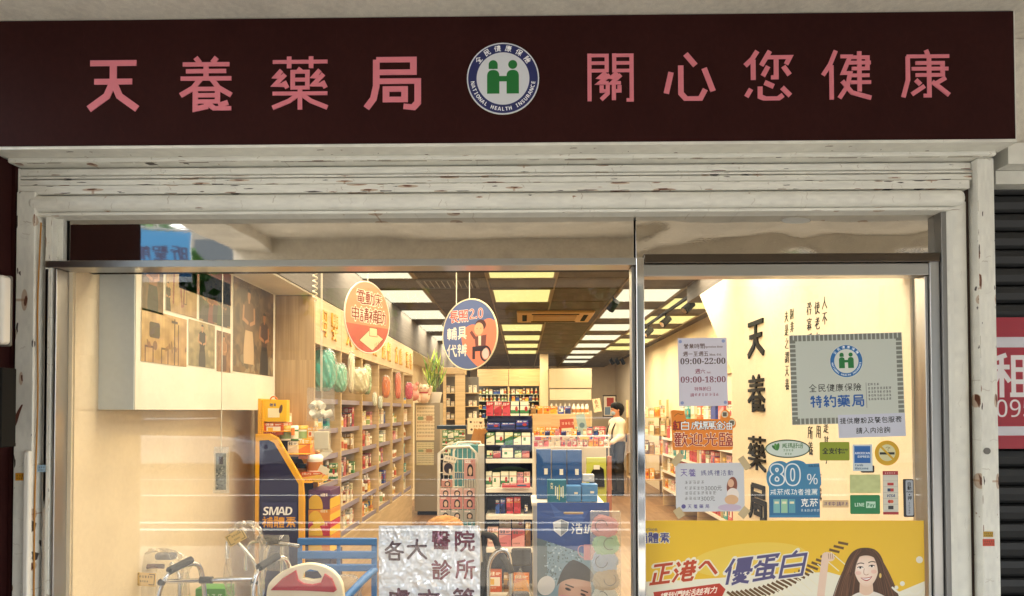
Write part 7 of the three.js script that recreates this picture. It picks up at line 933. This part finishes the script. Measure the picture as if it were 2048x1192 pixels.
// printed portrait of a smiling woman, drawn with many soft strokes
function portrait(g, P, k) {
  const C = (d) => { g.beginPath(); d.forEach(([m, ...a]) => { const q = []; for (let i = 0; i < a.length; i += 2) q.push(...P(a[i], a[i + 1])); g[{ M: 'moveTo', L: 'lineTo', B: 'bezierCurveTo', Q: 'quadraticCurveTo' }[m]](...q); }); };
  const strands = (n, x0, y0, x1, y1, x2, y2, spread, cols) => { for (let i = 0; i < n; i++) { const t = i / n - 0.5, s = t * spread; g.strokeStyle = pick(cols); g.lineWidth = k * rr(0.7, 1.8); g.beginPath(); g.moveTo(...P(x0 + s * 0.25, y0 + rr(-1, 1))); g.quadraticCurveTo(...P(x1 + s, y1 + rr(-4, 4)), ...P(x2 + s * 1.3 + rr(-3, 3), y2 + rr(-6, 6))); g.stroke(); } };
  const dark = ['#452b1a', '#573622', '#68432c', '#7a5238', '#4d311e'];
  g.fillStyle = '#4f3220'; C([['M', 1735, 1096], ['B', 1690, 1094, 1692, 1150, 1672, 1192], ['L', 1660, 1290], ['L', 1806, 1290], ['B', 1800, 1190, 1780, 1180, 1772, 1130], ['B', 1765, 1100, 1750, 1096, 1735, 1096]]); g.fill();
  strands(60, 1722, 1100, 1694, 1150, 1684, 1230, 34, dark); strands(60, 1748, 1100, 1774, 1150, 1788, 1230, 34, dark);
  const skin = g.createRadialGradient(...P(1728, 1138), 3 * k, ...P(1736, 1144), 40 * k); skin.addColorStop(0, '#fbe6d6'); skin.addColorStop(0.6, '#f3d6c0'); skin.addColorStop(1, '#e0b698');
  g.fillStyle = '#e8c4a8'; C([['M', 1723, 1160], ['L', 1721, 1192], ['L', 1750, 1192], ['L', 1748, 1158]]); g.fill(); g.fillStyle = '#ece2d6'; C([['M', 1690, 1206], ['Q', 1712, 1186, 1722, 1186], ['Q', 1736, 1198, 1750, 1184], ['Q', 1772, 1190, 1786, 1204], ['L', 1796, 1300], ['L', 1684, 1300]]); g.fill();
  g.fillStyle = skin; C([['M', 1711, 1132], ['B', 1710, 1106, 1758, 1104, 1760, 1130], ['B', 1762, 1152, 1750, 1174, 1737, 1175], ['B', 1722, 1174, 1711, 1152, 1711, 1132]]); g.fill();
  strands(26, 1736, 1100, 1712, 1110, 1706, 1150, 10, dark); strands(26, 1738, 1100, 1762, 1108, 1766, 1150, 10, dark);
  for (const [x, y, s] of [[1724, 1136, -1], [1747, 1133, 1]]) {
    g.strokeStyle = '#4a2c1a'; g.lineWidth = 1.7 * k; C([['M', x - 6, y - 7], ['Q', x, y - 11, x + 7, y - 8]]); g.stroke(); g.fillStyle = '#fbf3ea'; g.beginPath(); g.ellipse(...P(x, y), 5 * k, 2.3 * k, 0.05, 0, 7); g.fill(); g.fillStyle = '#2c1810'; g.beginPath(); g.arc(...P(x, y), 2.2 * k, 0, 7); g.fill(); g.lineWidth = 1.4 * k; g.strokeStyle = '#2c1810'; C([['M', x - 5.5, y], ['Q', x, y - 4, x + 5.5, y - 0.6]]); g.stroke();
    g.fillStyle = 'rgba(226,140,120,0.28)'; g.beginPath(); g.ellipse(...P(x + s * 4, y + 11), 6 * k, 4 * k, 0, 0, 7); g.fill();
  }
  g.strokeStyle = '#b98565'; g.lineWidth = 1.1 * k; C([['M', 1732, 1138], ['Q', 1729, 1148, 1733, 1150], ['Q', 1737, 1152, 1740, 1149]]); g.stroke(); g.fillStyle = '#b5483e'; C([['M', 1724, 1156], ['Q', 1736, 1158, 1748, 1153], ['Q', 1738, 1171, 1724, 1156]]); g.fill(); g.fillStyle = '#fffaf4'; C([['M', 1726, 1157], ['Q', 1736, 1159.5, 1746, 1155], ['Q', 1737, 1165, 1726, 1157]]); g.fill();
  g.fillStyle = '#e8c46a'; g.beginPath(); g.ellipse(...P(1764, 1152), 2.4 * k, 5 * k, 0, 0, 7); g.fill(); strands(30, 1700, 1150, 1686, 1190, 1690, 1260, 18, dark); strands(24, 1770, 1150, 1786, 1190, 1784, 1260, 14, dark);
}
// ================= stickers and notices on the door glass
let stuck = 0;
const st = (name, px, draw, label, cat, o = {}) => printed(name, px, 3.0222 - 0.00025 * stuck++, 0.0012, draw, label, cat, { coat: 0.3, ...o });
st('opening_hours_notice', [1356, 676, 1455, 812], (g, w, h) => { paper(g, w, h, '#d5d0dd'); g.fillStyle = '#8f9cc8'; for (const [a, b] of [[0.05, 0.05], [0.93, 0.05], [0.07, 0.95], [0.95, 0.95]]) { g.beginPath(); g.arc(w * a, h * b, w * 0.035, 0, 7); g.fill(); }
  zh(g, '營業時間', w * 0.12, h * 0.085, w * 0.098, { color: '#5a3f38', lw: 0.1 }); g.font = 'bold ' + Math.round(w * 0.05) + 'px serif'; g.fillStyle = '#5a3f38'; g.fillText('Operation Hour', w * 0.54, h * 0.145, w * 0.38); zh(g, '週一至週五', w * 0.1, h * 0.2, w * 0.095, { color: '#5a3f38', lw: 0.1 }); g.font = 'bold ' + Math.round(w * 0.055) + 'px serif'; g.textAlign = 'left'; g.fillText('Mon.-Fri.', w * 0.64, h * 0.262, w * 0.28);
  zhc(g, '09:00-22:00', w * 0.5, h * 0.285, w * 0.15, { color: '#4a3430', face: 'serif' }); zh(g, '週六', w * 0.34, h * 0.455, w * 0.1, { color: '#8a4a5c', lw: 0.1 }); g.font = 'bold ' + Math.round(w * 0.05) + 'px serif'; g.fillStyle = '#8a4a5c'; g.textAlign = 'left'; g.fillText('Sat.', w * 0.58, h * 0.52); zhc(g, '09:00-18:00', w * 0.5, h * 0.555, w * 0.15, { color: '#7a3a4c', face: 'serif' }); zh(g, '特殊節日', w * 0.32, h * 0.72, w * 0.078, { color: '#9a5468', lw: 0.1 }); zh(g, '請', w * 0.24, h * 0.81, w * 0.07, { color: '#9a5468', lw: 0.1 }); scribble(g, 7, w * 0.32, h * 0.81, w * 0.066, '#9a5468', 0.1); }, 'pale lilac opening hours sheet on the door glass', 'notice', { res: 384, turn: 0.01 });
st('welcome_sticker', [1342, 820, 1472, 900], (g, w, h) => { paper(g, w, h, '#ef8a2a'); g.fillStyle = '#5a3018'; g.lineWidth = 3; g.strokeStyle = '#6a3a14'; g.beginPath(); g.moveTo(w * 0.05, h * 0.16); g.quadraticCurveTo(w * 0.1, h * 0.05, w * 0.15, h * 0.12); g.lineTo(w * 0.19, h * 0.1); g.stroke(); for (const [x, y] of [[0.83, 0.11], [0.94, 0.32]]) { g.fillStyle = '#e9d8b8'; g.beginPath(); g.arc(w * x, h * y, w * 0.052, 0, 7); g.fill(); g.fillStyle = '#6b6152'; g.fillRect(w * (x - 0.03), h * (y - 0.05), w * 0.06, h * 0.1); }
  zh(g, '紅', w * 0.03, h * 0.28, h * 0.22, { color: '#b8321e', lw: 0.12, outline: '#2c1a12', ow: 0.025 }); zh(g, '白', w * 0.15, h * 0.28, h * 0.21, { color: '#fff', lw: 0.12, outline: '#2c1a12', ow: 0.025 }); zh(g, '虎標萬金油', w * 0.31, h * 0.28, h * 0.21, { color: '#fff', lw: 0.1, outline: '#2c1a12', ow: 0.025, adv: 0.96 }); zh(g, '歡迎光臨', w * 0.045, h * 0.57, h * 0.33, { color: '#a5200e', lw: 0.085, outline: '#ffe9cc', ow: 0.028, adv: 1.13 }); }, 'orange die cut welcome sticker on the door glass', 'sticker', { res: 512, edge: M.orange, shape: (w, h) => { const s = new THREE.Shape(), P = (x, y) => [x * w - w / 2, h / 2 - y * h]; s.moveTo(...P(0.02, 0.97)); s.lineTo(...P(0, 0.05)); s.quadraticCurveTo(...P(0, 0), ...P(0.04, 0)); s.lineTo(...P(0.2, 0.02)); s.lineTo(...P(0.23, 0.22)); s.lineTo(...P(0.76, 0.23)); s.quadraticCurveTo(...P(0.76, 0), ...P(0.84, 0)); s.quadraticCurveTo(...P(0.92, 0), ...P(0.91, 0.2)); s.quadraticCurveTo(...P(1, 0.2), ...P(1, 0.35)); s.quadraticCurveTo(...P(1, 0.45), ...P(0.95, 0.46)); s.lineTo(...P(0.95, 0.95)); s.quadraticCurveTo(...P(0.94, 1), ...P(0.9, 1)); s.lineTo(...P(0.06, 1)); s.quadraticCurveTo(...P(0.02, 1), ...P(0.02, 0.97)); return s; } });
st('event_notice', [1351, 926, 1489, 1023], (g, w, h) => { paper(g, w, h, '#d2d3d8'); zh(g, '天養', w * 0.07, h * 0.12, h * 0.15, { color: '#6a5aa0', lw: 0.09 }); zh(g, '媽媽禮活動', w * 0.37, h * 0.15, h * 0.11, { color: '#6a6a90', lw: 0.09, adv: 1.25 }); const y0 = [0.36, 0.48, 0.58, 0.69]; scribble(g, 5, w * 0.13, h * y0[0], h * 0.075, '#777'); scribble(g, 5, w * 0.13, h * y0[1], h * 0.075, '#777'); zh(g, '3000元', w * 0.42, h * y0[1] - 4, h * 0.1, { color: '#555', font: 'normal', lw: 0.08 }); scribble(g, 8, w * 0.13, h * y0[2], h * 0.075, '#777'); scribble(g, 4, w * 0.13, h * y0[3], h * 0.075, '#777'); zh(g, '300元', w * 0.36, h * y0[3] - 3, h * 0.1, { color: '#555', font: 'normal', lw: 0.08 }); g.fillStyle = '#5d5590'; g.beginPath(); g.arc(w * 0.11, h * 0.89, h * 0.045, 0, 7); g.fill(); zh(g, '天養藥局', w * 0.17, h * 0.85, h * 0.08, { color: '#5d5590', lw: 0.1, adv: 1.5 });
  g.fillStyle = '#8d4f3c'; g.beginPath(); g.ellipse(w * 0.82, h * 0.48, w * 0.075, h * 0.19, 0.15, 0, 7); g.fill(); g.fillStyle = '#e3b493'; g.beginPath(); g.ellipse(w * 0.805, h * 0.42, w * 0.045, h * 0.085, 0, 0, 7); g.fill(); g.fillStyle = '#efe3da'; g.beginPath(); g.ellipse(w * 0.83, h * 0.66, w * 0.09, h * 0.14, 0, 0, 7); g.fill(); g.fillStyle = '#e0b489'; g.beginPath(); g.ellipse(w * 0.81, h * 0.76, w * 0.1, h * 0.1, 0, 0, 7); g.fill(); g.fillStyle = '#c7b4ca'; g.beginPath(); g.ellipse(w * 0.78, h * 0.92, w * 0.17, h * 0.07, 0, 0, 7); g.fill(); }, 'white event sheet with a drawing of an expectant mother on the door', 'notice', { res: 512, turn: 0.01 });
st('insurance_sticker', [1580, 668, 1808, 847], (g, w, h) => { paper(g, w, h, '#c6cbc2'); g.fillStyle = '#7a7d74'; const n = 26, m = 15; for (let i = 0; i < n; i++) { g.fillRect((i + 0.12) * w / n, h * 0.005, w / n * 0.72, h * 0.065); g.fillRect((i + 0.12) * w / n, h * 0.93, w / n * 0.72, h * 0.065); } for (let i = 1; i < m + 5; i++) { g.fillRect(w * 0.003, (i + 0.15) * h / 20, w * 0.05, h / 20 * 0.7); g.fillRect(w * 0.945, (i + 0.15) * h / 20, w * 0.05, h / 20 * 0.7); }
  g.save(); g.beginPath(); g.arc(w * 0.5, h * 0.305, w * 0.148, 0, 7); g.clip(); g.drawImage(canvas(320, 320, emblem('#1d66a8', '#d3d8d0')), w * 0.352, h * 0.305 - w * 0.148, w * 0.296, w * 0.296); g.restore(); zh(g, '全民健康保險', w * 0.16, h * 0.555, w * 0.068, { color: '#2a2a28', lw: 0.085, adv: 1.16 }); zh(g, '特約藥局', w * 0.165, h * 0.68, w * 0.105, { color: '#1d55a0', lw: 0.125, adv: 1.18 }); g.fillStyle = '#555'; g.fillRect(w * 0.665, h * 0.55, 2, h * 0.28); [0.555, 0.6, 0.64, 0.68, 0.72].forEach((y, i) => scribble(g, i ? 8 : 4, w * 0.68, h * y, w * 0.024, '#444', 0.1)); }, 'large grey green health insurance pharmacy sticker on the door', 'sticker', { res: 640, turn: 0.025 });
st('service_note', [1676, 828, 1811, 874], (g, w, h) => { paper(g, w, h, '#c9cbdb'); zhc(g, '提供磨粉及餐包服務', w * 0.49, h * 0.14, h * 0.25, { color: '#23232a', lw: 0.1, adv: 1.2, cap: 'round' }); zhc(g, '請入內洽詢', w * 0.52, h * 0.58, h * 0.25, { color: '#23232a', lw: 0.1, adv: 1.2, cap: 'round' }); }, 'small white service note taped under the insurance sticker', 'notice', { res: 512, turn: 0.03, coat: 0.8 });
st('oval_leaf_sticker', [1530, 879, 1620, 916], (g, w, h) => { paper(g, w, h, '#3a5440'); g.fillStyle = '#d3ddd4'; g.beginPath(); g.ellipse(w / 2, h / 2, w * 0.475, h * 0.43, 0, 0, 7); g.fill(); ['#2f6a34', '#5c9a44', '#3f7f3a'].forEach((c, i) => { g.fillStyle = c; g.save(); g.translate(w * 0.27, h * 0.55); g.rotate(-0.9 + i * 0.55); g.beginPath(); g.ellipse(0, -h * 0.16, w * 0.035, h * 0.2, 0, 0, 7); g.fill(); g.restore(); }); zh(g, '威瑪舒培', w * 0.38, h * 0.2, h * 0.27, { color: '#4a7a4a', lw: 0.1, adv: 1.05 }); scribble(g, 4, w * 0.4, h * 0.52, h * 0.13, '#4a7a4a'); scribble(g, 3, w * 0.44, h * 0.72, h * 0.12, '#4a7a4a'); }, 'oval white sticker with green leaves above the blue eighty sticker', 'sticker', { res: 320, edge: M.green, shape: (w, h) => ellipse(w / 2, h / 2) });
st('smoking_aid_sticker', [1534, 921, 1643, 1035], (g, w, h) => { paper(g, w, h, '#3f84ad'); zh(g, '80', w * 0.05, h * 0.03, h * 0.43, { color: '#3f84ad', outline: '#e6ecec', ow: 0.055 }); g.fillStyle = '#e6ecec'; g.font = 'normal ' + Math.round(h * 0.25) + 'px sans-serif'; g.textAlign = 'left'; g.fillText('%', w * 0.73, h * 0.42, w * 0.25); zhc(g, '戒菸成功者推薦', w * 0.5, h * 0.5, h * 0.105, { color: '#f0f2ee', lw: 0.1, adv: 1.13 }); g.fillStyle = '#2f6f9a'; g.fillRect(w * 0.03, h * 0.63, w * 0.94, h * 0.33); ['#7fb8b8', '#9cc9a8', '#5fa0b0'].forEach((c, i) => { g.fillStyle = c; g.fillRect(w * (0.12 + i * 0.14), h * 0.68, w * 0.12, h * 0.24); g.fillStyle = '#e9e6c0'; g.fillRect(w * (0.14 + i * 0.14), h * 0.72, w * 0.08, h * 0.04); }); zh(g, '克菸', w * 0.62, h * 0.67, h * 0.14, { color: '#f3f4ee', lw: 0.12 }); scribble(g, 6, w * 0.62, h * 0.85, h * 0.05, '#e8f0f0'); g.fillStyle = '#1c3a5a'; g.font = 'bold ' + Math.round(h * 0.055) + 'px sans-serif'; g.fillText('HALEON', w * 0.77, h * 0.12, w * 0.2); }, 'blue stop smoking sticker with large outlined eighty percent', 'sticker', { res: 512, edge: std(0x3f84ad, 0.5), shape: (w, h) => { const s = new THREE.Shape(), P = (x, y) => [x * w - w / 2, h / 2 - y * h]; s.moveTo(...P(0.03, 1)); s.lineTo(...P(0.03, 0.46)); s.bezierCurveTo(...P(-0.03, 0.36), ...P(-0.02, 0.22), ...P(0.02, 0.18)); s.bezierCurveTo(...P(0.02, 0), ...P(0.28, -0.03), ...P(0.36, 0.05)); s.bezierCurveTo(...P(0.46, -0.03), ...P(0.66, -0.02), ...P(0.72, 0.06)); s.lineTo(...P(0.97, 0.05)); s.lineTo(...P(1, 0.4)); s.lineTo(...P(0.97, 0.48)); s.lineTo(...P(0.97, 1)); s.closePath(); return s; } });
st('mobile_pay_sticker', [1639, 884, 1699, 921], (g, w, h) => { paper(g, w, h, '#8d9a1e'); zh(g, '全支付', w * 0.09, h * 0.32, h * 0.32, { color: '#26281a', lw: 0.14, adv: 1.05 }); g.font = 'bold ' + Math.round(h * 0.17) + 'px sans-serif'; g.fillStyle = '#26281a'; g.textAlign = 'left'; g.fillText('pxpay', w * 0.64, h * 0.46); g.fillText('plus', w * 0.64, h * 0.62); }, 'olive green mobile payment sticker on the door', 'sticker', { res: 256, r: 0.006, edge: M.green });
st('card_welcome_sticker', [1705, 889, 1745, 942], (g, w, h) => { paper(g, w, h, '#c8d4da'); g.fillStyle = '#1f62ac'; g.fillRect(w * 0.08, h * 0.06, w * 0.82, h * 0.64); g.fillStyle = '#e9f0f4'; g.font = 'bold ' + Math.round(h * 0.115) + 'px sans-serif'; g.textAlign = 'left'; g.fillText('AMERICAN', w * 0.1, h * 0.37, w * 0.78); g.fillText('EXPRESS', w * 0.24, h * 0.5, w * 0.62); g.fillStyle = '#26506e'; g.fillText('Cards', w * 0.1, h * 0.82, w * 0.5); g.fillText('Welcome', w * 0.1, h * 0.94, w * 0.75); }, 'blue and white card welcome sticker right of the olive sticker', 'sticker', { res: 192 });
st('no_smoking_sticker', [1749, 881, 1799, 931], (g, w, h) => { const c = w / 2; paper(g, w, h, '#d3a414'); g.fillStyle = '#d8d0a0'; g.beginPath(); g.arc(c, c, w * 0.34, 0, 7); g.fill(); g.fillStyle = '#1c1a18'; g.fillRect(w * 0.2, h * 0.47, w * 0.6, h * 0.09); g.strokeStyle = '#7a6a3a'; g.lineWidth = 3; g.beginPath(); g.moveTo(w * 0.55, h * 0.43); g.quadraticCurveTo(w * 0.5, h * 0.3, w * 0.62, h * 0.3); g.quadraticCurveTo(w * 0.5, h * 0.22, w * 0.45, h * 0.3); g.stroke(); g.strokeStyle = '#d3a414'; g.lineWidth = w * 0.08; g.beginPath(); g.moveTo(w * 0.24, h * 0.24); g.lineTo(w * 0.76, h * 0.76); g.stroke(); }, 'round yellow no smoking sticker on the door', 'sticker', { res: 192, edge: M.yellow, shape: (w, h) => ellipse(w / 2, h / 2) });
st('card_strip_sticker', [1765, 942, 1797, 1029], (g, w, h) => { paper(g, w, h, '#d4cfc0'); g.fillStyle = '#a3262c'; g.fillRect(0, 0, w, h * 0.09); g.fillRect(0, h * 0.94, w, h * 0.06); g.strokeStyle = '#a9a498'; g.lineWidth = 2; for (let i = 1; i < 7; i++) g.strokeRect(w * 0.03, h * (0.09 + 0.135 * (i - 1)), w * 0.94, h * 0.135); g.textAlign = 'center'; g.font = 'bold italic ' + Math.round(w * 0.26) + 'px sans-serif'; g.fillStyle = '#23366e'; g.fillText('VISA', w / 2, h * 0.6); g.fillStyle = '#b8322c'; g.fillRect(w * 0.3, h * 0.27, w * 0.4, h * 0.06); g.fillStyle = '#2a3a5a'; g.fillRect(w * 0.3, h * 0.4, w * 0.4, h * 0.07); g.fillStyle = '#b8322c'; g.fillRect(w * 0.5, h * 0.4, w * 0.2, h * 0.07); g.beginPath(); g.arc(w * 0.42, h * 0.7, w * 0.11, 0, 7); g.fill(); g.fillStyle = '#cf5b34'; g.beginPath(); g.arc(w * 0.57, h * 0.7, w * 0.11, 0, 7); g.fill(); g.fillStyle = '#2a2a2e'; g.fillRect(w * 0.33, h * 0.8, w * 0.34, h * 0.08); scribble(g, 5, w * 0.12, h * 0.025, w * 0.13, '#f0dcd4'); }, 'tall strip sticker of payment card marks with red ends', 'sticker', { res: 128 });
st('push_plate', [1806, 958, 1828, 1034], (g, w, h) => { paper(g, w, h, '#1d1d20'); g.fillStyle = '#a7acb4'; g.beginPath(); g.roundRect?.(w * 0.24, h * 0.03, w * 0.7, h * 0.93, w * 0.12); g.fill(); zh(g, '自動', w * 0.4, h * 0.08, w * 0.36, { color: '#222', lw: 0.12, vertical: true, adv: 1.1 }); g.font = 'bold ' + Math.round(w * 0.24) + 'px sans-serif'; g.fillStyle = '#222'; g.textAlign = 'center'; g.fillText('PUSH', w * 0.59, h * 0.36, w * 0.6); g.beginPath(); g.arc(w * 0.59, h * 0.41, w * 0.07, 0, 7); g.fill(); zh(g, '押', w * 0.4, h * 0.45, w * 0.38, { color: '#222', lw: 0.12 }); for (let i = 0; i < 5; i++) scribble(g, 1, w * 0.44, h * (0.6 + i * 0.065), w * 0.22, '#444'); }, 'narrow black and grey automatic door push plate', 'push plate', { res: 96, r: 0.006, edge: M.dark, turn: 0.01 });
st('blank_green_note', [1699, 949, 1761, 986], (g, w, h) => { paper(g, w, h, '#c2c98c'); grain(g, w, h, (u, v) => 14 * (vnoise(u * 8, v * 6, 9, 99) - 0.5)); }, 'blank faded green paper above the green pay sticker', 'notice', { res: 96 });
st('green_pay_sticker', [1700, 990, 1760, 1028], (g, w, h) => { paper(g, w, h, '#1f7f4a'); g.font = 'bold ' + Math.round(h * 0.26) + 'px sans-serif'; g.textAlign = 'left'; g.fillStyle = '#cfe8d4'; g.fillText('LINE', w * 0.14, h * 0.6, w * 0.34); g.fillStyle = '#bfe0c8'; g.fillRect(w * 0.53, h * 0.34, w * 0.32, h * 0.34); g.fillStyle = '#1f7f4a'; g.fillText('Pay', w * 0.56, h * 0.61, w * 0.26); }, 'green mobile pay sticker below the blank green note', 'sticker', { res: 192, r: 0.006, edge: M.green });
st('filming_note', [1645, 1000, 1697, 1015], (g, w, h) => { paper(g, w, h, '#d8b98a'); scribble(g, 2, w * 0.04, h * 0.25, h * 0.5, '#7a5a70', 0.12); zh(g, '中', w * 0.34, h * 0.22, h * 0.55, { color: '#7a5a70', lw: 0.12 }); zh(g, '請', w * 0.54, h * 0.22, h * 0.55, { color: '#7a5a70', lw: 0.1 }); scribble(g, 2, w * 0.7, h * 0.25, h * 0.5, '#7a5a70', 0.12); }, 'thin printed strip note left of the green pay sticker', 'notice', { res: 192 });
tag(mesh('sensor_box', rbox(0.05, 0.03, 0.02, 0.004), M.dark, scene, at(1735, 938, 3.05).toArray()), 'small dark box behind the card welcome sticker', 'sensor');
for (const [p, l] of [[[1348, 905, 1362, 932], 'upper left tape strip holding the event sheet'], [[1482, 912, 1496, 940], 'upper right tape strip holding the event sheet'], [[1350, 1016, 1366, 1036], 'lower left tape strip holding the event sheet'], [[1480, 1014, 1496, 1036], 'lower right tape strip holding the event sheet']]) printed('tape_strip', p, 3.0185, 0.0006, (g, w, h) => paper(g, w, h, '#c9b48c'), l, 'tape', { res: 32, turn: l.includes('left') === l.includes('upper') ? -0.7 : 0.6 });
// yellow poster across the foot of the door
st('supplement_poster', [1288, 1041, 1853, 1420], (g, w, h) => {
  const k = w / 565, P = (x, y) => [(x - 1288) * k, (y - 1041) * k]; paper(g, w, h, '#eec02c'); g.fillStyle = '#f0cc50'; g.beginPath(); g.ellipse(...P(1500, 1120), 320, 90, -0.1, 0, 7); g.fill(); g.fillStyle = '#efe8d2'; g.beginPath(); g.moveTo(...P(1288, 1165)); g.quadraticCurveTo(...P(1420, 1160), ...P(1520, 1150)); g.lineTo(...P(1660, 1145)); g.lineTo(...P(1800, 1185)); g.lineTo(...P(1860, 1160)); g.lineTo(...P(1860, 1420)); g.lineTo(...P(1288, 1420)); g.fill();
  g.strokeStyle = '#6b4a24'; g.lineWidth = 5 * k; for (let i = 0; i < 26; i++) { const a = i / 25, x = 1455 + 225 * a, y = 1185 - 10 * a - 90 * a * a; g.beginPath(); g.moveTo(...P(x, y)); g.lineTo(...P(x + 26 - 6 * a, y + 20 - 16 * a)); g.stroke(); }
  g.strokeStyle = '#efe6c8'; g.lineWidth = 2 * k; for (let i = 0; i < 16; i++) { const a = i / 15, x = 1460 + 205 * a, y = 1205 - 10 * a - 90 * a * a; g.beginPath(); g.moveTo(...P(x, y)); g.lineTo(...P(x + 30, y + 26)); g.stroke(); }
  g.save(); g.font = 'bold ' + Math.round(9 * k) + 'px serif'; g.fillStyle = '#6f6470'; g.textAlign = 'left'; g.fillText('rison', ...P(1292, 1062)); g.restore(); zh(g, '補體素', ...P(1274, 1066), 20 * k, { color: '#4a4a86', lw: 0.12, outline: '#e6dcc0', ow: 0.05, adv: 1.14 });
  const sl = (dx, dy, f) => { g.save(); g.translate(...P(dx, dy)); g.transform(1, -0.13, -0.22, 1, 0, 0); f(); g.restore(); };
  sl(1306, 1130, () => zh(g, '正港ㄟ', 0, 0, 43 * k, { color: '#c2431c', lw: 0.135, outline: '#f3e6cc', ow: 0.06, adv: 1.1 })); sl(1458, 1120, () => zh(g, '優蛋白', 0, 0, 52 * k, { color: '#56507c', lw: 0.115, outline: '#ece4d4', ow: 0.05, adv: 1.07 }));
  g.fillStyle = '#c23a24'; g.beginPath(); g.moveTo(...P(1306, 1186)); g.lineTo(...P(1440, 1168)); g.lineTo(...P(1452, 1180)); g.lineTo(...P(1436, 1212)); g.lineTo(...P(1312, 1216)); g.fill(); sl(1322, 1188, () => zh(g, '讓我們越活越有力', 0, 0, 14 * k, { color: '#fbeeda', lw: 0.13, adv: 1.03 }));
  // raised arm and smiling woman
  g.strokeStyle = '#ecccb4'; g.lineCap = 'round'; g.lineWidth = 15 * k; g.beginPath(); g.moveTo(...P(1654, 1116)); g.lineTo(...P(1644, 1190)); g.lineTo(...P(1650, 1260)); g.stroke(); g.fillStyle = '#ecccb4'; g.beginPath(); g.ellipse(...P(1660, 1114), 13 * k, 9 * k, 0.3, 0, 7); g.fill(); g.strokeStyle = '#a87a5c'; g.lineWidth = 1.2 * k; for (let i = 0; i < 3; i++) { g.beginPath(); g.moveTo(...P(1660 + i * 4, 1108)); g.lineTo(...P(1661 + i * 4, 1118)); g.stroke(); }
  portrait(g, P, k);
  g.fillStyle = '#efe8d4'; for (const [x, y, r] of [[1843, 1120, 7], [1808, 1168, 5], [1796, 1176, 4], [1856, 1142, 3]]) { g.beginPath(); g.arc(...P(x, y), r * k, 0, 7); g.fill(); } g.strokeStyle = '#f0ead8'; g.lineWidth = 4 * k; g.beginPath(); g.moveTo(...P(1788, 1176)); g.quadraticCurveTo(...P(1806, 1196), ...P(1822, 1184)); g.quadraticCurveTo(...P(1835, 1200), ...P(1856, 1170)); g.stroke();
}, 'large yellow supplement poster with a smiling woman across the door foot', 'poster', { res: 1536, coat: 0.2 });
// small labels on the posts and seal patches
for (const [px, c, l, D] of [[[31, 946, 50, 961], '#c98a1c', 'small amber label on the left shutter post', 2.926], [[1966, 1063, 1986, 1074], '#b08a1c', 'small amber label on the right shutter post', 2.915], [[1965, 1078, 1989, 1092], '#c2452c', 'small red label below the amber one on the right post', 2.915], [[75, 930, 92, 944], '#8fb0c8', 'pale blue label on the left steel jamb', 2.962]]) printed('post_label', px, D, 0.001, (g, w, h) => { paper(g, w, h, c); scribble(g, 5, w * 0.1, h * 0.2, h * 0.3, '#3a2a1a'); scribble(g, 5, w * 0.1, h * 0.58, h * 0.26, '#3a2a1a'); }, l, 'label', { res: 64 });
tag(mesh('hole_cap', new THREE.CylinderGeometry(0.013, 0.013, 0.006, 16).rotateX(Math.PI / 2), M.grey, scene, at(1974, 902, 2.917).toArray()), 'round grey cap on the right shutter post', 'cap');
tag(mesh('transom_patch', new THREE.SphereGeometry(0.03, 14, 8).scale(2.1, 0.45, 0.06), std(0xa9a49a, 0.7), scene, at(1592, 441, 3.02).toArray()), 'grey smear of putty on the transom at the upper right', 'patch');
// things that share a look are told apart by their order from the front or the left
{
  const same = new Map(), ords = ['first', 'second', 'third', 'fourth', 'fifth', 'sixth', 'seventh', 'eighth', 'ninth', 'tenth', 'eleventh', 'twelfth'];
  for (const o of scene.children) if (o.userData.label) { if (!same.has(o.userData.label)) same.set(o.userData.label, []); same.get(o.userData.label).push(o); }
  for (const [l, list] of same) if (list.length > 1) { const dz = Math.max(...list.map((o) => o.position.z)) - Math.min(...list.map((o) => o.position.z)), deep = dz > 0.12; list.sort((a, b) => (deep ? b.position.z - a.position.z : a.position.x - b.position.x)); list.forEach((o, i) => (o.userData.label = l + ', ' + (ords[i] ?? 'later') + (deep ? ' from the front' : ' from left'))); }
}
renderer.render(scene, camera);
